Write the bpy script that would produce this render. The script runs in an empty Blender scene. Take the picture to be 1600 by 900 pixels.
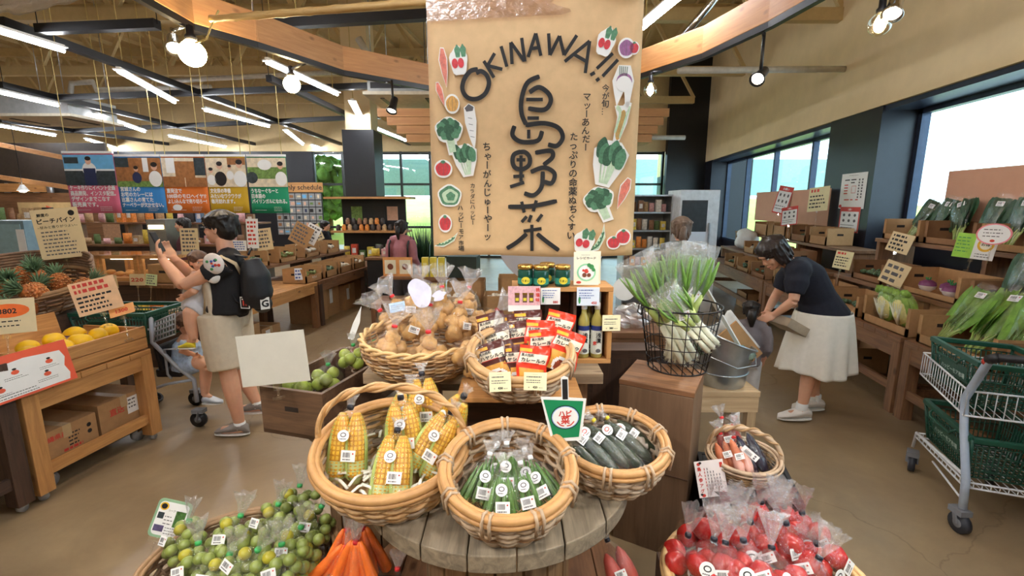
import bpy, bmesh, math, random
from math import sin, cos, pi, atan, atan2, sqrt, radians
from mathutils import Vector, Matrix, Euler, noise as mnoise
random.seed(7)
SC = bpy.context.scene
COL = SC.collection
# ------------------------------------------------------------------ camera
F = 720.0; EYE = 1.75
PT = atan((450 - 318) / F); YW = atan(100 * cos(PT) / F)
cd = bpy.data.cameras.new('camera'); cam = bpy.data.objects.new('camera', cd); COL.objects.link(cam)
cd.sensor_width = 36; cd.lens = F / 1600 * 36; cd.clip_start = 0.05; cd.clip_end = 300
cam.location = (0, 0, EYE); cam.rotation_euler = (pi / 2 - PT, 0, YW)
SC.camera = cam
# ------------------------------------------------------------------ world, exposure
SC.view_settings.view_transform = 'Standard'; SC.view_settings.look = 'None'
SC.view_settings.gamma = 1; SC.view_settings.use_curve_mapping = False
SC.view_settings.exposure = 0.9
wd = bpy.data.worlds.new('sky'); SC.world = wd; wd.use_nodes = True
bg = wd.node_tree.nodes['Background']; bg.inputs[0].default_value = (0.62, 0.84, 1.0, 1); bg.inputs[1].default_value = 3.2
LED = 50.0      # strength of the tube lights
SPOT = 47.0     # watts of a spotlight
BULB = 60.0


def W(x, d, z):            # lateral x and forward distance d from where the photographer stands
    return Vector((x * cos(YW) - d * sin(YW), x * sin(YW) + d * cos(YW), z))


def ray(px, py):
    x = px - 800; d = py - 450
    fw = F * cos(PT) - d * sin(PT); dn = F * sin(PT) + d * cos(PT)
    return x / fw, dn / fw


def P(px, py, d):
    x, n = ray(px, py); return W(x * d, d, EYE - n * d)


def onz(px, py, z):
    x, n = ray(px, py); return P(px, py, (EYE - z) / n)


def onx(px, py, X):
    p = P(px, py, 1.0); return P(px, py, X / p.x)


# ------------------------------------------------------------------ materials
MATS = {}


def _new(name):
    m = bpy.data.materials.new(name); m.use_nodes = True
    nt = m.node_tree; MATS[name] = m
    return m, nt, nt.nodes['Principled BSDF']


def srgb(r, g, b):
    f = lambda c: ((c / 255) / 12.92 if c / 255 <= 0.04045 else ((c / 255 + 0.055) / 1.055) ** 2.4)
    return (f(r), f(g), f(b), 1)


def _coord(nt, scale, gen=False):
    tc = nt.nodes.new('ShaderNodeTexCoord'); mp = nt.nodes.new('ShaderNodeMapping')
    mp.inputs['Scale'].default_value = scale
    nt.links.new(tc.outputs['Object'], mp.inputs[0]); return mp.outputs[0]


def _ramp(nt, fac, stops):
    r = nt.nodes.new('ShaderNodeValToRGB'); e = r.color_ramp.elements
    e[0].position, e[0].color = stops[0]; e[1].position, e[1].color = stops[-1]
    for p, c in stops[1:-1]:
        n = e.new(p); n.color = c
    nt.links.new(fac, r.inputs[0]); return r.outputs[0]


def _noise(nt, vec, scale, detail=4, rough=.6, dist=0):
    n = nt.nodes.new('ShaderNodeTexNoise'); n.inputs['Scale'].default_value = scale
    n.inputs['Detail'].default_value = detail; n.inputs['Roughness'].default_value = rough
    n.inputs['Distortion'].default_value = dist
    nt.links.new(vec, n.inputs['Vector']); return n.outputs[0]


def _bump(nt, b, h, s, d=.01):
    n = nt.nodes.new('ShaderNodeBump'); n.inputs['Strength'].default_value = s; n.inputs['Distance'].default_value = d
    nt.links.new(h, n.inputs['Height']); nt.links.new(n.outputs[0], b.inputs['Normal'])


def mat(name, c, rough=.5, metal=0, var=0.12, scale=12, bump=0, spec=.5, sub=0):
    if name in MATS: return MATS[name]
    m, nt, b = _new(name)
    c = srgb(*c)
    b.inputs['Roughness'].default_value = rough; b.inputs['Metallic'].default_value = metal
    b.inputs['Specular IOR Level'].default_value = spec
    v = _coord(nt, (1, 1, 1)); n = _noise(nt, v, scale)
    lo = tuple(x * (1 - var) for x in c[:3]) + (1,); hi = tuple(min(1, x * (1 + var)) for x in c[:3]) + (1,)
    nt.links.new(_ramp(nt, n, [(.3, lo), (.7, hi)]), b.inputs['Base Color'])
    if bump: _bump(nt, b, n, bump)
    if sub:
        b.inputs['Subsurface Weight'].default_value = sub; b.inputs['Subsurface Radius'].default_value = (.02, .008, .004)
        b.inputs['Subsurface Scale'].default_value = .3
    return m


def wood(name, c1, c2, axis=0, rough=.55, scale=1.0, knots=True):
    if name in MATS: return MATS[name]
    m, nt, b = _new(name)
    sc = [14 * scale] * 3; sc[axis] = 1.1 * scale
    v = _coord(nt, sc); n = _noise(nt, v, 2.2, 6, .65, .9)
    a, d = srgb(*c1), srgb(*c2)
    mid = tuple((p + q) / 2 for p, q in zip(a, d))
    col = _ramp(nt, n, [(.28, d), (.5, mid), (.72, a)])
    if knots:
        ks = [4.5] * 3; ks[axis] = 2.4
        vk = nt.nodes.new('ShaderNodeTexVoronoi'); vk.inputs['Scale'].default_value = 1.3
        nt.links.new(_coord(nt, ks), vk.inputs['Vector'])
        kr = _ramp(nt, vk.outputs['Distance'], [(.05, (.25, .15, .08, 1)), (.13, (1, 1, 1, 1))])
        mx = nt.nodes.new('ShaderNodeMix'); mx.data_type = 'RGBA'; mx.blend_type = 'MULTIPLY'; mx.inputs[0].default_value = .8
        nt.links.new(col, mx.inputs[6]); nt.links.new(kr, mx.inputs[7]); col = mx.outputs[2]
    nt.links.new(col, b.inputs['Base Color']); b.inputs['Roughness'].default_value = rough
    _bump(nt, b, n, .25, .004)
    return m


def emit(name, c, s):
    if name in MATS: return MATS[name]
    m, nt, b = _new(name)
    b.inputs['Base Color'].default_value = (.9, .9, .9, 1)
    b.inputs['Emission Color'].default_value = srgb(*c); b.inputs['Emission Strength'].default_value = s
    return m


def film(name, tint=(1, 1, 1), base=.10, rough=.12, scale=30, bump=.5, edge=.5, haze=0):   # clear plastic film, thin glass
    if name in MATS: return MATS[name]
    m, nt, b = _new(name); nt.nodes.remove(b)
    out = nt.nodes['Material Output']
    tr = nt.nodes.new('ShaderNodeBsdfTransparent'); tr.inputs[0].default_value = (*tint, 1)
    gl = nt.nodes.new('ShaderNodeBsdfGlossy'); gl.inputs['Roughness'].default_value = rough
    gl.inputs[0].default_value = (1, 1, 1, 1); g0 = gl
    lw = nt.nodes.new('ShaderNodeLayerWeight'); lw.inputs[0].default_value = .35
    mr = nt.nodes.new('ShaderNodeMapRange'); mr.inputs['To Min'].default_value = base; mr.inputs['To Max'].default_value = base + edge
    nt.links.new(lw.outputs['Facing'], mr.inputs[0])
    if haze:
        df = nt.nodes.new('ShaderNodeBsdfDiffuse'); tl = nt.nodes.new('ShaderNodeMixShader'); tl.inputs[0].default_value = haze; df.inputs[0].default_value = (.95, .96, 1, 1)
        nt.links.new(gl.outputs[0], tl.inputs[1]); nt.links.new(df.outputs[0], tl.inputs[2]); gl = tl
    ms = nt.nodes.new('ShaderNodeMixShader')
    nt.links.new(mr.outputs[0], ms.inputs[0]); nt.links.new(tr.outputs[0], ms.inputs[1]); nt.links.new(gl.outputs[0], ms.inputs[2])
    nt.links.new(ms.outputs[0], out.inputs[0])
    if bump:
        n = _noise(nt, _coord(nt, (1, 1, 1)), scale, 3, .6, .6)
        bp = nt.nodes.new('ShaderNodeBump'); bp.inputs['Strength'].default_value = bump; bp.inputs['Distance'].default_value = .012
        nt.links.new(n, bp.inputs['Height']); nt.links.new(bp.outputs[0], g0.inputs['Normal']); nt.links.new(bp.outputs[0], lw.inputs['Normal'])
    return m


# ------------------------------------------------------------------ mesh builder
class MB:
    def __init__(s):
        s.v = []; s.f = []; s.m = []; s.T = Matrix(); s.sm = []

    def add(s, vs, fs, m=0, smooth=True, T=None):
        o = len(s.v); A = s.T @ T if T is not None else s.T
        s.v += [A @ Vector(v) for v in vs]
        s.f += [tuple(i + o for i in f) for f in fs]; s.m += [m] * len(fs); s.sm += [smooth] * len(fs)
        return s

    def box(s, c, z, m=0, R=None, taper=1.0):
        x, y, h = [k / 2 for k in z]; t = taper
        vs = [(-x*t, -y*t, -h), (x*t, -y*t, -h), (x*t, y*t, -h), (-x*t, y*t, -h), (-x, -y, h), (x, -y, h), (x, y, h), (-x, y, h)]
        T = Matrix.Translation(c)
        if R is not None: T = T @ (R if isinstance(R, Matrix) else Euler(R).to_matrix().to_4x4())
        return s.add(vs, [(0, 3, 2, 1), (4, 5, 6, 7), (0, 1, 5, 4), (1, 2, 6, 5), (2, 3, 7, 6), (3, 0, 4, 7)], m, False, T)

    def bar(s, a, b, w, h, m=0, up=(0, 0, 1)):       # rectangular bar between two points
        a, b = Vector(a), Vector(b); d = b - a; L = d.length; x = d.normalized(); u = Vector(up)
        if abs(x.dot(u)) > .95: u = Vector((0, 1, 0))
        y = u.cross(x).normalized(); z = x.cross(y)
        R = Matrix((x, y, z)).transposed().to_4x4()
        return s.box((a + b) / 2, (L, w, h), m, R)

    def tube(s, pts, r, m=0, seg=6, closed=False, cap=True, smooth=True, flat=1.0):
        pts = [Vector(p) for p in pts]; n = len(pts)
        rs = r if isinstance(r, (list, tuple)) else [r] * n
        vs = []; fs = []; prev = None
        for i, p in enumerate(pts):
            if closed: t = pts[(i + 1) % n] - pts[i - 1]
            else: t = pts[min(i + 1, n - 1)] - pts[max(i - 1, 0)]
            t = t.normalized() if t.length > 1e-9 else Vector((0, 0, 1))
            if prev is None:
                u = Vector((0, 0, 1)) if abs(t.z) < .9 else Vector((1, 0, 0))
                x = u.cross(t).normalized()
            else:
                x = prev - t * prev.dot(t); x = x.normalized() if x.length > 1e-6 else Vector((1, 0, 0))
            prev = x; y = t.cross(x)
            for k in range(seg):
                a = 2 * pi * k / seg; vs.append(p + (x * cos(a) + y * sin(a) * flat) * rs[i])
        for i in range(n if closed else n - 1):
            for k in range(seg):
                a = i * seg + k; b = i * seg + (k + 1) % seg; c = ((i + 1) % n) * seg
                fs.append((a, b, c + (k + 1) % seg, c + k))
        if cap and not closed:
            fs.append(tuple(range(seg - 1, -1, -1))); fs.append(tuple((n - 1) * seg + k for k in range(seg)))
        return s.add(vs, fs, m, smooth)

    def lathe(s, prof, m=0, seg=24, T=None, cap=True, sx=1, sy=1, smooth=True, fn=None):
        vs = []; fs = []; n = len(prof)
        for i, (r, z) in enumerate(prof):
            for k in range(seg):
                a = 2 * pi * k / seg; q = Vector((r * cos(a) * sx, r * sin(a) * sy, z))
                vs.append(fn(q, a, i) if fn else q)
        for i in range(n - 1):
            for k in range(seg):
                fs.append((i * seg + k, i * seg + (k + 1) % seg, (i + 1) * seg + (k + 1) % seg, (i + 1) * seg + k))
        if cap:
            if prof[0][0] > 1e-5: fs.append(tuple(range(seg - 1, -1, -1)))
            if prof[-1][0] > 1e-5: fs.append(tuple((n - 1) * seg + k for k in range(seg)))
        return s.add(vs, fs, m, smooth, T)

    def ell(s, c, r, m=0, seg=14, rings=9, R=None, amp=0, freq=8, smooth=True):
        vs = []; fs = []; off = Vector((random.random() * 50, 0, 0))
        for i in range(rings + 1):
            t = pi * i / rings
            for k in range(seg):
                a = 2 * pi * k / seg; q = Vector((sin(t) * cos(a), sin(t) * sin(a), cos(t)))
                g = 1 + (amp * mnoise.noise(q * freq * .3 + off) if amp else 0)
                vs.append((q.x * r[0] * g, q.y * r[1] * g, q.z * r[2] * g))
        for i in range(rings):
            for k in range(seg):
                fs.append((i * seg + k, (i + 1) * seg + k, (i + 1) * seg + (k + 1) % seg, i * seg + (k + 1) % seg))
        T = Matrix.Translation(c)
        if R is not None: T = T @ (R if isinstance(R, Matrix) else Euler(R).to_matrix().to_4x4())
        return s.add(vs, fs, m, smooth, T)

    def grid(s, fn, nu, nv, m=0, smooth=True, T=None, mf=None):
        vs = [fn(i / nu, j / nv) for j in range(nv + 1) for i in range(nu + 1)]
        o = len(s.f)
        fs = [(j * (nu + 1) + i, j * (nu + 1) + i + 1, (j + 1) * (nu + 1) + i + 1, (j + 1) * (nu + 1) + i) for j in range(nv) for i in range(nu)]
        s.add(vs, fs, m, smooth, T)
        if mf:
            for q in range(len(fs)): s.m[o + q] = mf((q % nu + .5) / nu, (q // nu + .5) / nv)
        return s

    def poly(s, pts, t=.001, m=0, T=None, z=0, mb=None):   # outline in the xy plane, thickness t along +z
        n = len(pts)
        A = 0
        for i in range(n): A += pts[i][0] * pts[(i + 1) % n][1] - pts[(i + 1) % n][0] * pts[i][1]
        if A < 0: pts = pts[::-1]
        vs = [(p[0], p[1], z) for p in pts] + [(p[0], p[1], z + t) for p in pts]
        s.add(vs, [tuple(range(n - 1, -1, -1)), tuple(range(n, 2 * n))] + [(i, (i + 1) % n, n + (i + 1) % n, n + i) for i in range(n)], m, False, T)
        return s

    def build(s, name, mats, parent=None, loc=None, rot=None, bevel=0, solid=0, sub=0, edge=False):
        me = bpy.data.meshes.new(name)
        me.from_pydata([tuple(v) for v in s.v], [], s.f)
        if not isinstance(mats, (list, tuple)): mats = [mats]
        for q in mats: me.materials.append(q)
        me.polygons.foreach_set('material_index', s.m); me.polygons.foreach_set('use_smooth', s.sm)
        me.update()
        o = bpy.data.objects.new(name, me); COL.objects.link(o)
        if parent: o.parent = parent
        if loc is not None: o.location = loc
        if rot is not None: o.rotation_euler = rot
        if solid:
            q = o.modifiers.new('solid', 'SOLIDIFY'); q.thickness = solid; q.offset = 0
        if bevel:
            q = o.modifiers.new('bevel', 'BEVEL'); q.width = bevel; q.segments = 2; q.limit_method = 'ANGLE'
        if sub:
            q = o.modifiers.new('sub', 'SUBSURF'); q.levels = sub; q.render_levels = sub
        return o


def tag(o, label, cat, group=None, kind=None):
    o['label'] = label; o['category'] = cat
    if group: o['group'] = group
    if kind: o['kind'] = kind
    return o


def thing(name, label, cat, loc=(0, 0, 0), rot=(0, 0, 0), group=None):
    o = bpy.data.objects.new(name, None); COL.objects.link(o); o.empty_display_size = .05
    o.location = loc; o.rotation_euler = rot if isinstance(rot, (tuple, Euler)) else (0, 0, rot)
    return tag(o, label, cat, group)


def struct(o):
    o['kind'] = 'structure'; return o


def dup(o, loc, rot=None, label=None, scale=None, par=None):
    c = o.copy(); COL.objects.link(c)
    if par is None:
        c.location = loc
        if rot is not None: c.rotation_euler = rot if isinstance(rot, (tuple, Euler)) else (0, 0, rot)
        if label: c['label'] = label
        if scale is not None: c.scale = (scale,) * 3 if not isinstance(scale, tuple) else scale
    else:
        c.parent = par; c.matrix_parent_inverse = o.matrix_parent_inverse.copy()
    for h in KIDS.get(o.name, []) or list(o.children): dup(h, None, par=c)
    return c


KIDS = {}
_tc = {}


def text_geo(body, size=1.0):      # (verts, faces, width, height) of one line in the built-in font
    if body in _tc: return _tc[body]
    cu = bpy.data.curves.new('t', 'FONT'); cu.body = body; cu.size = 1; cu.resolution_u = 2
    o = bpy.data.objects.new('t', cu)
    me = o.to_mesh()
    v = [tuple(q.co) for q in me.vertices]; f = [tuple(p.vertices) for p in me.polygons]
    o.to_mesh_clear(); bpy.data.objects.remove(o); bpy.data.curves.remove(cu)
    xs = [q[0] for q in v] or [0]
    _tc[body] = (v, f, min(xs), max(xs)); return _tc[body]


def text(mb, body, x, y, h, m=0, z=.0012, align='L', bold=.0, sx=1.0, T=None, w=None):
    """write a line on the xy plane, h the letter height (one em)"""
    v, f, a, b = text_geo(body)
    k = h
    if w: sx = w / max(.001, (b - a) * k)
    ox = x - (0 if align == 'L' else (b - a) * k * sx / 2 if align == 'C' else (b - a) * k * sx) - a * k * sx
    offs = [(0, 0)] if not bold else [(0, 0), (bold, 0), (-bold, 0), (0, bold), (0, -bold)]
    for i, (dx, dy) in enumerate(offs):
        mb.add([(ox + (p[0] * sx + dx) * k, y + (p[1] + dy) * k, z + i * .00004) for p in v], f, m, False, T)


def vtext(mb, body, x, y, h, m=0, z=.0012, step=1.02, bold=.02, jit=0):     # a vertical line, top at y
    for c in body:
        if c != ' ':
            if c in 'ー~〜…' :
                T = Matrix.Translation((x, y - h * .5, 0)) @ Matrix.Rotation(-pi / 2, 4, 'Z') @ Matrix.Translation((-x, -(y - h * .5), 0))
                text(mb, c, x, y - h * .88, h, m, z, 'C', bold, T=T)
            else: text(mb, c, x + random.uniform(-jit, jit) * h, y - h * .88, h * random.uniform(1 - jit, 1 + jit), m, z, 'C', bold)
        y -= h * step


def lines(mb, x, y, w, n, gap, m=0, z=.0011, t=.25, T=None):   # rows of small printed marks
    for i in range(n):
        cx = x; yy = y - i * gap; end = x + w * random.uniform(.7, 1)
        while cx < end:
            l = gap * random.uniform(.3, 1.0); l = min(l, end - cx)
            h = gap * t
            mb.add([(cx, yy, z), (cx + l, yy, z), (cx + l, yy + h, z), (cx, yy + h, z)], [(0, 1, 2, 3)], m, False, T)
            cx += l + gap * .25


def rect(mb, x0, y0, x1, y1, m=0, z=.001, T=None):
    mb.add([(x0, y0, z), (x1, y0, z), (x1, y1, z), (x0, y1, z)], [(0, 1, 2, 3)], m, False, T)


def disc(mb, x, y, rx, ry=None, m=0, z=.001, n=20, T=None):
    ry = ry or rx
    mb.add([(x + rx * cos(2 * pi * i / n), y + ry * sin(2 * pi * i / n), z) for i in range(n)], [tuple(range(n))], m, False, T)


def stroke(mb, pts, w, m=0, z=.0012, T=None, sub=6):       # brush stroke along a smooth line through pts
    pts = [Vector((p[0], p[1], 0)) for p in pts]
    out = []
    if len(pts) > 2:
        for i in range(len(pts) - 1):
            p0 = pts[max(i - 1, 0)]; p1 = pts[i]; p2 = pts[i + 1]; p3 = pts[min(i + 2, len(pts) - 1)]
            for k in range(sub):
                t = k / sub
                out.append(.5 * ((2 * p1) + (p2 - p0) * t + (2 * p0 - 5 * p1 + 4 * p2 - p3) * t * t + (3 * p1 - p0 - 3 * p2 + p3) * t ** 3))
        out.append(pts[-1])
    else: out = pts
    vs = []; n = len(out)
    for i, p in enumerate(out):
        d = (out[min(i + 1, n - 1)] - out[max(i - 1, 0)]).normalized(); q = Vector((-d.y, d.x, 0)) * w / 2
        e = .75 if i in (0, n - 1) else 1
        vs += [(p.x + q.x * e, p.y + q.y * e, z), (p.x - q.x * e, p.y - q.y * e, z)]
    mb.add(vs, [(2 * i, 2 * i + 1, 2 * i + 3, 2 * i + 2) for i in range(n - 1)], m, False, T)


def frame_to(o, origin, xdir, updir):     # place o: local x along xdir, local y along updir, facing local +z
    x = Vector(xdir).normalized(); y = Vector(updir); y = (y - x * y.dot(x)).normalized(); z = x.cross(y)
    Mx = Matrix((x, y, z)).transposed().to_4x4(); o.location = origin; o.rotation_euler = Mx.to_euler(); return o


def upright(yaw, tilt=0, roll=0):   # euler of a sheet standing upright: local y up, facing -Y turned by yaw, leaning back by tilt
    return (Matrix.Rotation(yaw, 3, 'Z') @ Matrix.Rotation(pi / 2 - tilt, 3, 'X') @ Matrix.Rotation(roll, 3, 'Z')).to_euler()


def fuse(mb, name, mats, parent, voxel=.012, smooth=3, paint=None, loc=None, rot=None):  # one continuous skin out of overlapping shapes
    me = bpy.data.meshes.new('f'); me.from_pydata([tuple(v) for v in mb.v], [], mb.f); me.update()
    o = bpy.data.objects.new('f', me); COL.objects.link(o)
    q = o.modifiers.new('r', 'REMESH'); q.mode = 'VOXEL'; q.voxel_size = voxel; q.use_smooth_shade = True
    if smooth:
        q = o.modifiers.new('s', 'SMOOTH'); q.iterations = smooth; q.factor = .5
    dg = bpy.context.evaluated_depsgraph_get(); dg.update()
    nm = bpy.data.meshes.new_from_object(o.evaluated_get(dg))
    bpy.data.objects.remove(o); bpy.data.meshes.remove(me)
    nm.name = name; nm.materials.clear()
    if not isinstance(mats, (list, tuple)): mats = [mats]
    for q in mats: nm.materials.append(q)
    for p in nm.polygons:
        p.use_smooth = True
        p.material_index = paint(p.center) if paint else 0
    r = bpy.data.objects.new(name, nm); COL.objects.link(r); r.parent = parent
    if loc is not None: r.location = loc
    if rot is not None: r.rotation_euler = rot
    return r


# shared materials
BLACK = mat('black paint', (24, 25, 30), .45)
DARKM = mat('dark metal', (36, 36, 40), .4, .3)
STEEL = mat('galvanised steel', (190, 195, 200), .32, .9, .15, 20)
CHROME = mat('chrome', (210, 212, 216), .18, 1)
WHITE = mat('white paper', (240, 240, 238), .7, var=.03)
CREAM = mat('cream plaster', (234, 211, 168), .8, var=.05, scale=3)
CARD = mat('cardboard', (176, 134, 90), .85, var=.08, scale=25)
CARDI = mat('dark cardboard', (140, 100, 66), .85, var=.08, scale=25)
KRAFT = mat('kraft paper', (218, 182, 136), .8, var=.06, scale=14, bump=.08)
INK = mat('black ink', (22, 20, 22), .6, var=.1)
GREYINK = mat('grey ink', (95, 92, 95), .7, var=.1)
REDINK = mat('red ink', (205, 60, 48), .6, var=.05)
BLUEINK = mat('blue print', (60, 90, 165), .6, var=.05)
CLEAR = film('clear plastic bag', base=.045, rough=.1, scale=45, bump=1.0, edge=.2)
TUFT = film('gathered plastic', (.97, .97, .98), base=.2, rough=.16, scale=60, bump=1.0, edge=.35, haze=.22)
ACRYL = film('clear acrylic', base=.1, rough=.05, bump=0, edge=.5)
GLASS = film('window glass', (.93, .98, .98), base=.03, rough=.02, bump=0, edge=.3)
OAK = wood('oak board', (214, 160, 98), (165, 112, 62), 0)
OAKY = wood('oak board along y', (214, 160, 98), (165, 112, 62), 1)
OAKZ = wood('oak post', (214, 160, 98), (165, 112, 62), 2)
BRN = wood('brown board', (150, 106, 70), (98, 66, 44), 0)
BRNY = wood('brown board along y', (150, 106, 70), (98, 66, 44), 1)
BRNZ = wood('brown post', (150, 106, 70), (98, 66, 44), 2)
DRK = wood('dark walnut board', (92, 66, 50), (52, 38, 32), 0)
DRKY = wood('dark walnut along y', (92, 66, 50), (52, 38, 32), 1)
DRKZ = wood('dark walnut post', (92, 66, 50), (52, 38, 32), 2)
GREYW = wood('weathered grey board', (176, 152, 122), (118, 98, 76), 0, .7)
SKIN = mat('skin', (226, 172, 142), .5, var=.06, sub=.15)
HAIR = mat('black hair', (30, 24, 22), .45, var=.3, scale=60)
# ================================================================== the setting
def floor_mat():
    m, nt, b = _new('polished concrete')
    v = _coord(nt, (1, 1, 1)); n1 = _noise(nt, v, .9, 6, .65, .6); n2 = _noise(nt, v, 9, 5, .7)
    c = _ramp(nt, n1, [(.3, srgb(134, 112, 84)), (.5, srgb(150, 128, 98)), (.72, srgb(168, 146, 112))])
    mx = nt.nodes.new('ShaderNodeMix'); mx.data_type = 'RGBA'; mx.blend_type = 'MULTIPLY'; mx.inputs[0].default_value = .45
    c2 = _ramp(nt, n2, [(.3, (.72, .7, .68, 1)), (.7, (1, 1, 1, 1))])
    nt.links.new(c, mx.inputs[6]); nt.links.new(c2, mx.inputs[7])
    vo = nt.nodes.new('ShaderNodeTexVoronoi'); vo.feature = 'DISTANCE_TO_EDGE'; vo.inputs['Scale'].default_value = .55
    dn = nt.nodes.new('ShaderNodeTexNoise'); dn.inputs['Scale'].default_value = 2.5; dn.inputs['Detail'].default_value = 6
    nt.links.new(v, dn.inputs[0])
    va = nt.nodes.new('ShaderNodeVectorMath'); va.operation = 'MULTIPLY_ADD'; va.inputs[1].default_value = (.35, .35, .35)
    nt.links.new(dn.outputs[1], va.inputs[0]); nt.links.new(v, va.inputs[2]); nt.links.new(va.outputs[0], vo.inputs[0])
    cr = _ramp(nt, vo.outputs[0], [(.0, (.55, .5, .45, 1)), (.0035, (1, 1, 1, 1))])
    m2 = nt.nodes.new('ShaderNodeMix'); m2.data_type = 'RGBA'; m2.blend_type = 'MULTIPLY'; m2.inputs[0].default_value = .6
    nt.links.new(mx.outputs[2], m2.inputs[6]); nt.links.new(cr, m2.inputs[7])
    nt.links.new(m2.outputs[2], b.inputs['Base Color'])
    r = _ramp(nt, n2, [(.3, (.28,) * 3 + (1,)), (.7, (.42,) * 3 + (1,))]); nt.links.new(r, b.inputs['Roughness'])
    return m


RX = 3.9            # face of the right wall
mb = MB(); mb.add([(-22, -5, 0), (6, -5, 0), (6, 24, 0), (-22, 24, 0)], [(0, 1, 2, 3)]); struct(mb.build('floor', floor_mat()))
CEIL = mat('beige roof deck', (214, 188, 138), .8, var=.06)
mb = MB(); mb.add([(-22, -5, 6), (6, -5, 6), (6, 24, 6), (-22, 24, 6)], [(3, 2, 1, 0)])
for i in range(34): mb.box((-20 + i * .75, 9.5, 5.95), (.1, 29, .1))
struct(mb.build('ceiling', CEIL))
# right wall: cream band above, dark posts, windows in recesses
mb = MB(); mb.box((RX + .3, 9.5, 4.5), (.6, 29, 3.0))
wr = struct(mb.build('wall_right', CREAM))
NAVY = mat('dark navy paint', (30, 31, 42), .38)
NAVYF = mat('dark window frame', (52, 62, 82), .35, .4)
def post(y0, y1, x0=RX + .02):
    mb = MB(); mb.box(((x0 + RX + .6) / 2, (y0 + y1) / 2, 1.5), (RX + .6 - x0, y1 - y0, 3.0)); return struct(mb.build('wall_right', NAVY))
post(6.9, 8.15); post(-5, -1.0); post(14.6, 24)
mb = MB(); mb.box((RX + .55, 5, .35), (.1, 20, .7)); struct(mb.build('wall_right', NAVY))
def window(n, y0, y1, z0, z1, mull):
    X = RX + .5; t = .07
    w = MB()
    w.box((X, (y0 + y1) / 2, z1 - t / 2), (.1, y1 - y0, t)); w.box((X, (y0 + y1) / 2, z0 + t / 2), (.1, y1 - y0, t))
    for y in [y0 + t / 2] + mull + [y1 - t / 2]: w.box((X, y, (z0 + z1) / 2), (.1, t, z1 - z0))
    w.box((X - .2, (y0 + y1) / 2, 2.97), (.5, y1 - y0, .06))
    o = struct(w.build('window_%d' % n, NAVYF))
    g = MB(); g.box((X, (y0 + y1) / 2, (z0 + z1) / 2), (.006, y1 - y0 - .1, z1 - z0 - .1)); g.build('pane', GLASS, o)
window(1, 8.15, 14.6, .7, 2.95, [9.6, 11.3, 13.0]); window(2, -1.0, 6.9, 1.45, 2.95, [2.2])
mb = MB(); mb.box((RX + .55, 2.95, 1.08), (.1, 7.9, .74)); struct(mb.build('wall_right', NAVY))
# far end of the hall: cream wall above, glass front below
BW = 15.0
def wall_seg(name, x0, x1, z0, z1, d, m, t=.2):
    mb = MB(); a, b = W(x0, d, 0), W(x1, d, 0)
    mb.bar((a.x, a.y, (z0 + z1) / 2), (b.x, b.y, (z0 + z1) / 2), t, z1 - z0); return struct(mb.build(name, m))
wall_seg('wall_far', -20, 8, 3.35, 6, BW, mat('beige wall', (216, 192, 146), .85, var=.04))
wall_seg('wall_far', -20, -6.25, 0, 3.35, BW, BLACK)
wall_seg('wall_far', 4.75, 7.4, 0, 6, BW - .3, BLACK)
FRM = mat('bronze mullion', (48, 52, 50), .4, .3)
w = MB(); g = MB()
for i in range(13):
    x = -6.25 + i * 11.0 / 12
    p = W(x, BW, 0); w.box((p.x, p.y, 1.68), (.07, .1, 3.35), 0, (0, 0, YW))
for z in (.04, 1.0, 2.35, 3.3): w.bar(W(-6.25, BW, z), W(4.75, BW, z), .08, .07)
o = struct(w.build('window_3', FRM)); g.bar(W(-6.25, BW + .02, 1.68), W(4.75, BW + .02, 1.68), .006, 3.3); g.build('pane', GLASS, o)
# left end of the hall and the wall behind the photographer
mb = MB(); mb.bar(W(-17, -2, 3), W(-17, 22, 3), .2, 6); struct(mb.build('wall_left', mat('beige wall', (0, 0, 0))))
mb = MB(); mb.bar((-22, -4.6, 3), (6, -4.6, 3), .2, 6); struct(mb.build('wall_back', MATS['beige wall']))
# outside
GRASS = mat('grass', (132, 170, 62), .9, var=.3, scale=3)
mb = MB(); mb.box(W(-4, 36, -.25), (120, 40, .2), 0, (0, 0, YW)); tag(mb.build('lawn', GRASS), 'green lawn outside the glass front at the far end', 'lawn', kind='structure')
m = MB(); m.grid(lambda u, v: W(-40 + 70 * u, 19 + 22 * v, -.14 + 2.3 * v ** .8), 8, 6); tag(m.build('grass_bank', mat('bright grass', (186, 204, 96), .9, var=.2, scale=1)), 'bright green bank rising outside the glass front', 'bank', kind='structure')
m = MB(); m.box(W(-4, 27, 3.2), (50, .3, 2.0), 0, (0, 0, YW)); tag(m.build('canopy', mat('teal panel', (150, 182, 186), .6)), 'long teal canopy outside beyond the glass front', 'canopy', kind='structure')
PAVE = mat('pale paving', (205, 205, 200), .8)
mb = MB(); mb.box((15, 6, -.2), (20, 60, .1)); tag(mb.build('pavement', PAVE), 'pale pavement outside the right hand windows', 'pavement', kind='structure')
LEAFG = mat('tree leaves', (96, 140, 60), .8, var=.4, scale=6)
def tree(x, d, h, r, label):
    p = W(x, d, -.15); t = thing('garden_tree', label, 'tree', p)
    m = MB(); m.tube([(0, 0, 0), (.05, 0, h * .4), (0, .05, h * .7)], [.14, .1, .06]); m.build('trunk', BRNZ, t)
    m = MB()
    for i in range(160):
        a = random.uniform(0, 2 * pi); u = random.uniform(-1, 1); q = sqrt(1 - u * u) * r * random.uniform(.5, 1)
        c = Vector((q * cos(a), q * sin(a), h * .72 + u * r * .8))
        m.ell(c, (r * .24, r * .2, r * .13), 0, 6, 4, (random.random() * 3, random.random() * 3, 0), .5)
    m.build('crown', LEAFG, t)
tree(-8.6, 22, 3.6, 1.5, 'garden tree outside the glass front, left of the black column')
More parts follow.
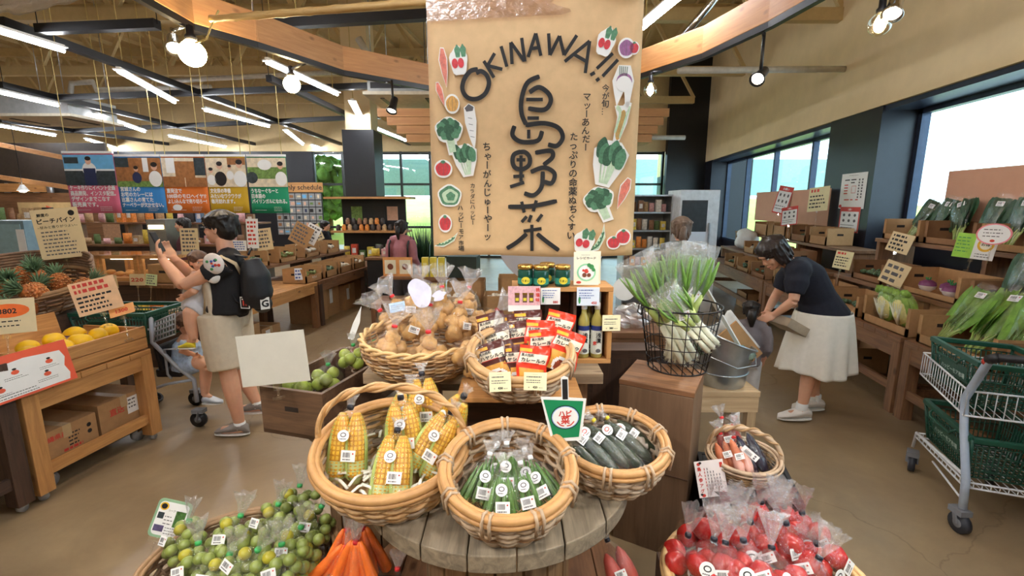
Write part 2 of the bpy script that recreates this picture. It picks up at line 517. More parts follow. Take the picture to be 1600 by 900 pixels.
tree(-2.2, 24, 3.0, 1.3, 'garden tree outside the glass front, right of the black column')
tree(1.2, 21, 3.2, 1.4, 'garden tree outside the glass front, hidden partly by the kraft paper banner')
# columns
def column(px0, px1, d, zt, name, label):
    a, b = ray(px0, 318)[0] * d, ray(px1, 318)[0] * d; w_ = b - a
    t = struct(thing(name, label, 'column', W((a + b) / 2, d + w_ / 2, 0), YW)); del t['category']
    m = MB(); m.box((0, 0, zt / 2), (w_, w_, zt)); m.build('cladding', BLACK, t)
    m = MB(); m.box((0, 0, (zt + 6) / 2), (w_ * .8, w_ * .8, 6 - zt)); m.build('shaft', CREAM, t)
    return w_
cw = column(541, 589, 9.6, 3.2, 'column', 'black clad column with cream shaft above')
# ================================================================== things under the ceiling
BEIGE = mat('beige steel', (205, 180, 130), .6, var=.06)
for i, (d, lab) in enumerate([(4.6, 'nearest'), (7.6, 'second'), (10.6, 'third'), (13.4, 'farthest')]):
    t = thing('roof_truss', 'cream steel roof truss, the %s of four crossing the hall under the roof' % lab, 'truss', W(-6, d, 0), YW, 'roof trusses')
    m = MB(); m.box((0, 0, 5.75), (22, .16, .2)); m.build('top_chord', BEIGE, t)
    m = MB(); m.box((0, 0, 4.55), (22, .14, .18)); m.build('bottom_chord', BEIGE, t)
    m = MB()
    for k in range(16):
        x = -11 + k * 1.375
        m.bar((x, 0, 4.6), (x + .69, 0, 5.7), .07, .07); m.bar((x + .69, 0, 5.7), (x + 1.375, 0, 4.6), .07, .07)
    m.build('web', BEIGE, t)
LEDM = emit('tube light glow', (244, 248, 255), LED)
HANG = mat('yellow hanger cord', (205, 180, 110), .6)
TRK = mat('black track', (22, 22, 26), .4)
ZL = 3.45
def led(a, b, label, group='linear tube lights'):
    a, b = Vector(a), Vector(b); c = (a + b) / 2; d = b - a; yaw = atan2(d.y, d.x); L = d.length
    t = thing('tube_light', label, 'light', c, yaw, group)
    m = MB(); m.box((0, 0, .034), (L, .13, .016)); m.box((0, 0, .05), (L, .05, .03)); m.build('housing', WHITE, t)
    m = MB(); m.tube([(-L / 2, 0, 0), (L / 2, 0, 0)], .02, seg=8); m.build('tube', LEDM, t)
    for x in (-L * .42, L * .42): m = MB(); m.tube([(x, 0, .04), (x, 0, 6 - c.z)], .006, seg=4); m.build('hanger', HANG, t)
    return t
LB = [(0, 50, 100, 80, 'tube light at the far left top corner, nearest on the left'), (185, 112, 273, 160, 'tube light left of the pair of glowing globe bulbs, in the outer row'),
      (0, 145, 90, 165, 'tube light at the left edge above the flat air conditioner'), (152, 180, 226, 206, 'tube light just right of the flat air conditioner'),
      (0, 197, 86, 212, 'lowest tube light at the left picture edge'), (135, 218, 195, 236, 'tube light just above the pink hanging banner'),
      (320, 172, 420, 198, 'long tube light above the yellow hanging banner'), (265, 213, 352, 230, 'tube light above the orange hanging banner'),
      (417, 98, 527, 148, 'tube light behind the single globe bulb under the wooden beam'), (550, 160, 567, 193, 'short looking tube light above the black column, pointing at the viewer'),
      (446, 205, 473, 226, 'tube light left of the black column, upper one'), (582, 199, 634, 220, 'tube light beside the top of the black column'),
      (488, 228, 540, 244, 'tube light touching the left side of the black column'), (446, 251, 478, 262, 'tube light just right of the green hanging banner'),
      (490, 262, 508, 270, 'small far tube light in front of the left glass'), (587, 260, 607, 266, 'small far tube light right of the black column'),
      (652, 240, 673, 252, 'tube light at the left edge of the kraft paper banner'), (378, 234, 405, 245, 'small tube light above the green hanging banner')]
for x0, y0, x1, y1, lab in LB:
    a, b = onz(x0, y0, ZL), onz(x1, y1, ZL)
    if x0 == 0: a = b + (a - b) * 1.8
    led(a, b, lab)
a, b = onz(1003, 45, ZL), onz(1055, 2, ZL); led(a, a + (b - a) * 1.6, 'tube light right of the kraft paper banner, above the wooden beam')
a, b = onz(303, 8, ZL), onz(282, -30, ZL); led(a, a + (b - a) * 1.3, 'tube light peeking over the wooden beam at the top left')
for x, d in ((-2.6, 1.2), (-.6, 1.6), (1.6, 1.4), (-3.4, -1.2), (-.9, -1.5), (1.5, -1.3)):      # unseen tube lights added overhead to light the foreground
    led(W(x, d - .7, ZL), W(x, d + .7, ZL), 'tube light added overhead outside the picture, lighting the foreground', 'added tube lights overhead')
def track(pts, label, z=ZL + .12, w=.09, name='lighting_track'):
    m = MB()
    for p, q in zip(pts[:-1], pts[1:]): m.bar(p, q, w, .09)
    m.tube([Vector(pts[0]), Vector((pts[0][0], pts[0][1], 6))], .006, seg=4); m.tube([Vector(pts[-1]), Vector((pts[-1][0], pts[-1][1], 6))], .006, seg=4)
    return tag(m.build(name, TRK), label, 'lighting track', 'black lighting tracks')
ZT = ZL + .12
for (x0, y0, x1, y1), lab in [((0, 33, 560, 235), 'black track of the outer light row, from the left top corner towards the column'), ((0, 132, 470, 242), 'black track of the second light row on the left'),
                              ((0, 188, 340, 236), 'black track of the third light row, lowest on the left'), ((60, 46, 246, 38), 'black cross track at the top left reaching the wooden beam'),
                              ((90, 153, 665, 131), 'black cross track running level behind the wooden beam'), ((100, 205, 680, 178), 'farthest black cross track near the column top'),
                              ((420, 122, 800, 300), 'black track sloping down from the single globe bulb to the far end'),
                              ((300, 46, 760, 18), 'thick black track just below the bamboo pole')]:
    track([onz(x0, y0, ZT), onz(x1, y1, ZT)], lab)
# suspended ring of wooden beams with a black track under it
RZ = 3.0
PINE = wood('orange pine beam', (212, 158, 104), (180, 122, 74), 0, .5)
ring_px = [(150, -60), (215, -8), (300, 40), (400, 68), (535, 112), (670, 136), (840, 146), (1000, 118), (1100, 86), (1205, 36), (1300, -18), (1370, -75)]
ring = [onz(x, y, RZ) for x, y in ring_px]
t = thing('ring_beam', 'curved orange pine beam of joined planks hung in a ring over the display', 'beam')
for i, (a, b) in enumerate(zip(ring[:-1], ring[1:])):
    L = (b - a).length; d = (b - a)
    o = bpy.data.objects.new('plank', None)
    m = MB(); m.box((0, 0, .12), (L + .03, .05, .22)); q = m.build('plank', PINE, t, (a + b) / 2, (0, 0, atan2(d.y, d.x)), bevel=.006)
    bpy.data.objects.remove(o)
m = MB()
for a, b in zip(ring[:-1], ring[1:]): m.bar(a + Vector((0, 0, -.01)), b + Vector((0, 0, -.01)), .045, .05)
m.build('track', TRK, t)
m = MB()
for p in ring[1:-1:2]: m.tube([p + Vector((0, 0, .2)), (p.x, p.y, 6)], .007, seg=4)
m.build('hanger_rod', STEEL, t)
def ring_near(p):
    best = None
    for a, b in zip(ring[:-1], ring[1:]):
        d = (b - a).xy; k = max(0, min(1, (p.xy - a.xy).dot(d) / d.dot(d))); q = a.lerp(b, k)
        if best is None or (q.xy - p.xy).length < (best.xy - p.xy).length: best = q
    return best
def arm(m, p, r):
    q = ring_near(p) - p; m.tube([(0, 0, RZ - .06 - p.z), (q.x, q.y, RZ - .03 - p.z)], r, seg=6)
# globe bulbs
BULBM = emit('warm bulb glow', (255, 222, 160), BULB)
CLEARB = film('clear bulb glass', (1, .97, .9), base=.06, rough=.03, bump=0)
def bulb(px, py, d, r, label, clear=False):
    p = P(px, py, d); t = thing('globe_bulb', label, 'light bulb', p, 0)
    m = MB(); m.lathe([(r * .42, r * .95), (r * .45, r * 1.3), (r * .3, r * 1.5), (r * .3, r * 2.1)], seg=14); m.build('socket', DARKM, t)
    m = MB()
    prof = [(0.001, -r)] + [(r * sin(pi * i / 12), -r * cos(pi * i / 12)) for i in range(1, 10)] + [(r * .4, r), (r * .38, r * 1.1)]
    m.lathe(prof, seg=20); m.build('glass', CLEARB if clear else BULBM, t)
    if clear:
        m = MB(); m.ell((0, 0, 0), (r * .5, r * .5, r * .75), 0, 10, 8); m.build('filament', BULBM, t)
    m = MB(); m.tube([(0, 0, r * 2), (0, 0, max(r * 2.2, RZ - .06 - p.z))], .012, seg=6); arm(m, p, .012); m.build('stem', DARKM, t)
    return t
bulb(301, 84, 3.45, .085, 'big glowing globe bulb at the top left, beside a small spotlight')
bulb(456, 132, 4.45, .072, 'single glowing globe bulb under the beam between left and banner')
bulb(1375, 38, 2.9, .062, 'clear glowing bulb near the top right corner, below the wooden beam', True)
bulb(1016, 141, 4.55, .062, 'clear filament bulb just right of the kraft paper banner', True)
# spotlights
SPM = emit('spotlight lens', (255, 244, 225), 14)
def spot(px, py, d, target, label, metal=TRK, lit=True, power=SPOT, size=52):
    p = P(px, py, d); t = thing('spotlight', label, 'spotlight', p)
    dv = (Vector(target) - p).normalized(); R = dv.to_track_quat('-Z', 'Y').to_matrix().to_4x4()
    m = MB(); m.T = R; m.lathe([(.03, .09), (.035, .08), (.038, -.02), (.055, -.07), (.05, -.075), (.033, -.03)], seg=16); m.build('head', metal, t)
    m = MB(); m.T = R; m.lathe([(.001, -.058), (.04, -.058)], seg=16, cap=False); m.build('lens', SPM if lit else DARKM, t)
    m = MB(); m.tube([(0, 0, .02), (0, 0, max(.1, RZ - .04 - p.z))], .012, seg=6); arm(m, p, .012); m.build('stem', metal, t)
    if lit:
        l = bpy.data.lights.new('spot_glow', 'SPOT'); l.energy = power; l.spot_size = radians(size); l.spot_blend = .5; l.color = (1, .94, .84); l.shadow_soft_size = .035
        o = bpy.data.objects.new('spot_glow', l); COL.objects.link(o); o.parent = t; o.location = dv * .085; o.rotation_euler = R.to_euler()
TB = W(-.25, 1.6, .8)
spot(271, 68, 3.5, W(-1.2, 1.8, .9), 'steel spotlight hanging beside the big globe bulb at the top left', CHROME)
spot(614, 165, 4.9, W(-1.5, 4, .9), 'black spotlight hanging below the beam left of the kraft banner')
spot(1188, 118, 3.6, TB, 'black spotlight on a rod below the right hand beam')
spot(1398, 10, 2.85, W(1.0, 1.8, .8), 'steel spotlight behind the clear bulb near the top right corner', CHROME)
for x, d, tg in ((-2.2, .6, W(-.7, 1.5, .8)), (2.2, .8, W(.5, 1.5, .6)), (-1.2, -.4, W(-.3, 1.6, .9)), (1.0, -.5, W(.3, 1.7, .8))):   # the near half of the ring, over the photographer
    p = W(x, d, 2.85); t = thing('spotlight', 'spotlight on the near half of the ring beam, outside the picture', 'spotlight', p, 0, 'spotlights overhead')
    dv = (tg - p).normalized(); R = dv.to_track_quat('-Z', 'Y').to_matrix().to_4x4()
    m = MB(); m.T = R; m.lathe([(.03, .09), (.038, -.02), (.055, -.07), (.033, -.03)], seg=12); m.build('head', TRK, t)
    m = MB(); m.tube([(0, 0, 0), (0, 0, 3.15)], .01, seg=6); m.build('stem', TRK, t)
    l = bpy.data.lights.new('spot_glow', 'SPOT'); l.energy = SPOT; l.spot_size = radians(60); l.spot_blend = .5; l.color = (1, .94, .85); l.shadow_soft_size = .035
    o = bpy.data.objects.new('spot_glow', l); COL.objects.link(o); o.parent = t; o.location = dv * .085; o.rotation_euler = R.to_euler()
# pipes, ducts, air conditioners
PIPEM = mat('painted pipe', (206, 200, 188), .4)
def pipe(pts, r, label, m_=PIPEM, name='pipe'):
    m = MB(); m.tube(pts, r, seg=10); return tag(m.build(name, m_), label, 'pipe')
pipe([onx(1320, 108, RX), P(1060, 110, 6.8)], .045, 'pale pipe coming out of the cream wall below the right beam')
pipe([P(1040, 90, 5.6), P(1132, -20, 4.9)], .04, 'bright steel pipe slanting up behind the right hand beam', CHROME)
pipe([P(960, 215, 8.5), P(1070, 215, 8.6)], .04, 'pale pipe end seen right of the kraft banner at the far wall')
pipe([P(255, 127, 10.5), P(400, 119, 10.5), P(540, 112, 10.5)], .05, 'pale pipe running level high on the left')
pipe([P(110, 146, 9.5), P(112, 130, 9.5), P(145, 128, 9.5), P(150, 141, 9.5), P(330, 136, 9.8)], .05, 'pale bent pipe loop high on the left')
pipe([P(560, 60, 8), P(575, 86, 8), P(560, 88, 8), P(525, 87, 8)], .06, 'grey duct elbow above the wooden beam')
def cassette(px, py, d, w, l, label):
    p = P(px, py, d); t = thing('air_conditioner', label, 'air conditioner', p, YW)
    m = MB(); m.box((0, 0, .2), (w * .9, l * .9, .35)); m.build('casing', mat('grey casing', (170, 172, 172), .5), t)
    m = MB(); m.box((0, 0, 0), (w, l, .05)); 
    for s in (-1, 1): m.box((s * w * .3, 0, -.03), (.07, l * .6, .012), 1)
    m.build('panel', [mat('ivory panel', (214, 204, 184), .5), DARKM], t)
    m = MB()
    for a in (-1, 1):
        for b in (-1, 1): m.tube([(a * w * .4, b * l * .4, .3), (a * w * .4, b * l * .4, 6 - p.z)], .008, seg=4)
    m.build('hanger', STEEL, t)
cassette(88, 188, 9.5, 1.7, 1.2, 'flat ivory ceiling air conditioner at the upper left')
cassette(640, 158, 8.2, 1.2, 1.2, 'ceiling air conditioner just left of the kraft banner')
# bamboo pole that carries the kraft banner
BAM = wood('bamboo', (214, 180, 120), (184, 146, 88), 0, .4, knots=False)
a, b = P(330, 30, 3.3), P(1010, -25, 2.42)
t = thing('bamboo_pole', 'pale bamboo pole at the top with the kraft banner hung on it', 'pole')
m = MB(); n = 14
pts = []; rs = []
for i in range(n * 4 + 1):
    pts.append(a.lerp(b, i / (n * 4))); rs.append(.021 if i % 4 else .025)
m.tube(pts, rs, seg=10); m.build('culm', BAM, t)
m = MB()
for f in (.25, .8): m.tube([a.lerp(b, f), a.lerp(b, f) + Vector((0, 0, 3.3))], .004, seg=4)
m.tube([a + Vector((.06, 0, .05)), a + Vector((0, 0, -.03)), a + Vector((-.05, .0, -.12)), a + Vector((-.14, 0, -.14))], .006, seg=5)
m.build('cord', HANG, t)
# wooden slat baffle stacks near the far end
for px0, px1, lab in ((600, 676, 'left'), (990, 1036, 'right')):
    for k in range(4):
        ww = (px1 - px0) / 720 * 8.4 * (1 - .18 * k)
        p = P(px0 if px0 > 900 else px1, 180 + k * 13, 8.4)
        m = MB(); m.box(((1 if px0 > 900 else -1) * ww / 2, 0, 0), (ww, .5, .13))
        tag(m.build('ceiling_board', PINE, None, p, (0, 0, YW)), 'orange hanging board %s of the kraft banner, %s of a stack of four' % (lab, ['topmost', 'second', 'third', 'lowest'][k]), 'board', 'boards hung beside the kraft banner')
# crinkled plastic cover hanging at the top left corner
m = MB(); random.seed(3)
m.grid(lambda u, v: P(-40 + u * 175, -30 + v * (52 - 22 * abs(u - .45) * 2 * (u > .45)), 3.2) + Vector((0, 0, .03 * mnoise.noise(Vector((u * 9, v * 7, 2))))), 20, 10)
tag(m.build('plastic_cover', film('milky plastic', (.9, .85, .8), base=.35, rough=.3, scale=20, bump=.8, edge=.3), solid=.002), 'crinkled milky plastic sheet hanging at the top left corner', 'sheet')
# ================================================================== builders shared by many things
WICK = mat('willow weave', (204, 164, 116), .55, var=.28, scale=22)
WICKG = mat('weathered willow weave', (186, 160, 132), .6, var=.25, scale=22)
WICKD = mat('dark willow weave', (128, 100, 78), .6, var=.3, scale=22)
WICKB = mat('brown willow rod', (136, 100, 66), .6, var=.3, scale=30); WICKL = mat('grey willow rod', (176, 156, 134), .6, var=.25, scale=30)
RIMM = mat('honey cane rim', (194, 146, 92), .45, var=.18, scale=16)


def basket(name, label, cat, loc, rot, R, h, ry=1.0, base=.72, rows=9, stakes=22, rod=.0065, m=WICKG, rim=RIMM, handle=0, wraps=0, bulge=.04, rimr=.012, braid=False, group=None, hole=False):
    t = thing(name, label, cat, loc, rot, group)
    rad = lambda u: R * (base + (1 - base) * u) + bulge * R * sin(pi * u) * 2
    rows = int(rows * 1.4); mb = MB(); n = stakes * 4
    off = random.random() * 100
    for j in range(rows):
        u = (j + .5) / rows; z = h * u
        pts = []
        for k in range(n):
            a = 2 * pi * k / n; w = cos(a * stakes / 2 + (j % 2) * pi) * rod * 1.05
            r = rad(u) + w + .004 * R * mnoise.noise(Vector((cos(a) * 4, sin(a) * 4, j * 3.1 + off)))
            pts.append((r * cos(a), r * sin(a) * ry, z + rod * .5 * mnoise.noise(Vector((cos(a) * 3 + off, sin(a) * 3, j * 1.7)))))
        mb.tube(pts, h / rows * .5, random.choice((0, 0, 1, 2)), 5, True)
    for k in range(stakes):
        a = 2 * pi * (k + .5) / stakes
        mb.tube([(rad(u) * cos(a), rad(u) * sin(a) * ry, h * u) for u in (0, .25, .5, .75, 1)], rod * .8, 0, 4)
    mb.lathe([(.001, .004), (rad(0) * .5, .004), (rad(0) + .003, .004)], 0, stakes * 2, sy=ry, cap=False)
    mb.build('weave', [m, WICKB, WICKL], t)
    mb = MB()
    ring = lambda rr, zz: [((R + rr) * cos(2 * pi * k / 48), (R + rr) * sin(2 * pi * k / 48) * ry, h + zz) for k in range(48)]
    if braid:
        for ph in (0, pi):
            mb.tube([((R + .009 * cos(k * pi / 4 + ph)) * cos(2 * pi * k / 96), (R + .009 * cos(k * pi / 4 + ph)) * sin(2 * pi * k / 96) * ry, h + .009 * sin(k * pi / 4 + ph)) for k in range(96)], rimr, 0, 6, True)
    else:
        mb.tube(ring(.004, 0), rimr, 0, 8, True); mb.tube(ring(-.012, -.004), rimr * .8, 0, 6, True); mb.tube(ring(.014, -.016), rimr * .6, 0, 6, True)
    mb.build('rim', rim, t)
    if wraps:
        for k in range(wraps):
            mb = MB()
            for e in (-.045, 0.045):
                a = 2 * pi * (k + .35) / wraps + e * .22 / R
                c = Vector((cos(a), sin(a) * ry, 0))
                mb.tube([c * (R + .018) + Vector((0, 0, h - .06)), c * (R + .024) + Vector((0, 0, h)), c * (R + .004) + Vector((0, 0, h + .018)), c * (R - .02) + Vector((0, 0, h)), c * (R - .02) + Vector((0, 0, h - .05))], .0055, 0, 5)
            mb.build('binding', m, t)
    if handle:
        mb = MB()
        pts = [((R + .005) * cos(a) * (1 + .05 * sin(a)), 0.02 + .04 * sin(a), h - .03 + (handle + .03) * sin(a) ** .8) for a in [pi * k / 40 for k in range(41)]]
        mb.tube(pts, .011, 0, 8)
        for ph in (0, pi):
            q = [Vector(p) + Vector((0, .014 * cos(i * .62 + ph), .014 * sin(i * .62 + ph))) for i, p in enumerate(pts)]
            mb.tube(q, .0055, 1, 5)
        mb.build('handle', [rim, m], t)
    return t


def sticker(par, loc, rot, w=.036, h=.026, round_=False, pic=REDINK, name='price_sticker'):
    mb = MB()
    if round_:
        mb.poly([(w / 2 * cos(2 * pi * k / 20), w / 2 * sin(2 * pi * k / 20)) for k in range(20)], .0012, 0)
        disc(mb, 0, w * .08, w * .26, w * .2, 2 if pic is not GREYINK else 1, .0016, 14); disc(mb, 0, w * .08, w * .18, w * .13, 0, .002, 12); lines(mb, -w * .28, -w * .3, w * .56, 1, w * .13, 1, .0018, .6)
    else:
        mb.poly([(-w / 2, -h / 2), (w / 2, -h / 2), (w / 2, h / 2), (-w / 2, h / 2)], .0012, 0)
        x = -w * .36
        while x < w * .15:
            b = random.choice((.0008, .0013, .002)); rect(mb, x, -h * .12, x + b, h * .32, 1, .0016); x += b + random.choice((.0008, .0014))
        lines(mb, -w * .36, -h * .36, w * .72, 1, h * .16, 1, .0016, .7); disc(mb, w * .33, h * .22, w * .06, None, 2, .0016, 8)
    return mb.build(name, [WHITE, GREYINK, pic], par, loc, rot)


def crumple(q, amp, f, o):
    return q * (1 + amp * mnoise.noise(q * f + o))


def bag_shell(mb, prof, seg=22, amp=.1, f=22, sx=1, sy=1, m=0, T=None, smooth=False):
    o = Vector((random.random() * 40, random.random() * 40, 0))
    def fn(q, a, i):
        k = 1 + amp * mnoise.noise(Vector((cos(a) * 1.7, sin(a) * 1.7, q.z * f)) + o) + amp * .6 * mnoise.noise(Vector((cos(a) * 4, sin(a) * 4, q.z * f * 2)) + o)
        return Vector((q.x * k, q.y * k, q.z))
    mb.lathe(prof, m, seg, T, False, sx, sy, smooth, fn)


def tuft(mb, z0, r0, L, spread, seg=18, m=1, T=None, bend=(0, 0)):      # gathered top of a bag above its tie
    o = Vector((random.random() * 40, 3, 1)); vs = []; n = 6
    prof = [(r0 * 1.6, z0 - .012), (r0, z0), (r0 * 1.8, z0 + L * .25), (spread * .6, z0 + L * .6), (spread * .9, z0 + L), (spread, z0 + L * 1.25)]
    def fn(q, a, i):
        g = (i / (n - 1)) ** 1.2
        k = 1 + g * (.45 * sin(a * 5 + o.x) * .8 + .5 * mnoise.noise(Vector((cos(a) * 3, sin(a) * 3, i)) + o))
        return Vector((q.x * k + bend[0] * g, q.y * k * .6 + bend[1] * g, q.z + g * L * .25 * mnoise.noise(Vector((cos(a) * 2, sin(a) * 2, 9)) + o)))
    mb.lathe(prof, m, seg, T, False, 1, 1, False, fn)


def card(name, label, cat, w, h, loc, rot, draw=None, sheet=WHITE, mats=(), t=.002, stand=None, group=None, part=None):
    """a printed card: sheet (+ its printing) and, if asked, the clear clip that holds it"""
    th = thing(name, label, cat, loc, rot, group)
    mb = MB(); mb.poly([(-w / 2, 0), (w / 2, 0), (w / 2, h), (-w / 2, h)], t, 0, z=-t)
    mb.build('sheet', sheet, th)
    if draw:
        mb = MB(); draw(mb, w, h); mb.build('print', list(mats) or [INK, REDINK, GREYINK, BLUEINK], th)
    if stand:
        mb = MB(); mb.box((0, -.012, -.002), (.03, .03, .012)); mb.tube([(0, -.01, -.004), (0, -stand, -.004)], .005, seg=8); mb.box((0, -stand, -.004), (.04, .012, .03)); mb.build('clear_clip', ACRYL, th)
    return th


def plank_box(mb, w, l, h, t=.018, m=0, bottom=True, front=None):      # an open box of boards, origin in the middle of its base
    if bottom: mb.box((0, 0, t / 2), (w, l, t), m)
    fh = h if front is None else front
    mb.box((0, -l / 2 + t / 2, fh / 2), (w, t, fh), m); mb.box((0, l / 2 - t / 2, h / 2), (w, t, h), m)
    for s in (-1, 1): mb.box((s * (w / 2 - t / 2), 0, h / 2), (t, l - 2 * t - .002, h), m)


def table(name, label, w, l, h, loc, rot, top=OAK, legm=OAKZ, tt=.045, apron=.09, leg=.07, inset=.0, brace=None, group=None, caster=False, shelf=None):
    t = thing(name, label, 'table', loc, rot, group)
    mb = MB(); n = max(2, int(l / .16))
    for i in range(n): mb.box((0, -l / 2 + (i + .5) * l / n, h - tt / 2), (w, l / n - .003, tt))
    mb.build('tabletop', top, t, bevel=.003)
    if apron:
        for s in (-1, 1):
            m = MB(); m.box((0, s * (l / 2 - .02 - inset), h - tt - apron / 2), (w - .01, .03, apron)); m.build('apron', top, t)
            m = MB(); m.box((s * (w / 2 - .02 - inset), 0, h - tt - apron / 2), (.03, l - .1, apron)); m.build('apron', top, t)
    z0 = .05 if caster else 0
    for a in (-1, 1):
        for b in (-1, 1):
            m = MB(); m.box((a * (w / 2 - leg / 2 - inset), b * (l / 2 - leg / 2 - inset), (z0 + h - tt) / 2), (leg, leg, h - tt - z0)); lo = m.build('leg', legm, t, bevel=.003)
            if caster:
                m = MB(); m.tube([(-.014, 0, 0), (.014, 0, 0)], .025, seg=14); m.box((0, 0, .02), (.04, .03, .02), 1)
                m.build('caster', [mat('grey wheel', (150, 150, 152), .4), CHROME], lo, (a * (w / 2 - leg / 2 - inset), b * (l / 2 - leg / 2 - inset), .025), (0, 0, random.uniform(0, 3)))
    if brace:
        for s in (-1, 1):
            m = MB(); m.box((0, s * (l / 2 - .03), brace), (w - leg, .03, .07)); m.build('stretcher', top, t)
            m = MB(); m.box((s * (w / 2 - .03), 0, brace), (.03, l - leg, .07)); m.build('stretcher', top, t)
    if shelf:
        m = MB(); m.box((0, 0, shelf), (w - .02, l - .02, .03)); m.build('shelf', top, t)
    return t


def carton(name, label, w, l, h, loc, rot, flaps=False, cut=None, closed=False, m=CARD, mark=None, group=None, t=.006):
    """cardboard box; cut = height of its lowered front; closed gives taped lid"""
    th = thing(name, label, 'box', loc, rot, group)
    mb = MB()
    if closed:
        mb.box((0, 0, h / 2), (w, l, h), 0)
    else: plank_box(mb, w, l, h, t, 0, True, cut)
    if cut is not None:      # corner cheeks left of the cut front
        for s in (-1, 1): mb.box((s * (w / 2 - .018), -l / 2 + t / 2, h / 2), (.036, t, h), 0)
    mb.build('carton', m, th)
    if closed:
        q = MB(); q.box((0, 0, h + .0006), (.05, l, .001)); q.box((0, -l / 2 - .0006, h - .04), (.05, .001, .08)); q.build('packing_tape', mat('packing tape', (190, 160, 118), .3), th)
    else:
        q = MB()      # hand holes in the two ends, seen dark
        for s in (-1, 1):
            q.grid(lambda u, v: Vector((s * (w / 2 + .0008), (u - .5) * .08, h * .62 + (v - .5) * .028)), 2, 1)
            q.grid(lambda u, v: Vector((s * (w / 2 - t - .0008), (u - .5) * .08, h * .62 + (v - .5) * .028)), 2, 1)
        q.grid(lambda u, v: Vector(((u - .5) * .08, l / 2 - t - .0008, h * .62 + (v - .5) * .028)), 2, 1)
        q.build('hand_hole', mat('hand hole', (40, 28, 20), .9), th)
    if mark:
        q = MB(); T = Matrix.Translation((0, -l / 2 - .0008, 0)) @ Matrix.Rotation(pi / 2, 4, 'X'); mark(q, w, h, T); q.build('print', [REDINK, INK, WHITE, GREYINK], th)
    return th
# ================================================================== the display in the middle
random.seed(11)
ZT = .72
SPC = W(-.06, 1.72, 0); SR = .52
t = thing('cable_drum', 'big round wooden cable drum used as display table in the middle foreground', 'table', SPC, YW)
SPW = wood('weathered drum board', (164, 148, 124), (104, 92, 76), 1, .7)
def disc_planks(z0, z1, R, n=7, gap=.004):
    m = MB(); w = 2 * R / n
    for i in range(n):
        x0 = -R + i * w + gap / 2; x1 = x0 + w - gap
        pts = []
        for k in range(13):
            x = x0 + (x1 - x0) * k / 12; pts.append((x, -sqrt(max(0, R * R - x * x))))
        pts += [(x, -y) for x, y in pts[::-1]]
        q = []
        for p in pts:
            if not q or (abs(p[0] - q[-1][0]) + abs(p[1] - q[-1][1])) > 1e-4: q.append(p)
        m.poly(q, z1 - z0, 0, z=z0)
    return m
disc_planks(ZT - .06, ZT, SR).build('tabletop', SPW, t, bevel=.004)
disc_planks(0, .1, .62).build('lower_flange', BRNY, t, bevel=.004)
m = MB()
for k in range(18):
    a = 2 * pi * k / 18; m.box((.28 * cos(a), .28 * sin(a), .38), (.03, .092, .555), 0, (0, 0, a))
m.build('drum', wood('drum stave', (170, 136, 98), (110, 84, 58), 2, .7), t)
# --- wire basket, tall box, bench and crates that carry the display
TX = wood('brown painted box', (128, 100, 76), (104, 80, 60), 2, .5, knots=False)
a_, b_ = onz(968, 592, .888), onz(1085, 614, .888)
dv = (b_ - a_); tw = dv.length; yaw = atan2(dv.y, dv.x); nb = Vector((-dv.y, dv.x, 0)).normalized()
t = thing('tall_box', 'tall brown wooden box standing right of the drum, carrying the wire basket of leeks', 'box', ((a_ + b_) / 2 + nb * .17).xy.to_3d(), yaw)
m = MB(); m.box((0, 0, .43), (tw, .34, .86)); m.build('body', TX, t, bevel=.003)
m = MB(); m.box((0, 0, .875), (tw + .004, .344, .026)); m.build('lid', BRN, t, bevel=.003)
m = MB(); m.box((0, -.172, .44), (tw, .004, .006)); m.build('seam', DRK, t)
TALL = t; TALLYAW = yaw; TALLC = ((a_ + b_) / 2 + nb * .17)
t = thing('display_bench', 'low bench of weathered boards on the drum, carrying potatoes and bottle shelf', 'bench', W(-.13, 2.2, 0), YW)
m = MB()
for k in range(3): m.box((0, -.16 + k * .16, .975), (1.08, .156, .05))
m.build('seat', GREYW, t, bevel=.003)
for x in (-.28, .47):
    for y, z0 in ((-.05, .101), (.17, 0)): m = MB(); m.box((x, y, (.95 + z0) / 2), (.055, .055, .95 - z0)); m.build('leg', BRNZ, t)
m = MB(); m.box((.09, .17, .8), (.7, .02, .1)); m.build('stretcher', GREYW, t)
BZ = ZT + .28
t = thing('filler_cabinet', 'low dark cabinet added to fill the dark gap behind the bench, between bottle shelf and tall box', 'cabinet', W(.28, 2.68, 0), YW); m = MB(); m.box((0, 0, .45), (1.2, .16, .9)); m.build('carcass', DRK, t); m = MB(); [m.box((x, -.083, .5), (.36, .006, .7)) for x in (-.38, 0, .38)]; m.build('door', DRKZ, t)  # cabinet added to fill the dark gap behind the bench
t = thing('open_crate', 'open fronted oak crate under the curry basket, behind the okra basket', 'crate', W(.03, 1.82, ZT), YW)
m = MB(); w_, l_, h_ = .5, .22, .275
m.box((0, 0, .01), (w_, l_, .02)); m.box((0, 0, h_ - .01), (w_, l_, .02)); m.build('shelf_boards', OAK, t, bevel=.002)
for s in (-1, 1): m = MB(); m.box((s * (w_ / 2 - .01), 0, h_ / 2), (.02, l_, h_ - .042)); m.build('side', OAKZ, t, bevel=.002)
m = MB(); m.box((0, l_ / 2 - .006, h_ / 2), (w_ - .042, .01, h_ - .042)); m.build('back', DRK, t)
t = thing('bottle_shelf', 'oak box shelf with bottles inside and jars on its top', 'shelf', W(.235, 2.19, BZ), YW)
w_, l_, h_ = .47, .19, .37
m = MB(); m.box((0, 0, .011), (w_, l_, .022)); m.build('bottom_board', OAK, t, bevel=.002)
m = MB(); m.box((0, 0, h_ - .011), (w_, l_, .022)); m.build('top_board', OAK, t, bevel=.002)
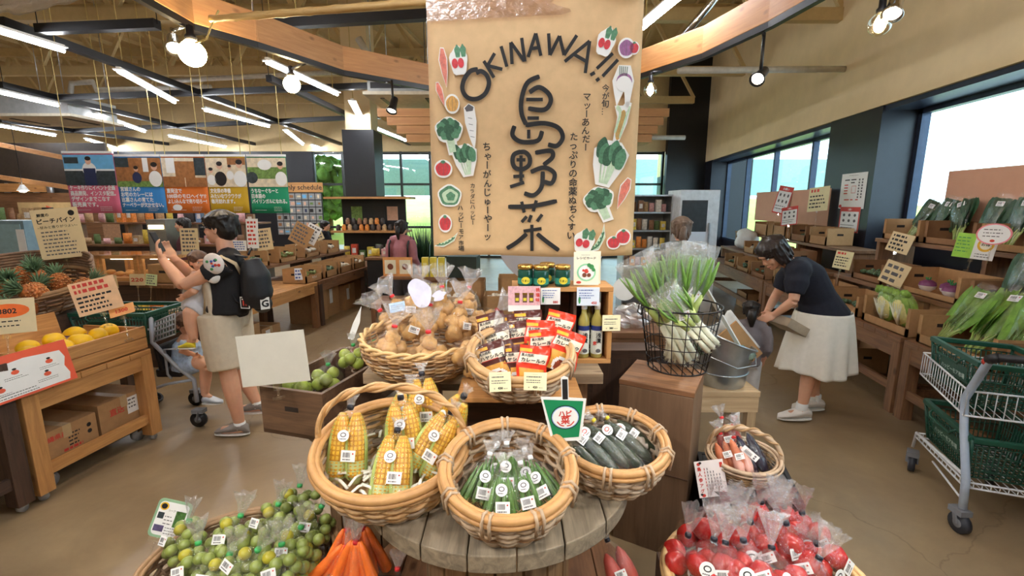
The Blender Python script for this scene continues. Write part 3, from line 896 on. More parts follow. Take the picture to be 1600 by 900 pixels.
for s in (-1, 1): m = MB(); m.box((s * (w_ / 2 - .011), 0, h_ / 2), (.022, l_, h_ - .046)); m.build('side', OAKZ, t, bevel=.002)
m = MB(); m.box((0, l_ / 2 - .005, h_ / 2), (w_ - .05, .008, h_ - .05)); m.build('back', DRK, t)
m = MB(); m.box((.06, .0, h_ / 2), (.014, l_ - .02, h_ - .05)); m.build('divider', DRKZ, t)
BSX = .235; BSD = 2.19
# bottles of pickling sauce
BOTG = mat('pickling sauce', (164, 152, 82), .1, var=.05)
BLAB = mat('pale bottle label', (222, 226, 216), .5, var=.05); NAVYP = mat('navy print', (36, 52, 120), .5)
def bottle(x, d, z, label):
    t = thing('sauce_bottle', label, 'bottle', W(x, d, z), YW, 'pickling sauce bottles')
    m = MB(); m.lathe([(.026, 0), (.028, .006), (.028, .17), (.024, .19), (.013, .215), (.012, .235)], seg=18); m.build('body', BOTG, t)
    m = MB(); m.lathe([(.0285, .02), (.0285, .135)], 0, 18, cap=False); m.lathe([(.0287, .135), (.0287, .158)], 1, 18, cap=False)
    m.build('wrapper', [BLAB, NAVYP], t)
    m = MB(); T = Matrix.Translation((0, -.0292, .085)) @ Matrix.Rotation(pi / 2, 4, 'X')
    for i, c in enumerate('浅漬'): text(m, c, .004, .018 - i * .026, .026, 0, .0004, 'C', .03, T=T)
    text(m, '素', -.013, -.018, .02, 1, .0004, 'C', .03, T=T)
    disc(m, .004, -.048, .012, .01, 2, .0004, 12, T)
    m.build('lettering', [INK, REDINK, GREYINK], t)
    m = MB(); m.lathe([(.0145, .235), (.0145, .262), (.013, .266)], seg=16); m.build('cap', WHITE, t)
bottle(.342, 2.13, BZ + .024, 'left bottle of the front pair of white capped pickling sauce bottles')
bottle(.405, 2.13, BZ + .024, 'right hand front bottle of white capped pickling sauce, beside the shelf side')
bottle(.375, 2.2, BZ + .024, 'white capped sauce bottle standing behind the front pair')
bottle(.10, 2.14, BZ + .024, 'sauce bottle with pale cap half hidden behind the curry pouches')
# jars on the shelf
GLID = mat('gold lid', (196, 158, 82), .25, .9); JAR = mat('dark green jar', (26, 74, 62), .12); YEL = mat('yellow label', (226, 208, 60), .5)
def jar(x, d, label):
    t = thing('preserve_jar', label, 'jar', W(x, d, BZ + .371), YW, 'green jars on the bottle shelf')
    m = MB(); m.lathe([(.033, 0), (.036, .006), (.036, .07), (.032, .08)], seg=20); m.build('glass', JAR, t)
    m = MB(); m.lathe([(.0365, .012), (.0365, .04)], 0, 20, cap=False)
    m2 = MB()
    m.build('label_band', mat('teal label', (44, 134, 116), .5), t)
    m = MB(); T = Matrix.Translation((0, -.0372, .03)) @ Matrix.Rotation(pi / 2, 4, 'X'); disc(m, 0, 0, .02, .017, 0, 0, 14, T); text(m, 'うまい', 0, -.006, .013, 1, .0004, 'C', .02, T=T); m.build('front_label', [YEL, INK], t)
    m = MB(); m.lathe([(.0355, .08), (.0365, .083), (.0365, .097), (.033, .1)], seg=24); m.build('lid', GLID, t)
jar(.063, 2.13, 'leftmost dark green jar with gold lid on the bottle shelf'); jar(.135, 2.115, 'second green jar with gold lid, in front on the bottle shelf')
jar(.17, 2.2, 'green jar with gold lid standing behind the others on the shelf'); jar(.236, 2.125, 'rightmost green jar with gold lid beside the recipe card')
# cards on the bottle shelf
def d_recipe(m, w, h):
    lines(m, w * -.2, h * .9, w * .4, 1, h * .04, 2); text(m, 'レシピカード', 0, h * .78, h * .085, 0, .001, 'C', .02, w=w * .75)
    disc(m, 0, h * .38, w * .38, h * .27, 4); disc(m, 0, h * .38, w * .31, h * .22, 5, .0014)
    for x, y, r, k in ((-.08, .3, .09, 7), (.1, .3, .08, 7), (0, .42, .09, 1), (.12, .46, .06, 5), (-.12, .44, .05, 1), (.2, .55, .1, 6), (.1, .6, .08, 6), (.28, .46, .07, 6)): disc(m, x * w, y * h, r * w, None, k, .0018 + .0003 * k, 12)
    disc(m, -w * .3, h * .08, w * .1, h * .04, 1, .0016)
PGREEN = mat('pale green print', (150, 214, 170), .6); GREENP = mat('leaf green print', (60, 140, 78), .6); BRNP = mat('brown print', (120, 62, 38), .6)
IV = mat('ivory card', (242, 236, 214), .7, var=.03)
card('recipe_card', 'ivory recipe card with a green circle of vegetables on the bottle shelf', 'card', .118, .155, W(.348, 2.13, BZ + .374), upright(YW, .1), d_recipe, IV, (INK, REDINK, GREYINK, BLUEINK, PGREEN, WHITE, GREENP, BRNP))
card('recipe_card', 'plain ivory card edge just behind the green circle recipe card', 'card', .118, .155, W(.362, 2.16, BZ + .374), upright(YW, .1), None, IV)
def d_price(price):
    def f(m, w, h):
        lines(m, -w * .42, h * .82, w * .84, 1, h * .1, 3, .001, .5); lines(m, -w * .4, h * .66, w * .7, 3, h * .13, 3, .001, .35)
        text(m, price, w * .38, h * .08, h * .2, 1, .001, 'R', .03); disc(m, -w * .38, h * .3, w * .05, h * .2, 6)
    return f
PM = (INK, REDINK, GREYINK, BLUEINK, PGREEN, WHITE, GREENP)
PALEB = mat('pale blue card', (222, 232, 246), .6, var=.02)
card('price_card', 'white price card reading 880 hung on the shelf edge below the jars', 'card', .09, .078, W(.178, 2.085, BZ + .29), upright(YW, .05), d_price('880'), WHITE, PM)
card('price_card', 'pale blue price card reading 450 hung below the recipe card', 'card', .105, .085, W(.352, 2.085, BZ + .285), upright(YW, .05), d_price('450'), PALEB, PM)
PINKP = mat('pink photo print', (226, 178, 186), .5, scale=90, var=.2)
def d_pink(m, w, h):
    rect(m, -w * .5, h * .25, w * .5, h, 0, .001)
    for x in (-.22, .02, .22):
        rect(m, x * w - w * .07, h * .36, x * w + w * .07, h * .66, 1, .0014); rect(m, x * w - w * .075, h * .66, x * w + w * .075, h * .74, 2, .0014); rect(m, x * w - w * .05, h * .42, x * w + w * .05, h * .54, 3, .0017)
    for i, c in enumerate('桃塩味'): text(m, c, w * .42, h * (.8 - .2 * i), h * .16, 4, .0015, 'C', .04)
card('photo_card', 'pink photo card showing three jars, behind the brown curry pouches', 'card', .145, .115, W(.055, 2.03, BZ + .27), upright(YW, .05), d_pink, WHITE, (PINKP, mat('jar print', (96, 62, 48), .6), GLID, YEL, REDINK))
IVY = mat('cream price card', (244, 238, 196), .6, var=.02)
def d_430(price):
    def f(m, w, h):
        lines(m, -w * .15, h * .88, w * .3, 1, h * .05, 2); lines(m, -w * .38, h * .72, w * .76, 1, h * .1, 2, .001, .6); lines(m, -w * .4, h * .54, w * .8, 2, h * .12, 2, .001, .35); text(m, price, 0, h * .12, h * .17, 0, .001, 'C', .03); lines(m, w * .16, h * .14, w * .2, 1, h * .1, 2); text(m, '¥', -w * .3, h * .12, h * .12, 0)
    return f
card('price_card', 'cream price card beside the bottles, clipped at the shelf side', 'card', .085, .075, W(.463, 2.08, BZ + .165), upright(YW + .05, .05), d_430('380'), IVY)
# --- baskets -----------------------------------------------------------------
bk = lambda px, py, z, d=None: onz(px, py, z)
TILT = lambda a, yaw=0: (a, 0, YW + yaw)
CB = W(-.425, 1.53, ZT + .035)
corn_b = basket('corn_basket', 'wide oval wicker basket with arched handle, holding corn', 'basket', CB, TILT(radians(15)), .255, .175, .92, .74, 8, 24, .007, WICK, RIMM, handle=.2, wraps=0, rimr=.014)
OB = W(-.012, 1.385, ZT + .04)
okra_b = basket('okra_basket', 'round wicker basket of okra bags at the front of the drum', 'basket', OB, TILT(radians(14)), .203, .175, 1, .72, 9, 20, .008, WICKG, RIMM, wraps=9, rimr=.014)
QB = W(.375, 1.615, ZT + .02)
cuke_b = basket('cucumber_basket', 'round wicker basket of bagged cucumbers at the right edge of the drum', 'basket', QB, TILT(radians(8)), .195, .15, 1, .74, 8, 20, .008, WICKG, RIMM, wraps=9, rimr=.013)
PB = W(-.42, 2.08, BZ + .005)
pot_b = basket('potato_basket', 'large shallow pale wicker basket heaped with bagged potatoes', 'basket', PB, TILT(radians(7)), .27, .15, .88, .8, 12, 34, .0055, WICK, mat('pale cane braid', (222, 184, 128), .5, var=.15), braid=True, rimr=.008)
UB = W(.035, 1.84, ZT + .297)
cur_b = basket('curry_basket', 'round wicker basket full of red and brown curry pouches', 'basket', UB, TILT(radians(14)), .207, .15, 1, .72, 8, 20, .008, WICKG, mat('tan cane rim', (200, 160, 112), .5, var=.15), wraps=8, rimr=.012)
# --- potatoes ------------------------------------------------------------------
POT = mat('potato skin', (196, 152, 92), .65, var=.18, scale=45, bump=.1)
pmesh = [MB().ell((0, 0, 0), (.037, .031, .029), 0, 14, 10, None, .35, 7) for _ in range(3)]
REDT = mat('red tape', (214, 40, 44), .4); GRT = mat('green tape', (60, 170, 90), .4); BLT = mat('black tape', (26, 28, 40), .4); WT = mat('white tape', (235, 235, 235), .4)
def bag_of(name, label, cat, items, prof, tie, stick, tz, group, tl=.075, ts=.055, sx=1, sy=1, tieM=REDT, seg=20, item_name='potato', amp=.12, f=22):
    t = thing(name, label, cat, (0, 0, 0), 0, group)
    for q, mt in items: q.build(item_name, mt, t)
    m = MB(); bag_shell(m, prof, seg, amp, f, sx, sy); tuft(m, tz, .008, tl, ts); m.build('bag', [CLEAR, TUFT], t)
    m = MB(); m.lathe([(.011, tz - .006), (.012, tz), (.011, tz + .006)], seg=8); m.build('tie', tieM, t)
    for l, r, w, h, rd, pc in stick: sticker(t, l, r, w, h, rd, pc)
    return t
def potato_bag(seed):
    random.seed(seed); items = []
    for i, (x, y, z) in enumerate([(-.036, -.02, .03), (.036, -.015, .03), (0, .034, .03), (-.03, .005, .082), (.034, .012, .08), (.0, -.03, .074), (.002, .005, .118)]):
        q = MB(); b = pmesh[i % 3]; q.T = Matrix.Translation((x, y, z)) @ Euler((random.random() * 6, random.random() * 6, random.random() * 6)).to_matrix().to_4x4()
        q.add([tuple(v) for v in b.v], b.f, 0, True); items.append((q, POT))
    return bag_of('potato_bag', 'x', 'bag of potatoes', items, [(.03, -.004), (.068, .006), (.078, .04), (.074, .085), (.05, .13), (.018, .158), (.009, .17)], None,
                  [((-.02, -.08, .06), upright(0, -.1), .045, .03, False, REDINK)], .17, 'potato bags')
pots = [potato_bag(21), potato_bag(22)]
PL = [(236, 505, 1.09, 'back left potato bag'), ]
PB_POS = [(610, 548, 1.10, .3, .2, 0, 'potato bag at the left front of the potato basket, near the rim'), (672, 556, 1.10, -.4, 0, .2, 'potato bag at the front middle, white sticker on the rim side'),
          (738, 555, 1.10, .6, .9, 0, 'potato bag at the right front of the potato basket, tail to the right'), (612, 512, 1.13, .9, -.5, .2, 'potato bag at the left side of the potato heap'),
          (660, 510, 1.17, 0, .35, 0, 'potato bag in the middle of the potato heap with red tape'), (716, 508, 1.17, 2, .3, -.1, 'potato bag right of the middle, showing four clean potatoes'),
          (752, 505, 1.13, 1, 1.0, 0, 'potato bag at the right end of the heap beside the curry pouches'), (650, 478, 1.22, .4, .1, 0, 'potato bag on top of the heap below the white flower shaped tag'),
          (690, 482, 1.24, 3, -.1, .2, 'potato bag on top of the heap, right of the white tag'), (728, 480, 1.19, 1.4, .2, .1, 'potato bag at the back right with its tail standing up'),
          (630, 490, 1.17, 2.2, -.4, -.2, 'potato bag at the back left with a pale blue label')]
for i, (px, py, z, rz, ry, rx, lab) in enumerate(PB_POS):
    p = onz(px, py, z); src = pots[i % 2]
    o = src if i < 2 else dup(src, (0, 0, 0))
    c = Vector((0, 0, .075)); E_ = Euler((rx - .1, ry, rz * .4 + YW)); o.rotation_euler = E_; o.location = p - E_.to_matrix() @ c; o['label'] = lab; o.scale = (1.1,) * 3
# white flower shaped tag and pale blue label tag
m = MB(); m.poly([(.05 * cos(a) * (1 + .12 * cos(3 * a)) - .02, .072 * sin(a)) for a in [2 * pi * k / 26 for k in range(26)]], .002)
m.poly([(.055 + .03 * cos(a) * (1 + .25 * cos(5 * a)), -.05 + .024 * sin(a)) for a in [2 * pi * k / 30 for k in range(30)]], .002, z=.0001)
tag(m.build('flower_tag', mat('lilac white card', (216, 216, 236), .5), None, P(662, 455, 2.12), upright(YW, .2, .45)), 'white tag cut like a flower behind the top potato bags', 'tag')
card('name_card', 'pale blue label card at the back left of the potato heap', 'card', .075, .045, P(622, 487, 2.13), upright(YW, .3, .2), lambda m, w, h: lines(m, -w * .4, h * .7, w * .8, 3, h * .2, 2), mat('sky blue card', (166, 208, 246), .6))
# --- curry pouches ---------------------------------------------------------------
PR = mat('red pouch', (226, 58, 30), .28, var=.06); PBn = mat('brown pouch', (86, 40, 34), .28, var=.1); POR = mat('orange curry print', (222, 160, 60), .4, scale=50, var=.2); PYE = mat('yellow print', (246, 176, 50), .35); PCR = mat('cream print', (238, 228, 206), .4); PFD = mat('food print', (150, 70, 44), .5, scale=70, var=.5)
def pouch(base, txt):
    t = thing('curry_pouch', 'x', 'pouch', (0, 0, 0), 0)
    w, h = .125, .175
    def fn(u, v, s=1):
        x = (u - .5) * w; y = v * h; b = (sin(pi * min(1, max(0, (u - .04) / .92))) ** .5) * (sin(pi * min(1, max(0, (v - .06) / .86))) ** .5)
        return Vector((x + .004 * sin(v * 9), y, s * (.014 * b + .001) + .003 * mnoise.noise(Vector((u * 5, v * 5, s)))))
    def mf(u, v):
        if .56 < v < .82 and .06 < u < .94: return 1
        if v < .45 and .1 < u < .9:
            if (u - .5) ** 2 / .12 + (v - .12) ** 2 / .05 < .5: return 3
            if (u - .5) ** 2 / .16 + (v - .14) ** 2 / .075 < .62: return 4
            return 2
        if .84 < v < .93 and u < .42: return 5
        return 0
    m = MB(); m.grid(lambda u, v: fn(u, v, 1), 22, 26, 0, True, None, mf); m.grid(lambda u, v: fn(1 - u, v, -1), 10, 10, 0)
    m.build('film', [base, PCR, POR, PFD, WHITE, PYE], t)
    m = MB(); z = .0185
    text(m, '直火焙煎', -w * .4, h * .74, h * .075, 0, z, bold=.03); text(m, txt, 0, h * .615, h * .105, 0, z, 'C', .04, w=w * .78)
    rect(m, -w * .38, h * .575, w * .2, h * .592, 1, z)
    m.build('lettering', [INK, REDINK], t)
    return t
red0 = pouch(PR, 'カレールゥ'); brn0 = pouch(PBn, 'ハヤシルゥ')
CP = [('r', 830, 588, 1.795, -.12, .35, 'red curry pouch standing at the front middle of the curry basket'), ('r', 878, 562, 1.83, -.35, .3, 'red curry pouch at the right front, tilted to the right'),
      ('r', 852, 560, 1.885, .1, .3, 'red curry pouch between and behind the two front red ones'), ('r', 842, 545, 1.93, -.05, .3, 'red curry pouch in the back row, its top edge showing'), ('r', 868, 530, 1.965, -.25, .25, 'rearmost red curry pouch at the right back'),
      ('b', 776, 580, 1.85, .32, .35, 'brown hayashi pouch at the left front corner of the curry basket'), ('b', 806, 585, 1.855, .1, .32, 'brown hayashi pouch right beside the front red pouch'),
      ('b', 784, 552, 1.93, .3, .3, 'brown hayashi pouch in the second row at the left'), ('b', 812, 546, 1.95, .15, .3, 'brown hayashi pouch in the second row beside the red ones'),
      ('b', 774, 532, 1.985, .25, .22, 'brown hayashi pouch at the far left back of the basket'), ('b', 800, 534, 2.0, .15, .22, 'brown hayashi pouch at the back, second from the left'), ('b', 826, 528, 2.0, .05, .22, 'brown hayashi pouch at the back middle below the pink photo card')]
fr = {'r': 0, 'b': 0}
for k, px, py, d, roll, tilt, lab in CP:
    src = red0 if k == 'r' else brn0; o = src if not fr[k] else dup(src, (0, 0, 0)); fr[k] = 1
    p = P(px, py, d); E_ = upright(YW, tilt, roll); o.rotation_euler = E_; o.location = p - E_.to_matrix() @ Vector((0, .05, 0)); o['label'] = lab; o['group'] = 'red curry pouches' if k == 'r' else 'brown hayashi pouches'
card('price_card', 'cream price card reading 430 at the left of the curry basket front', 'card', .078, .07, P(782, 612, 1.565), upright(YW + .06, .25, .02), d_430('430'), IVY)
card('price_card', 'cream price card reading 420 right of its twin on the curry basket front', 'card', .082, .064, P(836, 610, 1.56), upright(YW - .05, .25, -.01), d_430('420'), IVY)
# --- corn ------------------------------------------------------------------------
CORN = mat('corn kernels', (236, 190, 62), .35, var=.14, scale=80); HUSK = mat('pale green husk', (184, 204, 112), .5, var=.2, scale=24); HUSKW = mat('white husk end', (204, 214, 146), .6, var=.1)
def ear(x, rot):
    m = MB(); L = .2
    pr = []; n = 40
    for i in range(n + 1):
        u = i / n; pr.append((.0285 * (min(1, (u / .06 + .4)) ** .5) * (1 - max(0, u - .6) ** 2 * 4.2) + .0005, u * L))
    def fn(q, a, i): k = 1 + .09 * abs(cos(a * 7)) * (1 if i > 2 else 0) + .05 * cos(i * pi); return Vector((q.x * k, q.y * k, q.z))
    m.lathe(pr, 0, 84, None, True, fn=fn)
    for q in range(n * 84):
        if q % 6 in (2, 3) or (q // 84) % 3 == 2: m.m[q] = 1  # grooves get a darker corn colour, the shade between kernels painted in
    h = MB()
    for s0, s1 in ((.95, 2.7), (2.6, 4.3), (4.2, 5.6)):
        def hf(u, v, s0=s0, s1=s1):
            a = s0 + (s1 - s0) * u * (1 - .12 * v) - pi / 2 + .2
            r = .0305 * (min(1, v / .08 + .45)) ** .5 * (1 - max(0, v - .5) ** 2 * 2.7) + .0035 + .0012 * sin(u * 22)
            return Vector((r * cos(a), r * sin(a), v * L * (1.0 - .05 * abs(u - .5)) - .004))
        h.grid(hf, 14, 16)
    h.lathe([(.004, -.02), (.012, -.018), (.018, -.006), (.0295, .012), (.032, .04), (.0315, .055)], 1, 18, cap=False); h.lathe([(.001, -.02), (.012, -.0185)], 1, 14, cap=False)
    T = Matrix.Translation((x, 0, .02)) @ Matrix.Rotation(rot, 4, 'Y')
    m.v = [T @ v for v in m.v]; h.v = [T @ v for v in h.v]
    return m, h
def corn_pack(sd):
    random.seed(sd); t = thing('corn_pack', 'x', 'pack of corn', (0, 0, 0), 0, 'corn packs')
    for x, r in ((-.032, .05), (.032, -.05)):
        k, h = ear(x, r); o = k.build('ear', [CORN, mat('kernel groove shade', (206, 146, 34), .5, var=.1)], t); h.build('husk', [HUSK, HUSKW], o)
    m = MB(); bag_shell(m, [(.05, -.006), (.07, .02), (.071, .1), (.064, .16), (.038, .215), (.01, .235)], 20, .07, 20, 1, .62); tuft(m, .238, .007, .03, .02); m.build('bag', [CLEAR, TUFT], t)
    m = MB(); m.lathe([(.01, .228), (.012, .238), (.01, .246)], seg=8); m.build('tie', BLT, t)
    sticker(t, (-.002, -.044, .155), upright(0, .12), .036, .036, True, GREYINK, 'round_sticker'); sticker(t, (.018, -.047, .095), upright(0, 0, -.03), .044, .034)
    return t
corn0 = corn_pack(5)
CN = [(543, 708, 1.52, .02, .32, 0, 'two ear corn pack standing alone at the left of the corn basket'), (632, 668, 1.66, .12, .3, .1, 'corn pack leaning at the back left of the corn group'),
      (664, 648, 1.70, -.12, .25, -.1, 'corn pack at the very back with a round sticker near its tie'), (632, 690, 1.57, -.1, .3, .05, 'corn pack in the middle with a square price sticker'),
      (672, 706, 1.535, .42, .38, -.2, 'corn pack at the right leaning outward to the upper right'), (698, 672, 1.62, .35, .3, -.9, 'corn pack at the far right edge seen from its side'),
      (612, 748, 1.44, .02, .6, 0, 'short looking corn pack lying at the front middle of the corn basket')]
for i, (px, py, d, roll, tilt, yw, lab) in enumerate(CN):
    o = corn0 if i == 0 else dup(corn0, (0, 0, 0)); p = P(px, py, d)
    E_ = (Matrix.Rotation(YW + yw, 3, 'Z') @ Matrix.Rotation(-tilt, 3, 'X') @ Matrix.Rotation(roll, 3, 'Y')).to_euler()
    o.rotation_euler = E_; o.location = p - E_.to_matrix() @ Vector((0, 0, .105)); o['label'] = lab; o.scale = (1.12,) * 3
# white net and husk packing in the corn basket
NETM = mat('white foam net', (238, 234, 222), .7, var=.05); random.seed(9)
m = MB()
for i in range(70):
    a = random.uniform(0, 2 * pi); r = .2 * sqrt(random.random()); b = random.uniform(0, pi); l = random.uniform(.02, .04)
    c = Vector((r * cos(a), r * sin(a) * .9, .045 + .02 * random.random() + .03 * (r / .2) ** 2))
    e = Vector((cos(b), sin(b), random.uniform(-.3, .3))) * l
    m.tube([c - e, c + Vector((0, 0, .012)), c + e], .006, 0, 5, flat=.6)
o = tag(m.build('foam_packing', NETM, None, CB, TILT(radians(15))), 'white foam netting that lines the corn basket', 'packing', kind='stuff')
# --- okra -------------------------------------------------------------------------
OKR = mat('okra green', (86, 132, 52), .45, var=.2, scale=30); OKT = mat('okra cap', (128, 160, 82), .5)
def okra_bag(sd):
    random.seed(sd); t = thing('okra_bag', 'x', 'bag of okra', (0, 0, 0), 0, 'okra bags')
    for i in range(9):
        a = (i - 4) * .085; y = (-.012 if i % 2 else .012)
        q = MB(); L = random.uniform(.1, .12)
        def fn(p, an, k): r = 1 + .13 * cos(5 * an); return Vector((p.x * r, p.y * r, p.z))
        q.lathe([(.0075, 0), (.0085, .008), (.0078, .03), (.0062, L * .6), (.003, L * .9), (.0006, L)], 0, 20, None, True, fn=fn)
        q.lathe([(.003, -.008), (.004, -.004), (.0085, 0), (.0088, .006)], 1, 10)
        T = Matrix.Translation(((i - 4) * .0125, y, .012)) @ Matrix.Rotation(-a * .8, 4, 'Y')
        q.v = [T @ v for v in q.v]; q.build('okra_pod', [OKR, OKT], t)
    m = MB(); bag_shell(m, [(.05, -.004), (.066, .012), (.058, .06), (.034, .115), (.009, .145)], 18, .07, 20, 1, .5); tuft(m, .148, .006, .03, .022); m.build('bag', [CLEAR, TUFT], t)
    m = MB(); m.lathe([(.008, .142), (.009, .148), (.008, .154)], seg=8); m.build('tie', WT, t)
    sticker(t, (.0, -.027, .085), upright(0, .12), .034, .034, True, GREYINK, 'round_sticker'); sticker(t, (.006, -.036, .04), upright(0, .06, .06), .04, .032)
    return t
ok0 = okra_bag(31)
OK = [(752, 760, 1.385, .35, .45, .2, 'okra bag at the left of the okra heap'), (783, 783, 1.330, .05, .5, 0, 'okra bag at the front middle of the okra basket'), (822, 776, 1.365, -.22, .5, -.1, 'okra bag at the right front with a red dotted sticker'),
      (790, 743, 1.425, .03, .35, 0, 'okra bag standing behind the front one, its clear tail on top'), (828, 753, 1.435, -.3, .4, -.3, 'okra bag at the right back of the okra heap'), (770, 746, 1.445, .2, .35, .2, 'okra bag at the back left of the okra heap'), (847, 763, 1.395, -.6, .55, -.4, 'okra bag lying at the far right inside the okra basket')]
for i, (px, py, d, roll, tilt, yw, lab) in enumerate(OK):
    o = ok0 if i == 0 else dup(ok0, (0, 0, 0)); p = P(px, py, d)
    E_ = (Matrix.Rotation(YW + yw, 3, 'Z') @ Matrix.Rotation(-tilt, 3, 'X') @ Matrix.Rotation(roll, 3, 'Y')).to_euler()
    o.rotation_euler = E_; o.location = p - E_.to_matrix() @ Vector((0, 0, .06)); o['label'] = lab; o.scale = (1.12,) * 3
m = MB(); random.seed(4)
for i in range(160):
    a = random.uniform(0, 2 * pi); r = .15 * sqrt(random.random()); b = random.uniform(0, pi); c = Vector((r * cos(a), r * sin(a), .03 + .02 * random.random())); e = Vector((cos(b), sin(b), random.uniform(-.2, .3))) * .035
    m.tube([c - e, c + Vector((0, 0, .008)), c + e], .0012, 0, 4)
tag(m.build('straw_bedding', mat('straw', (190, 150, 96), .7), None, OB, TILT(radians(14))), 'loose straw bedding under the okra bags', 'straw', kind='stuff')
# --- cucumbers -----------------------------------------------------------------------
CUK = mat('dark cucumber', (28, 48, 24), .3, var=.35, scale=40, bump=.15)
def cuke_bag(sd):
    random.seed(sd); t = thing('cucumber_bag', 'x', 'bag of cucumbers', (0, 0, 0), 0, 'cucumber bags')
    for x in (-.024, .024):
        q = MB(); n = 10
        q.tube([(x + .004 * sin(i * .3), 0, .01 + i * .022) for i in range(n + 1)], [.008, .018, .0225, .024, .0245, .0245, .024, .0235, .021, .015, .005], 0, 12); q.build('cucumber', CUK, t)
    m = MB(); bag_shell(m, [(.03, -.006), (.052, .02), (.054, .12), (.052, .2), (.025, .245), (.009, .262)], 20, .06, 18, 1, .62); tuft(m, .265, .006, .035, .02); m.build('bag', [CLEAR, TUFT], t)
    m = MB(); m.lathe([(.009, .258), (.01, .264), (.009, .27)], seg=8); m.build('tie', mat('yellow tape', (236, 214, 60), .4), t)
    sticker(t, (-.012, -.036, .2), upright(0), .042, .042, True, REDINK, 'round_sticker'); sticker(t, (.012, -.036, .15), upright(0, 0, .1), .04, .032)
    return t
cu0 = cuke_bag(41)
CU = [(915, 704, 1.590, -.75, .85, 0, 'cucumber bag at the far left behind the green sign'), (940, 702, 1.600, -.72, .85, 0, 'cucumber bag at the front left with its round sticker near the green sign'), (975, 696, 1.630, -.75, .85, .1, 'cucumber bag on top in the middle with a red round sticker'), (993, 694, 1.680, -.7, .8, .1, 'cucumber bag lying highest, at the back right of the basket')]
for i, (px, py, d, roll, tilt, yw, lab) in enumerate(CU):
    o = cu0 if i == 0 else dup(cu0, (0, 0, 0)); p = P(px, py, d)
    E_ = (Matrix.Rotation(YW + yw, 3, 'Z') @ Matrix.Rotation(-tilt, 3, 'X') @ Matrix.Rotation(roll, 3, 'Y')).to_euler()
    o.rotation_euler = E_; o.location = p - E_.to_matrix() @ Vector((0, 0, .12)); o['label'] = lab
m = MB(); random.seed(8)
m.grid(lambda u, v: Vector(((u - .5) * .16 + .07, (v - .5) * .12 + .09, .08 + .05 * mnoise.noise(Vector((u * 4, v * 4, 1))) + .03 * mnoise.noise(Vector((u * 11, v * 11, 5))))), 18, 14)
tag(m.build('packing_paper', mat('grey paper', (170, 160, 146), .8), None, QB, TILT(radians(7)), solid=.001), 'crumpled grey paper behind the cucumber bags', 'paper')
# green pan shaped sign
GS = mat('green paint', (18, 134, 84), .45, var=.05)
def d_green(m, w, h):
    o = [(-.5, 1.0), (.5, .93), (.36, .06), (-.27, .04)]
    m.poly([(x * w, y * h) for x, y in [(-.46, .96), (.45, .9), (.33, .1), (-.24, .08)]], .0006, 0, z=.0004)
    disc(m, .03 * w, .55 * h, w * .33, h * .27, 1, .0014, 24); disc(m, .03 * w, .55 * h, w * .31, h * .25, 2, .0018, 24); disc(m, .03 * w, .55 * h, w * .29, h * .235, 3, .0022, 24)
    text(m, 'ハピ', .03 * w, .58 * h, h * .15, 4, .0026, 'C', .04); text(m, '菜', .03 * w, .42 * h, h * .2, 4, .0026, 'C', .04)
    stroke(m, [(-.16 * w, .46 * h), (-.08 * w, .38 * h), (.0, .36 * h)], .004, 4, .0026); stroke(m, [(.06 * w, .36 * h), (.15 * w, .38 * h), (.23 * w, .46 * h)], .004, 4, .0026)
    rect(m, -.02 * w, .95 * h, .1 * w, 1.4 * h, 5, .0008)
w_, h_ = .15, .155
t = thing('green_sign', 'green pan shaped sign with red characters in an oval between the okra and cucumber baskets', 'sign', P(882, 690, 1.46), upright(YW, .12, .03))
m = MB(); m.poly([(x * w_, y * h_) for x, y in [(-.52, 1.02), (-.04, 1.0), (-.05, 1.43), (.03, 1.47), (.12, 1.43), (.12, .985), (.52, .95), (.38, .02), (-.29, 0)]], .003, 0, z=-.003); m.build('sheet', WHITE, t)
m = MB(); d_green(m, w_, h_); m.build('print', [GS, INK, mat('pale blue ink', (150, 190, 230), .6), WHITE, REDINK, INK], t)
m = MB(); m.box((0, -.005, 0), (.1, .018, .01)); m.tube([(.02, -.01, 0), (.03, -.06, -.0)], .006, seg=8); m.build('clear_clip', ACRYL, t)
# --- leeks in the wire basket ----------------------------------------------------------
LC = P(1058, 560, 2.36); LC.z = .888
WIRE = mat('black wire', (34, 32, 34), .4, .5)
t = thing('wire_basket', 'black wire basket holding bagged leeks on the tall brown box', 'basket', LC, YW)
m = MB(); rb, rt, hh = .15, .205, .34
for k in range(18):
    a = 2 * pi * k / 18; m.tube([(rb * cos(a), rb * sin(a), .003), (rt * cos(a), rt * sin(a), hh)], .0025, seg=5)
for j in range(1, 5):
    u = j / 5; r = rb + (rt - rb) * u; m.tube([(r * cos(2 * pi * k / 36), r * sin(2 * pi * k / 36), hh * u) for k in range(36)], .0025, 0, 5, True)
m.tube([(rb * cos(2 * pi * k / 36), rb * sin(2 * pi * k / 36), .004) for k in range(36)], .004, 0, 6, True)
for k in range(-3, 4): x = k * .04; y = sqrt(rb * rb - x * x); m.tube([(x, -y, .004), (x, y, .004)], .0025, seg=5)
m.build('wire_mesh', WIRE, t)
m = MB(); m.tube([(rt * cos(2 * pi * k / 40), rt * sin(2 * pi * k / 40), hh) for k in range(40)], .0045, 0, 6, True); m.build('rim', WIRE, t)
for s in (-1, 1):
    m = MB(); m.tube([(s * rt, -.04, hh), (s * (rt + .01), -.035, hh - .045), (s * (rt + .01), .035, hh - .045), (s * rt, .04, hh)], .0035, seg=6); m.build('handle', WIRE, t)
LKW = mat('leek white', (236, 238, 214), .45, var=.05); LKG = mat('leek green', (112, 156, 70), .5, var=.25, scale=18); LKP = mat('leek pale green', (190, 208, 122), .45, var=.12)
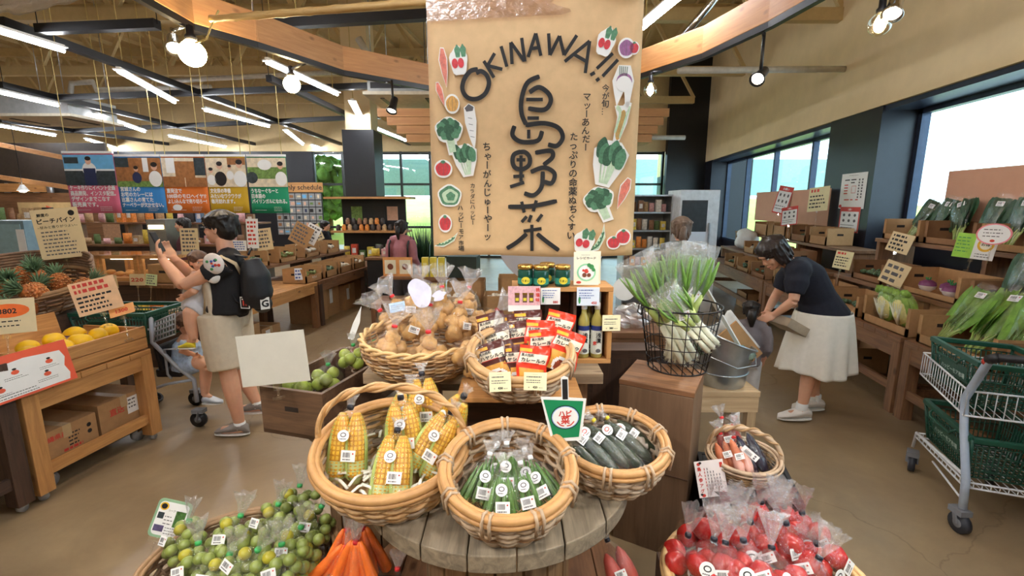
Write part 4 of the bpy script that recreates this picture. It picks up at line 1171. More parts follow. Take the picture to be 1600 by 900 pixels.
def leek_bag(sd, L=.56):
    random.seed(sd); t = thing('leek_bag', 'x', 'bag of leeks', (0, 0, 0), 0, 'leek bags')
    for i in range(6):
        q = MB(); x, y = ((-.036, -.016), (0, -.02), (.036, -.015), (-.03, .018), (.004, .02), (.034, .017))[i]; g = Vector((x * 1.5, y * 1.5, 0))
        q.tube([(x, y, 0), (x, y, .1), (x * 1.1, y, .24)], [.018, .0165, .017], 0, 9); q.tube([(x * 1.1, y, .24), (x * 1.3, y, .3), (x * 1.6, y * 1.2, .36)], [.017, .0175, .018], 1, 9)
        for k in range(3):
            a = k * 2.1 + i; b = Vector((cos(a) * .02, sin(a) * .014, 0)); top = Vector((x * 2.0, y * 2, 0)) + b * random.uniform(1.2, 2.4)
            q.tube([(x * 1.6, y * 1.2, .35), Vector((x * 2, y * 1.5, .44)) + b, top + Vector((0, 0, random.uniform(.54, L)))], [.02, .022, .006], 2, 6, flat=.4)
        for k in range(7): q.tube([(x, y, 0), (x + random.uniform(-.012, .012), y + random.uniform(-.01, .01), -.025)], .0008, 0, 4)
        q.build('leek', [LKW, LKP, LKG], t)
    m = MB(); bag_shell(m, [(.04, -.03), (.062, 0), (.064, .2), (.074, .36)], 18, .1, 9, 1, .7); bag_shell(m, [(.074, .36), (.085, .44), (.098, .52), (.105, L + .02), (.11, L + .06)], 22, .14, 12, 1, .6, 1); m.build('bag', [CLEAR, TUFT], t)
    sticker(t, (.0, -.034, .36), upright(0, 0, -.5), .07, .06)
    return t
lk = [leek_bag(51), leek_bag(52)]
LKS = [(.05, -.02, -.52, -.05, 0, 'long leek bag slanting to the upper left, with a big white label'), (.02, .02, -.22, .1, 1, 'leek bag behind the slanting one, its square clear top standing high'), (.0, .06, -.02, .15, 0, 'leek bag at the back middle of the wire basket'), (-.02, .0, .17, .05, 1, 'leek bag leaning right with a wide crinkled clear top'), (.06, -.05, -.38, -.12, 0, 'leek bag in front whose root end sticks out at the right of the wire basket')]
for i, (x, y, ry, rx, k, lab) in enumerate(LKS):
    o = lk[i] if i < 2 else dup(lk[k], (0, 0, 0)); o.location = LC + Vector((x, y, .05)); o.rotation_euler = (rx, ry, YW + (.3 if i == 3 else 0)); o['label'] = lab
    if i == 4: o.location = P(1112, 542, 2.2); o.rotation_euler = (-.05, -.75, YW); o.scale = (.8, .8, .62)
# --- bench with the bucket ---------------------------------------------------------------
p = onz(1158, 604, .67); BQ = W(1.34, 2.78, 0)
t = thing('low_stool', 'pale wooden stool carrying the galvanised bucket, right of the tall box', 'stool', W(1.22, 2.72, 0), YW)
m = MB(); m.box((0, 0, .65), (.47, .36, .035)); m.build('seat', wood('pale stool board', (206, 178, 140), (168, 138, 102), 0, .6), t, bevel=.003)
m = MB(); m.box((0, -.165, .585), (.46, .025, .095)); m.build('apron', MATS['pale stool board'], t)
for a in (-1, 1):
    for b in (-1, 1): m = MB(); m.box((a * .2, b * .145, .316), (.05, .05, .632)); m.build('leg', wood('pale stool leg', (196, 168, 130), (158, 128, 94), 2, .6), t)
BKC = W(1.285, 2.70, .668)
t = thing('metal_bucket', 'galvanised bucket with slanted mouth on the pale stool', 'bucket', BKC, (0, 0, YW))
def slant(q, a, i):
    if i >= 4: q = Vector((q.x, q.y, q.z - .45 * (q.x) + .0))
    return q
ZINC = mat('zinc sheet', (176, 184, 190), .3, .85, .2, 9)
m = MB(); m.lathe([(.135, 0), (.138, .004), (.15, .09), (.158, .14), (.185, .29)], 0, 36, cap=False, fn=lambda q, a, i: Vector((q.x, q.y, q.z - (.4 * q.x if i == 4 else 0)))); m.lathe([(.183, .29), (.13, .01), (.001, .01)], 0, 36, cap=False, fn=lambda q, a, i: Vector((q.x, q.y, q.z - (.4 * q.x if i == 0 else 0)))); m.build('body', ZINC, t)
m = MB(); m.tube([(.188 * cos(a), .188 * sin(a), .29 - .4 * .188 * cos(a)) for a in [2 * pi * k / 40 for k in range(40)]], .006, 0, 6, True)
m.tube([(.152 * cos(a), .152 * sin(a), .085) for a in [2 * pi * k / 40 for k in range(40)]], .004, 0, 6, True); m.build('rim', ZINC, t)
m = MB(); m.tube([(-.185, -.02, .35), (-.16, -.16, .22), (.0, -.2, .155), (.12, -.17, .165), (.186, -.02, .22)], .004, 0, 6); m.build('bail_handle', STEEL, t)
random.seed(5)
for (x, y, rx, ry, lab) in ((-.05, -.03, .25, .5, 'bag of green stems leaning in the galvanised bucket'), ):
    t = thing('greens_bag', lab, 'bag of greens', BKC + Vector((x, y, .05)), (.15, -.5, YW))
    q = MB()
    for i in range(16): a = i * .8; q.tube([(.01 * cos(a), .01 * sin(a), 0), (.02 * cos(a), .02 * sin(a), .15), (.03 * cos(a), .03 * sin(a), random.uniform(.3, .36))], [.004, .004, .002], 0, 5)
    q.build('stems', mat('dark green stems', (46, 92, 52), .5, var=.3), t)
    m = MB(); bag_shell(m, [(.02, -.02), (.035, .02), (.045, .3), (.05, .42)], 14, .12, 12, 1, .7); m.build('bag', [CLEAR, TUFT], t); sticker(t, (0, -.03, .3), upright(0), .035, .03)
m = MB()
for i in range(26): m.ell((random.uniform(-.11, .11), random.uniform(-.11, .11), .17 + random.random() * .05), (.05, .04, .03), 0, 8, 6, (random.random() * 3, random.random(), 0), .4)
tag(m.build('bagged_leaves', mat('clear bagged leaves', (120, 138, 124), .25, var=.5, scale=40), None, BKC), 'clear bagged greens filling the galvanised bucket', 'greens', kind='stuff')
m = MB(); m.grid(lambda u, v: Vector(((u - .5) * .2, .005 * sin(u * 9), (v - .5) * .36 + .015 * mnoise.noise(Vector((u * 5, v * 5, 0))))), 10, 14)
tag(m.build('wrapping_paper', mat('white paper sheet', (226, 222, 216), .6), None, BKC + Vector((.08, .07, .25)), (.2, -.75, YW), solid=.002), 'white paper sheet sticking out of the galvanised bucket', 'paper')
m = MB(); m.box((0, 0, 0), (.2, .012, .3)); tag(m.build('cardboard_sheet', CARD, None, BKC + Vector((.09, .03, .21)), (.15, -.75, YW)), 'cardboard sheet leaning in the galvanised bucket beside white paper', 'cardboard')
m = MB(); m.bar(P(1092, 432, 2.5), P(1166, 560, 2.72), .03, .008); tag(m.build('wooden_slat', WHITE), 'thin white slat slanting from the leeks down into the bucket', 'slat')
# ================================================================== the kraft paper banner
random.seed(17)
BD = 2.5
bo = W(0, BD, 1.47)
t = thing('kraft_banner', 'large brown kraft paper banner with black brush lettering OKINAWA and painted vegetables', 'banner', bo, upright(YW))
def b2(px, py):                  # picture point -> metres on the sheet
    x, n = ray(px, py); return (x * BD, EYE - n * BD - 1.47)
x0, y0 = b2(678, 400); x1, _ = b2(988, 400); y1 = b2(830, -14)[1]
m = MB(); m.grid(lambda u, v: Vector((x0 + (x1 - x0) * u, y0 + (y1 - y0) * v + .006 * sin(u * 7) * (1 - v), .005 * mnoise.noise(Vector((u * 3, v * 4, 3))) * 1.2 - .006)), 24, 30)
m.build('sheet', KRAFT, t, solid=.001)
m = MB(); Y = b2(830, 34)[1]; m.grid(lambda u, v: Vector((x0 + (x1 - x0) * u * (.62 + .05 * sin(v * 9)), Y + (y1 - Y) * v + .03 * u * (1 - v), .006 + .004 * mnoise.noise(Vector((u * 9, v * 6, 1))))), 20, 8)
m.build('wrinkled_top', film('packing film', (.86, .78, .78), base=.2, rough=.2, scale=25, bump=.6, edge=.2), t)
for k in (.12, .88): m = MB(); m.tube([(x0 + (x1 - x0) * k, y1 - .01, 0), (x0 + (x1 - x0) * k, y1 + .02, .0), (x0 + (x1 - x0) * k, y1 + .1, .01)], .004, seg=5); m.build('hanging_string', HANG, t)
def br(mb, pts, w, z=.008): stroke(mb, [b2(*p) for p in pts], w / 290, 0, z + random.random() * .0006)
m = MB()
for pts in ([(747, 109), (735, 112), (725, 126), (723, 141), (731, 153), (745, 155), (758, 147), (764, 132), (761, 119), (752, 112), (744, 115)], [(756, 96), (772, 122)], [(773, 84), (761, 105)], [(761, 103), (785, 109)], [(783, 73), (792, 105)],
            [(800, 101), (798, 67)], [(798, 67), (819, 96)], [(815, 60), (820, 97)], [(825, 90), (837, 53)], [(837, 53), (845, 88)], [(829, 77), (843, 75)], [(857, 53), (859, 87)], [(859, 87), (874, 57)], [(874, 57), (881, 87)], [(881, 87), (901, 56)],
            [(882, 97), (921, 65)], [(921, 65), (914, 115)], [(897, 86), (916, 97)], [(932, 108), (957, 84)], [(922, 118), (929, 114)], [(941, 120), (965, 94)], [(931, 127), (936, 123)]): br(m, pts, 6.5)
m.build('latin_lettering', INK, t)
m = MB()
for pts in ([(843, 120), (824, 130), (815, 155), (815, 178), (822, 195)], [(827, 145), (842, 137), (857, 147), (860, 160), (850, 172), (825, 170)], [(822, 156), (848, 156)], [(824, 185), (842, 185)],
            [(821, 196), (850, 193), (872, 200), (879, 215), (870, 228), (856, 226)], [(804, 197), (801, 212), (815, 222), (840, 220), (847, 205)], [(826, 203), (826, 217)],
            [(814, 237), (803, 242), (801, 254), (806, 263), (818, 264), (827, 257), (827, 245), (820, 238), (813, 238)], [(814, 243), (814, 284)], [(807, 250), (821, 250)], [(802, 276), (819, 275)], [(797, 292), (819, 285)],
            [(836, 239), (860, 236), (863, 246), (849, 258)], [(829, 269), (850, 262), (866, 271), (862, 286), (850, 284)], [(848, 268), (846, 292), (834, 305), (819, 302)],
            [(794, 323), (830, 322), (870, 314)], [(815, 315), (819, 332)], [(838, 313), (833, 330)], [(815, 347), (823, 338)], [(826, 347), (830, 336)], [(839, 346), (847, 335)], [(818, 361), (846, 357)], [(831, 351), (831, 392)], [(823, 365), (808, 378), (792, 388)], [(839, 365), (855, 378), (873, 391)]): br(m, pts, 6.8)
m.build('brush_characters', INK, t)
for s, px, py, h in (('ちゃーがんじゅーやーッ', 761, 222, 13.5), ('カラダにハッピー', 738, 286, 8), ('ハッピーモア市場', 720, 320, 9), ('マッーあんだー', 917, 145, 12), ('たっぷりの命薬ぬちぐすい', 897, 206, 13.5), ('今が旬…', 946, 132, 11)):
    m = MB(); x, y = b2(px, py); vtext(m, s, x, y, h / 290, 0, .008, 1.0, .02, .08); m.build('small_lettering', INK, t)
VW = mat('white cut paper', (242, 240, 236), .6, var=.02); VG = mat('leafy green paint', (84, 134, 100), .6, var=.3, scale=70); VD = mat('dark green paint', (52, 92, 66), .6, var=.4, scale=90); VR = mat('radish red paint', (206, 58, 66), .6, var=.2, scale=50); VP = mat('soft red paint', (222, 132, 112), .6, var=.2, scale=50); VO = mat('onion paint', (214, 160, 84), .6, var=.2, scale=50); VV = mat('violet paint', (150, 96, 140), .6, var=.2, scale=50); VK = mat('pale green paint', (196, 218, 186), .6, var=.15, scale=60)
VM = [VW, VG, VD, VR, VP, VO, VV, VK, GREYINK]
def veg(kind, px, py, w, h, rot=0):
    k = 1 / 290; x, y = b2(px, py); T = Matrix.Translation((x, y, 0)) @ Matrix.Rotation(rot, 4, 'Z') @ Matrix.Diagonal((w * k, h * k, 1, 1)); m = MB(); Z = .0095
    def bl(pts, c, z): m.poly(pts, .0006, c, T, Z + z)
    def el(cx, cy, rx, ry, c, z, wob=0): bl([(cx + rx * cos(a) * (1 + wob * sin(5 * a)), cy + ry * sin(a) * (1 + wob * sin(5 * a))) for a in [2 * pi * i / 22 for i in range(22)]], c, z)
    def ln(pts, c, z, ww=.03): m2 = MB(); stroke(m2, pts, ww, 0, Z + z); m.add([tuple(v) for v in m2.v], m2.f, c, False, T)
    if kind == 'root':      # tapering root
        o = [(-.1, .5), (.15, .48), (.3, .2), (.22, -.15), (.02, -.52), (-.2, -.15), (-.32, .2)]
        bl([(a * 1.25, b * 1.06) for a, b in o], 0, 0); bl(o, 4, .0008)
        for i in range(3): ln([(-.15 + i * .12, .35), (-.1 + i * .1, -.05)], 3, .0016)
    elif kind == 'daikon':
        o = [(-.3, .42), (0, .5), (.3, .42), (.32, .1), (.15, -.3), (0, -.52), (-.18, -.25), (-.34, .1)]
        bl([(a * 1.1, b * 1.03) for a, b in o], 0, 0); bl([(-.28, .42), (0, .5), (.28, .42), (.2, .34), (-.2, .34)], 8, .0008)
        for i in range(4): ln([(-.15, .2 - i * .14), (.1, .17 - i * .14)], 8, .001, .015)
    elif kind == 'broc':
        el(0, .18, .52, .36, 0, 0, .05); bl([(-.2, .1), (.25, .1), (.35, -.5), (-.02, -.52)], 0, .0002)
        for i in range(9): a = i * 2 * pi / 9; el(.3 * cos(a), .2 + .18 * sin(a), .17, .14, 2 if i % 2 else 1, .0008 + .0002 * i, .06)
        el(0, .2, .2, .14, 2, .003); bl([(-.12, .0), (.18, .0), (.26, -.42), (.02, -.45)], 7, .0009)
    elif kind == 'leaf':
        bl([(-.2, -.52), (.2, -.52), (.45, .0), (.5, .3), (.2, .52), (-.2, .5), (-.5, .25), (-.42, -.1)], 0, 0)
        for i in range(6): a = -.55 + i * .22; el(.42 * sin(a * 1.4), .22 + .08 * cos(i * 2), .15, .24, 1 if i % 2 else 2, .0008 + .0003 * i, .04)
        for i in range(4): bl([(-.06 + (i - 1.5) * .1, .05), (.0 + (i - 1.5) * .16, .05), (.03 + (i - 1.5) * .06, -.46), (-.03 + (i - 1.5) * .06, -.46)], 7, .0009 + .0002 * i)
    elif kind == 'radish':
        el(-.05, -.05, .5, .5, 0, 0, .08)
        for s in (-1, 1): el(s * .16 + .1, .28, .16, .22, 1, .001 + .0003 * s, .1); el(s * .17 - .1, -.12, .17, .17, 3, .002); ln([(s * .17 - .1, -.25), (s * .2 - .15, -.48)], 0, .001, .05)
    elif kind == 'round':      # onion, tomato, pepper, pumpkin
        el(0, 0, .56, .54, 0, 0); el(0, 0, .46, .42, kind_c, .001, .03)
        for i in range(3): ln([(-.15 + .15 * i, .38), ((-.3 + .3 * i), 0), (-.15 + .15 * i, -.38)], 8, .0018, .02)
        if kind_c in (3, 4): el(0, .4, .14, .1, 1, .002)
    elif kind == 'cab':
        el(0, 0, .54, .52, 0, 0, .04); el(0, 0, .47, .44, 1, .001, .06); el(.02, -.02, .36, .32, 7, .0018, .05); el(.05, -.03, .2, .2, 1, .0026, .1)
    elif kind == 'pea':
        o = [(-.5, -.2), (-.1, -.25), (.35, .05), (.52, .5), (.3, .25), (-.1, 0)]
        bl([(a * 1.1, b * 1.2) for a, b in o], 0, 0); bl(o, 7, .0008); ln([(-.42, -.18), (0, -.1), (.42, .28)], 2, .0016, .06)
        for i in range(5): el(-.28 + i * .15, -.13 + i * i * .022, .05, .07, 1, .002)
    elif kind == 'turnip':
        bl([(-.5, .1), (-.3, .5), (.25, .52), (.5, .15), (.42, -.52), (.25, -.5), (.1, -.1), (-.15, -.52), (-.35, -.2)], 0, 0)
        el(.05, .12, .36, .2, 6, .0008); el(.05, .05, .36, .2, 0, .0014)
        for i in range(5): ln([(-.2 + i * .08, .25), (-.25 + i * .09, .48)], 2, .002, .04)
    elif kind == 'corn':
        bl([(-.2, -.5), (.1, -.52), (.3, 0), (.3, .5), (.05, .52), (-.1, .4), (-.5, .35), (-.25, .1)], 0, 0); el(0, -.08, .2, .38, 5, .0008)
        for i in range(4): ln([(-.12 + i * .08, .28), (-.1 + i * .07, -.4)], 1, .0016, .025)
        ln([(-.4, .34), (-.15, .2), (-.2, -.3)], 7, .0018, .12); ln([(.25, .42), (.18, .1), (.1, -.4)], 7, .0018, .1)
    m.build('vegetable_cutout', VM, t)
for a in (('root', 694, 106, 17, 52, .1), ('radish', 718, 94, 26, 40, .1), ('root', 689, 148, 13, 34, .3), ('daikon', 737, 198, 24, 64, .12), ('broc', 702, 214, 40, 52, 0), ('leaf', 728, 251, 38, 46, .15), ('cab', 703, 306, 34, 33, 0), ('pea', 697, 378, 34, 26, 0),
          ('radish', 948, 65, 26, 40, -.3), ('turnip', 972, 135, 32, 56, -.1), ('corn', 970, 191, 30, 58, -.2), ('leaf', 950, 256, 54, 66, -.25), ('broc', 937, 321, 46, 52, .25), ('root', 973, 302, 22, 46, -.35), ('radish', 914, 376, 32, 38, -.2), ('pea', 934, 378, 34, 40, .4)): veg(*a)
for c, px, py, w, h in ((5, 707, 163, 20, 26), (3, 693, 264, 25, 25), (3, 696, 349, 19, 26), (6, 978, 76, 22, 26), (3, 990, 76, 14, 17), (3, 958, 379, 20, 20), (3, 973, 370, 22, 24)):
    kind_c = c; veg('round', px, py, w, h)
# --- printed banners on the left ----------------------------------------------------
HB = [((97, 176, 117, 188), 238, (226, 112, 138), ['ケーキ作りにイベント企画', '商品開発、インスタ配信。', 'デザインまでこなす', '販売員です。'], 'pink'),
      ((178, 250, 188, 257), 243, (60, 142, 214), ['宮城さんの', 'お宅のカレーには', '比嘉さんの育てた', 'ナーベラーが欠かせない。'], 'blue'),
      ((251, 319, 257, 324), 243, (232, 124, 48), ['直発注で', '100袋のモロヘイヤ!?', 'よし!みんなで売り切ろー!'], 'orange'),
      ((320, 382, 325, 388), 243, (212, 172, 40), ['文化祭の準備', 'みたいなワクワクが', '毎月訪れます。'], 'yellow'),
      ((385, 446, 394, 455), 243, (20, 148, 104), ['うちなーぐちーと', '日本語の', 'バイリンガルになれる。'], 'green')]
PH = [mat('photo sky blue', (110, 180, 224), .5), mat('photo dark', (52, 62, 66), .5, scale=20, var=.4), mat('photo apron', (40, 48, 84), .5), mat('photo skin', (222, 176, 150), .5), mat('photo hair', (34, 28, 28), .5), mat('photo brown', (158, 104, 60), .5, var=.3, scale=20), mat('photo cream', (226, 210, 182), .5, var=.2, scale=16), mat('photo green', (110, 140, 70), .5, var=.5, scale=30), WHITE]
for i, ((a, b, c, d_), yt, col, tx, nm) in enumerate(HB):
    D = 7.5; xa = ray(a, yt)[0] * D; xb = ray(b, yt)[0] * D; zt = EYE - ray(a, yt)[1] * D; zb = EYE - ray(c, 333)[1] * D
    w = xb - xa; h = zt - zb
    t = thing('hanging_banner', '%s printed banner, %s of the five photo banners hung on the left' % (nm, ['leftmost', 'second', 'middle', 'fourth', 'rightmost'][i]), 'banner', W((xa + xb) / 2, D, zb), upright(YW), 'printed banners on the left')
    m = MB(); m.grid(lambda u, v: Vector(((u - .5) * w, v * h, .006 * sin(u * 5 + i))), 8, 6); m.build('sheet', mat(nm + ' banner', col, .6, var=.03), t, solid=.001)
    m = MB(); m.box((0, h, 0), (w, .035, .03)); m.build('top_rail', WHITE, t)
    for s in (-.4, .4): m = MB(); m.tube([(s * w, h, 0), (s * w, 6 - zb, 0)], .006, seg=4); m.build('cord', HANG, t)
    m = MB(); z = .012; X = lambda u: (u - .5) * w; Yv = lambda v: v * h
    def R_(u0, v0, u1, v1, c, dz=0): rect(m, X(u0), Yv(v0), X(u1), Yv(v1), c, z + dz)
    def man_(u, v, s, body, head=4):
        disc(m, X(u), Yv(v), s * .42 * w, s * .5 * w, body, z + .003); disc(m, X(u), Yv(v + .62 * s), s * .2 * w, s * .24 * w, 3, z + .004, 14); disc(m, X(u), Yv(v + .72 * s), s * .21 * w, s * .16 * w, head, z + .005, 14)
    R_(0, .46, 1, .96, (0, 5, 6, 6, 6)[i])
    if i == 0: R_(0, .46, 1, .7, 1, .001); R_(0, .7, 1, .73, 8, .001); R_(.02, .82, .3, .92, 1, .001); disc(m, X(.5), Yv(.72), .14 * w, .12 * h, 8, z + .002); R_(.38, .46, .62, .74, 2, .003); disc(m, X(.5), Yv(.86), .06 * w, .06 * h, 3, z + .004, 14); disc(m, X(.5), Yv(.9), .06 * w, .035 * h, 4, z + .005, 14)
    elif i == 1: R_(0, .8, .3, .96, 1, .001); R_(0, .46, 1, .56, 7, .001); man_(.45, .62, .24, 2); man_(.85, .6, .34, 8); R_(.6, .72, .72, .96, 8, .001); disc(m, X(.2), Yv(.72), .17 * w, .06 * h, 5, z + .003)
    elif i == 2: R_(.3, .62, .75, .9, 5, .001); R_(0, .46, .5, .64, 5, .002); R_(.52, .46, 1, .62, 5, .002); R_(.75, .66, 1, .96, 1, .001); R_(.1, .7, .3, .96, 8, .001); disc(m, X(.25), Yv(.1), .11 * w, .055 * h, 8, z, 20)
    elif i == 3: man_(.35, .6, .36, 4); man_(.85, .6, .4, 8); man_(.12, .58, .26, 8); man_(.6, .66, .22, 8); R_(.55, .84, 1, .96, 5, .001)
    else: R_(0, .6, 1, .8, 7, .001); man_(.85, .6, .36, 8); disc(m, X(.1), Yv(.62), .15 * w, .1 * h, 1, z + .003); disc(m, X(.45), Yv(.84), .18 * w, .09 * h, 8, z + .003)
    m.build('photograph', PH, t)
    for k, s in enumerate(tx): m = MB(); text(m, s, X(.05), Yv(.36 - .092 * k + (.03 if len(tx) == 4 else 0)), .086 * h, 0, z + .002, bold=.035, w=min(.9 * w, len(s) * .086 * w)); m.build('lettering', WHITE, t)
    m = MB()
    lines(m, X(.1), Yv(.05), .35 * w, 1, .025 * h, 0, z); lines(m, X(.6), Yv(.1), .25 * w, 3, .03 * h, 0, z)
    m.build('small_print', WHITE, t)
# ================================================================== left side: fruit stands, cartons, counters
random.seed(23)
# mango stand
MY0, MY1, MX = 2.06, 2.86, -3.08
t = table('fruit_stand', 'light oak stand on casters with a tilted tray of yellow mangoes, at the left', .62, .82, .70, (MX - .31, 2.46, 0), 0, OAKY, OAKZ, .04, .10, .085, brace=.18, caster=True)
t = thing('mango_tray', 'oak tray of boards holding yellow mangoes on the light oak stand', 'tray', (MX - .27, 2.53, .705), 0)
for z, nm in ((.045, 'front_board'), (.128, 'front_board')): m = MB(); m.box((.25, 0, z), (.022, .66, .078)); m.build(nm, OAKY, t, bevel=.002)
m = MB(); m.box((-.24, -.08, .2), (.022, .46, .2), 0, (0, -.2, 0)); m.build('back_board', OAKY, t, bevel=.002)
m = MB(); m.box((0, 0, .09), (.48, .62, .02), 0, (0, .1, 0)); m.build('slope_board', OAKY, t)
for s in (-1, 1): m = MB(); m.box((0, s * .32, .08), (.48, .02, .16)); m.build('end_board', OAK, t, bevel=.002)
MAN = mat('yellow mango skin', (248, 196, 24), .38, var=.12, scale=9)
mangs = [(.1, -.27, 'yellow mango at the near end of the tray'), (.13, -.13, 'yellow mango in the near front of the tray'), (-.02, -.2, 'big yellow mango at the near back of the tray'), (.12, .0, 'yellow mango in the front middle of the tray'), (-.03, -.05, 'small yellow mango in the middle of the tray'), (.1, .13, 'yellow mango in front of the farthest one'), (-.05, .1, 'yellow mango with white and violet label at the back of the tray'), (.06, .24, 'farthest yellow mango in the tray')]
for i, (x, y, lab) in enumerate(mangs):
    t = thing('mango', lab, 'mango', (MX - .27 + x, 2.53 + y, .705 + .155 - .1 * x), (random.random(), random.random() * .4, random.random() * 3), 'mangoes in the tray')
    m = MB(); m.ell((0, 0, 0), (.07, .055, .052), 0, 16, 12, None, .12, 3); m.build('fruit', MAN, t)
    m = MB(); m.tube([(.066, 0, 0), (.073, 0, .002)], .004, 0, 6); m.build('stem', BRNZ, t)
    if 'label' in lab:
        t.rotation_euler = (0, 0, 0)
        m = MB(); m.lathe([(.052, -.022), (.0565, -.008)], 0, 24, None, False, 1.28, 1); m.lathe([(.0565, -.008), (.0567, .004)], 1, 24, None, False, 1.28, 1); m.build('label_band', [WHITE, mat('violet print', (110, 74, 150), .5)], t)
# near dark crate with onions in straw, white and red card
t = thing('dark_tray', 'dark stained crate with straw and onions at the left picture edge', 'crate', (-3.3, 1.75, .705), 0)
m = MB(); plank_box(m, .5, .5, .19, .02); m.build('boards', DRKY, t)
m = MB()
for k in range(120): a = random.uniform(0, 6.3); p = Vector((random.uniform(-.2, .2), random.uniform(-.2, .2), random.uniform(.1, .2))); e = Vector((cos(a), sin(a), random.uniform(-.3, .5))) * .05; m.tube([p - e, p + Vector((0, 0, .01)), p + e], .0018, 0, 4)
tag(m.build('straw', mat('straw', (0, 0, 0)), None, (-3.3, 1.75, .705)), 'loose straw in the dark crate at the left edge', 'straw', kind='stuff')
ON = mat('onion skin', (214, 150, 90), .4, var=.2)
for i, (x, y, l) in enumerate(((.1, .1, 'onion at the right front of the straw crate'), (.1, -.05, 'onion at the left front of the straw crate'), (-.05, .05, 'onion behind the two front ones in the straw'))):
    m = MB(); m.lathe([(.001, -.042), (.03, -.035), (.045, 0), (.03, .032), (.008, .046), (.006, .065)], seg=16); tag(m.build('onion', ON, None, (-3.3 + x, 1.75 + y, .85)), l, 'onion', 'onions in straw')
t = table('dark_stand', 'dark stained wooden stand at the left picture edge', .62, .95, .70, (-3.39, 1.55, 0), 0, DRKY, DRKZ, .04, .09, .085, brace=.2, caster=True)
ORG = mat('orange red print', (226, 92, 60), .6, var=.05); SOR = mat('orange blot', (244, 112, 40), .6)
def d_notice(m, w, h):
    rect(m, -w / 2, 0, w / 2, h, 0, .001)
    m.poly([(x * w, y * h) for x, y in [(-.47, .05), (.43, .05), (.45, .2), (.42, .4), (.45, .6), (.42, .78), (.3, .8), (.1, .84), (-.1, .8), (-.3, .84), (-.47, .8)]], .0004, 1, z=.0012)
    text(m, 'お願い', -w * .2, h * .87, h * .09, 1, .0016, 'L', .02)
    for x, y in ((-.3, .55), (0, .58), (.3, .6), (-.15, .28), (.25, .33)): disc(m, x * w, y * h, w * .035, h * .05, 0, .0018, 10); disc(m, x * w, (y + .07) * h, w * .02, h * .025, 2, .0018, 8); lines(m, (x - .1) * w, (y - .1) * h, w * .2, 2, h * .04, 2, .0018)
    lines(m, -w * .4, h * .14, w * .6, 2, h * .06, 2, .0018)
pa = P(85, 600, 2.52); pb = P(0, 629, 2.05)
t = card('notice_card', 'white notice card with a red scalloped border hung on the dark crate at the left', 'card', .58, .25, (0, 0, 0), 0, d_notice, WHITE, (ORG, WHITE, INK))
frame_to(t, onx(38, 620, -3.02), Vector((-.03, 1, 0)), Vector((-.2, 0, 1)))
def d_orange(m, w, h):
    disc(m, w * .05, h * .66, w * .36, h * .2, 0, .001, 20); text(m, '3802', w * .05, h * .58, h * .2, 1, .0015, 'C', .03); lines(m, -w * .35, h * .34, w * .7, 2, h * .13, 1)
KCARD = mat('kraft card', (226, 204, 160), .7, var=.04)
card('price_card', 'kraft price card with an orange blot at the left edge above the straw crate', 'card', .26, .2, P(10, 522, 2.55), upright(YW + .5, .2), d_orange, KCARD, (SOR, INK), stand=.12)
def d_lines(n, c=0):
    def f(m, w, h): lines(m, -w * .4, h * (1 - .9 / n), w * .8, n, h * .86 / n, c, .001, .5)
    return f
def d_mango(m, w, h): lines(m, -w * .42, h * .84, w * .84, 2, h * .17, 1, .001, .6); lines(m, -w * .42, h * .5, w * .84, 4, h * .13, 0, .001, .45)
card('price_card', 'orange tinted handwritten card on a clear clip above the mangoes', 'card', .24, .22, P(160, 487, 2.95), upright(YW + .45, .2, .22), d_mango, mat('peach card', (236, 190, 146), .7), stand=.1)
m = MB(); disc(m, 0, 0, .05, .035, 0, 0, 20); m.v += []; tag(m.build('yellow_tag', mat('lemon tag', (240, 220, 70), .6), None, P(134, 453, 2.98), upright(YW, .2), solid=.002), 'round yellow tag beside the handwritten mango card', 'tag')
card('price_card', 'small orange price card on clear legs at the far end of the mango tray', 'card', .14, .075, P(192, 492, 3.0), upright(YW + .3, .6, .3), lambda m, w, h: text(m, '1300', 0, h * .3, h * .5, 0, .001, 'C', .03), mat('orange card', (226, 160, 96), .6), (REDINK,), stand=.19)
# cartons on a dolly below the stand
t = thing('dolly', 'black flat dolly on wheels under the oak stand, carrying two cartons', 'dolly', (-3.42, 2.5, 0), 0)
m = MB(); m.box((0, 0, .115), (.5, .74, .03)); m.build('deck', DARKM, t)
for a in (-1, 1):
    for b in (-1, 1): m = MB(); m.tube([(a * .2 - .015, b * .3, .05), (a * .2 + .015, b * .3, .05)], .05, seg=16); m.box((a * .2, b * .3, .085), (.05, .04, .028), 1); m.build('wheel', [mat('grey wheel', (0, 0, 0)), CHROME], t)
def mk_print(mb, w, h, T): text(mb, '沖縄県産', -w * .42, h * .72, h * .16, 0, 0, bold=.02, T=T); lines(mb, w * .0, h * .7, w * .2, 4, h * .1, 1, 0, .4, T=T); disc(mb, w * .36, h * .74, h * .06, None, 1, 0, 12, T); disc(mb, w * .36, h * .56, h * .06, None, 1, 0, 12, T); lines(mb, -w * .1, h * .3, w * .4, 1, h * .12, 0, 0, .6, T=T); rect(mb, w * .28, h * .1, w * .46, h * .26, 3, 0, T)
carton('packed_carton', 'closed carton with red and black print on the dolly, the nearer one', .36, .46, .24, (-3.40, 2.31, .131), pi / 2, closed=True, mark=mk_print)
def mk_slip(mb, w, h, T): rect(mb, w * .05, h * .45, w * .45, h * .9, 2, 0, T); rect(mb, w * .3, h * .45, w * .33, h * .9, 0, .0005, T); lines(mb, w * .08, h * .8, w * .2, 3, h * .1, 3, .0005, .4, T=T); text(mb, '直送', -w * .3, h * .6, h * .2, 0, 0, bold=.02, T=T)
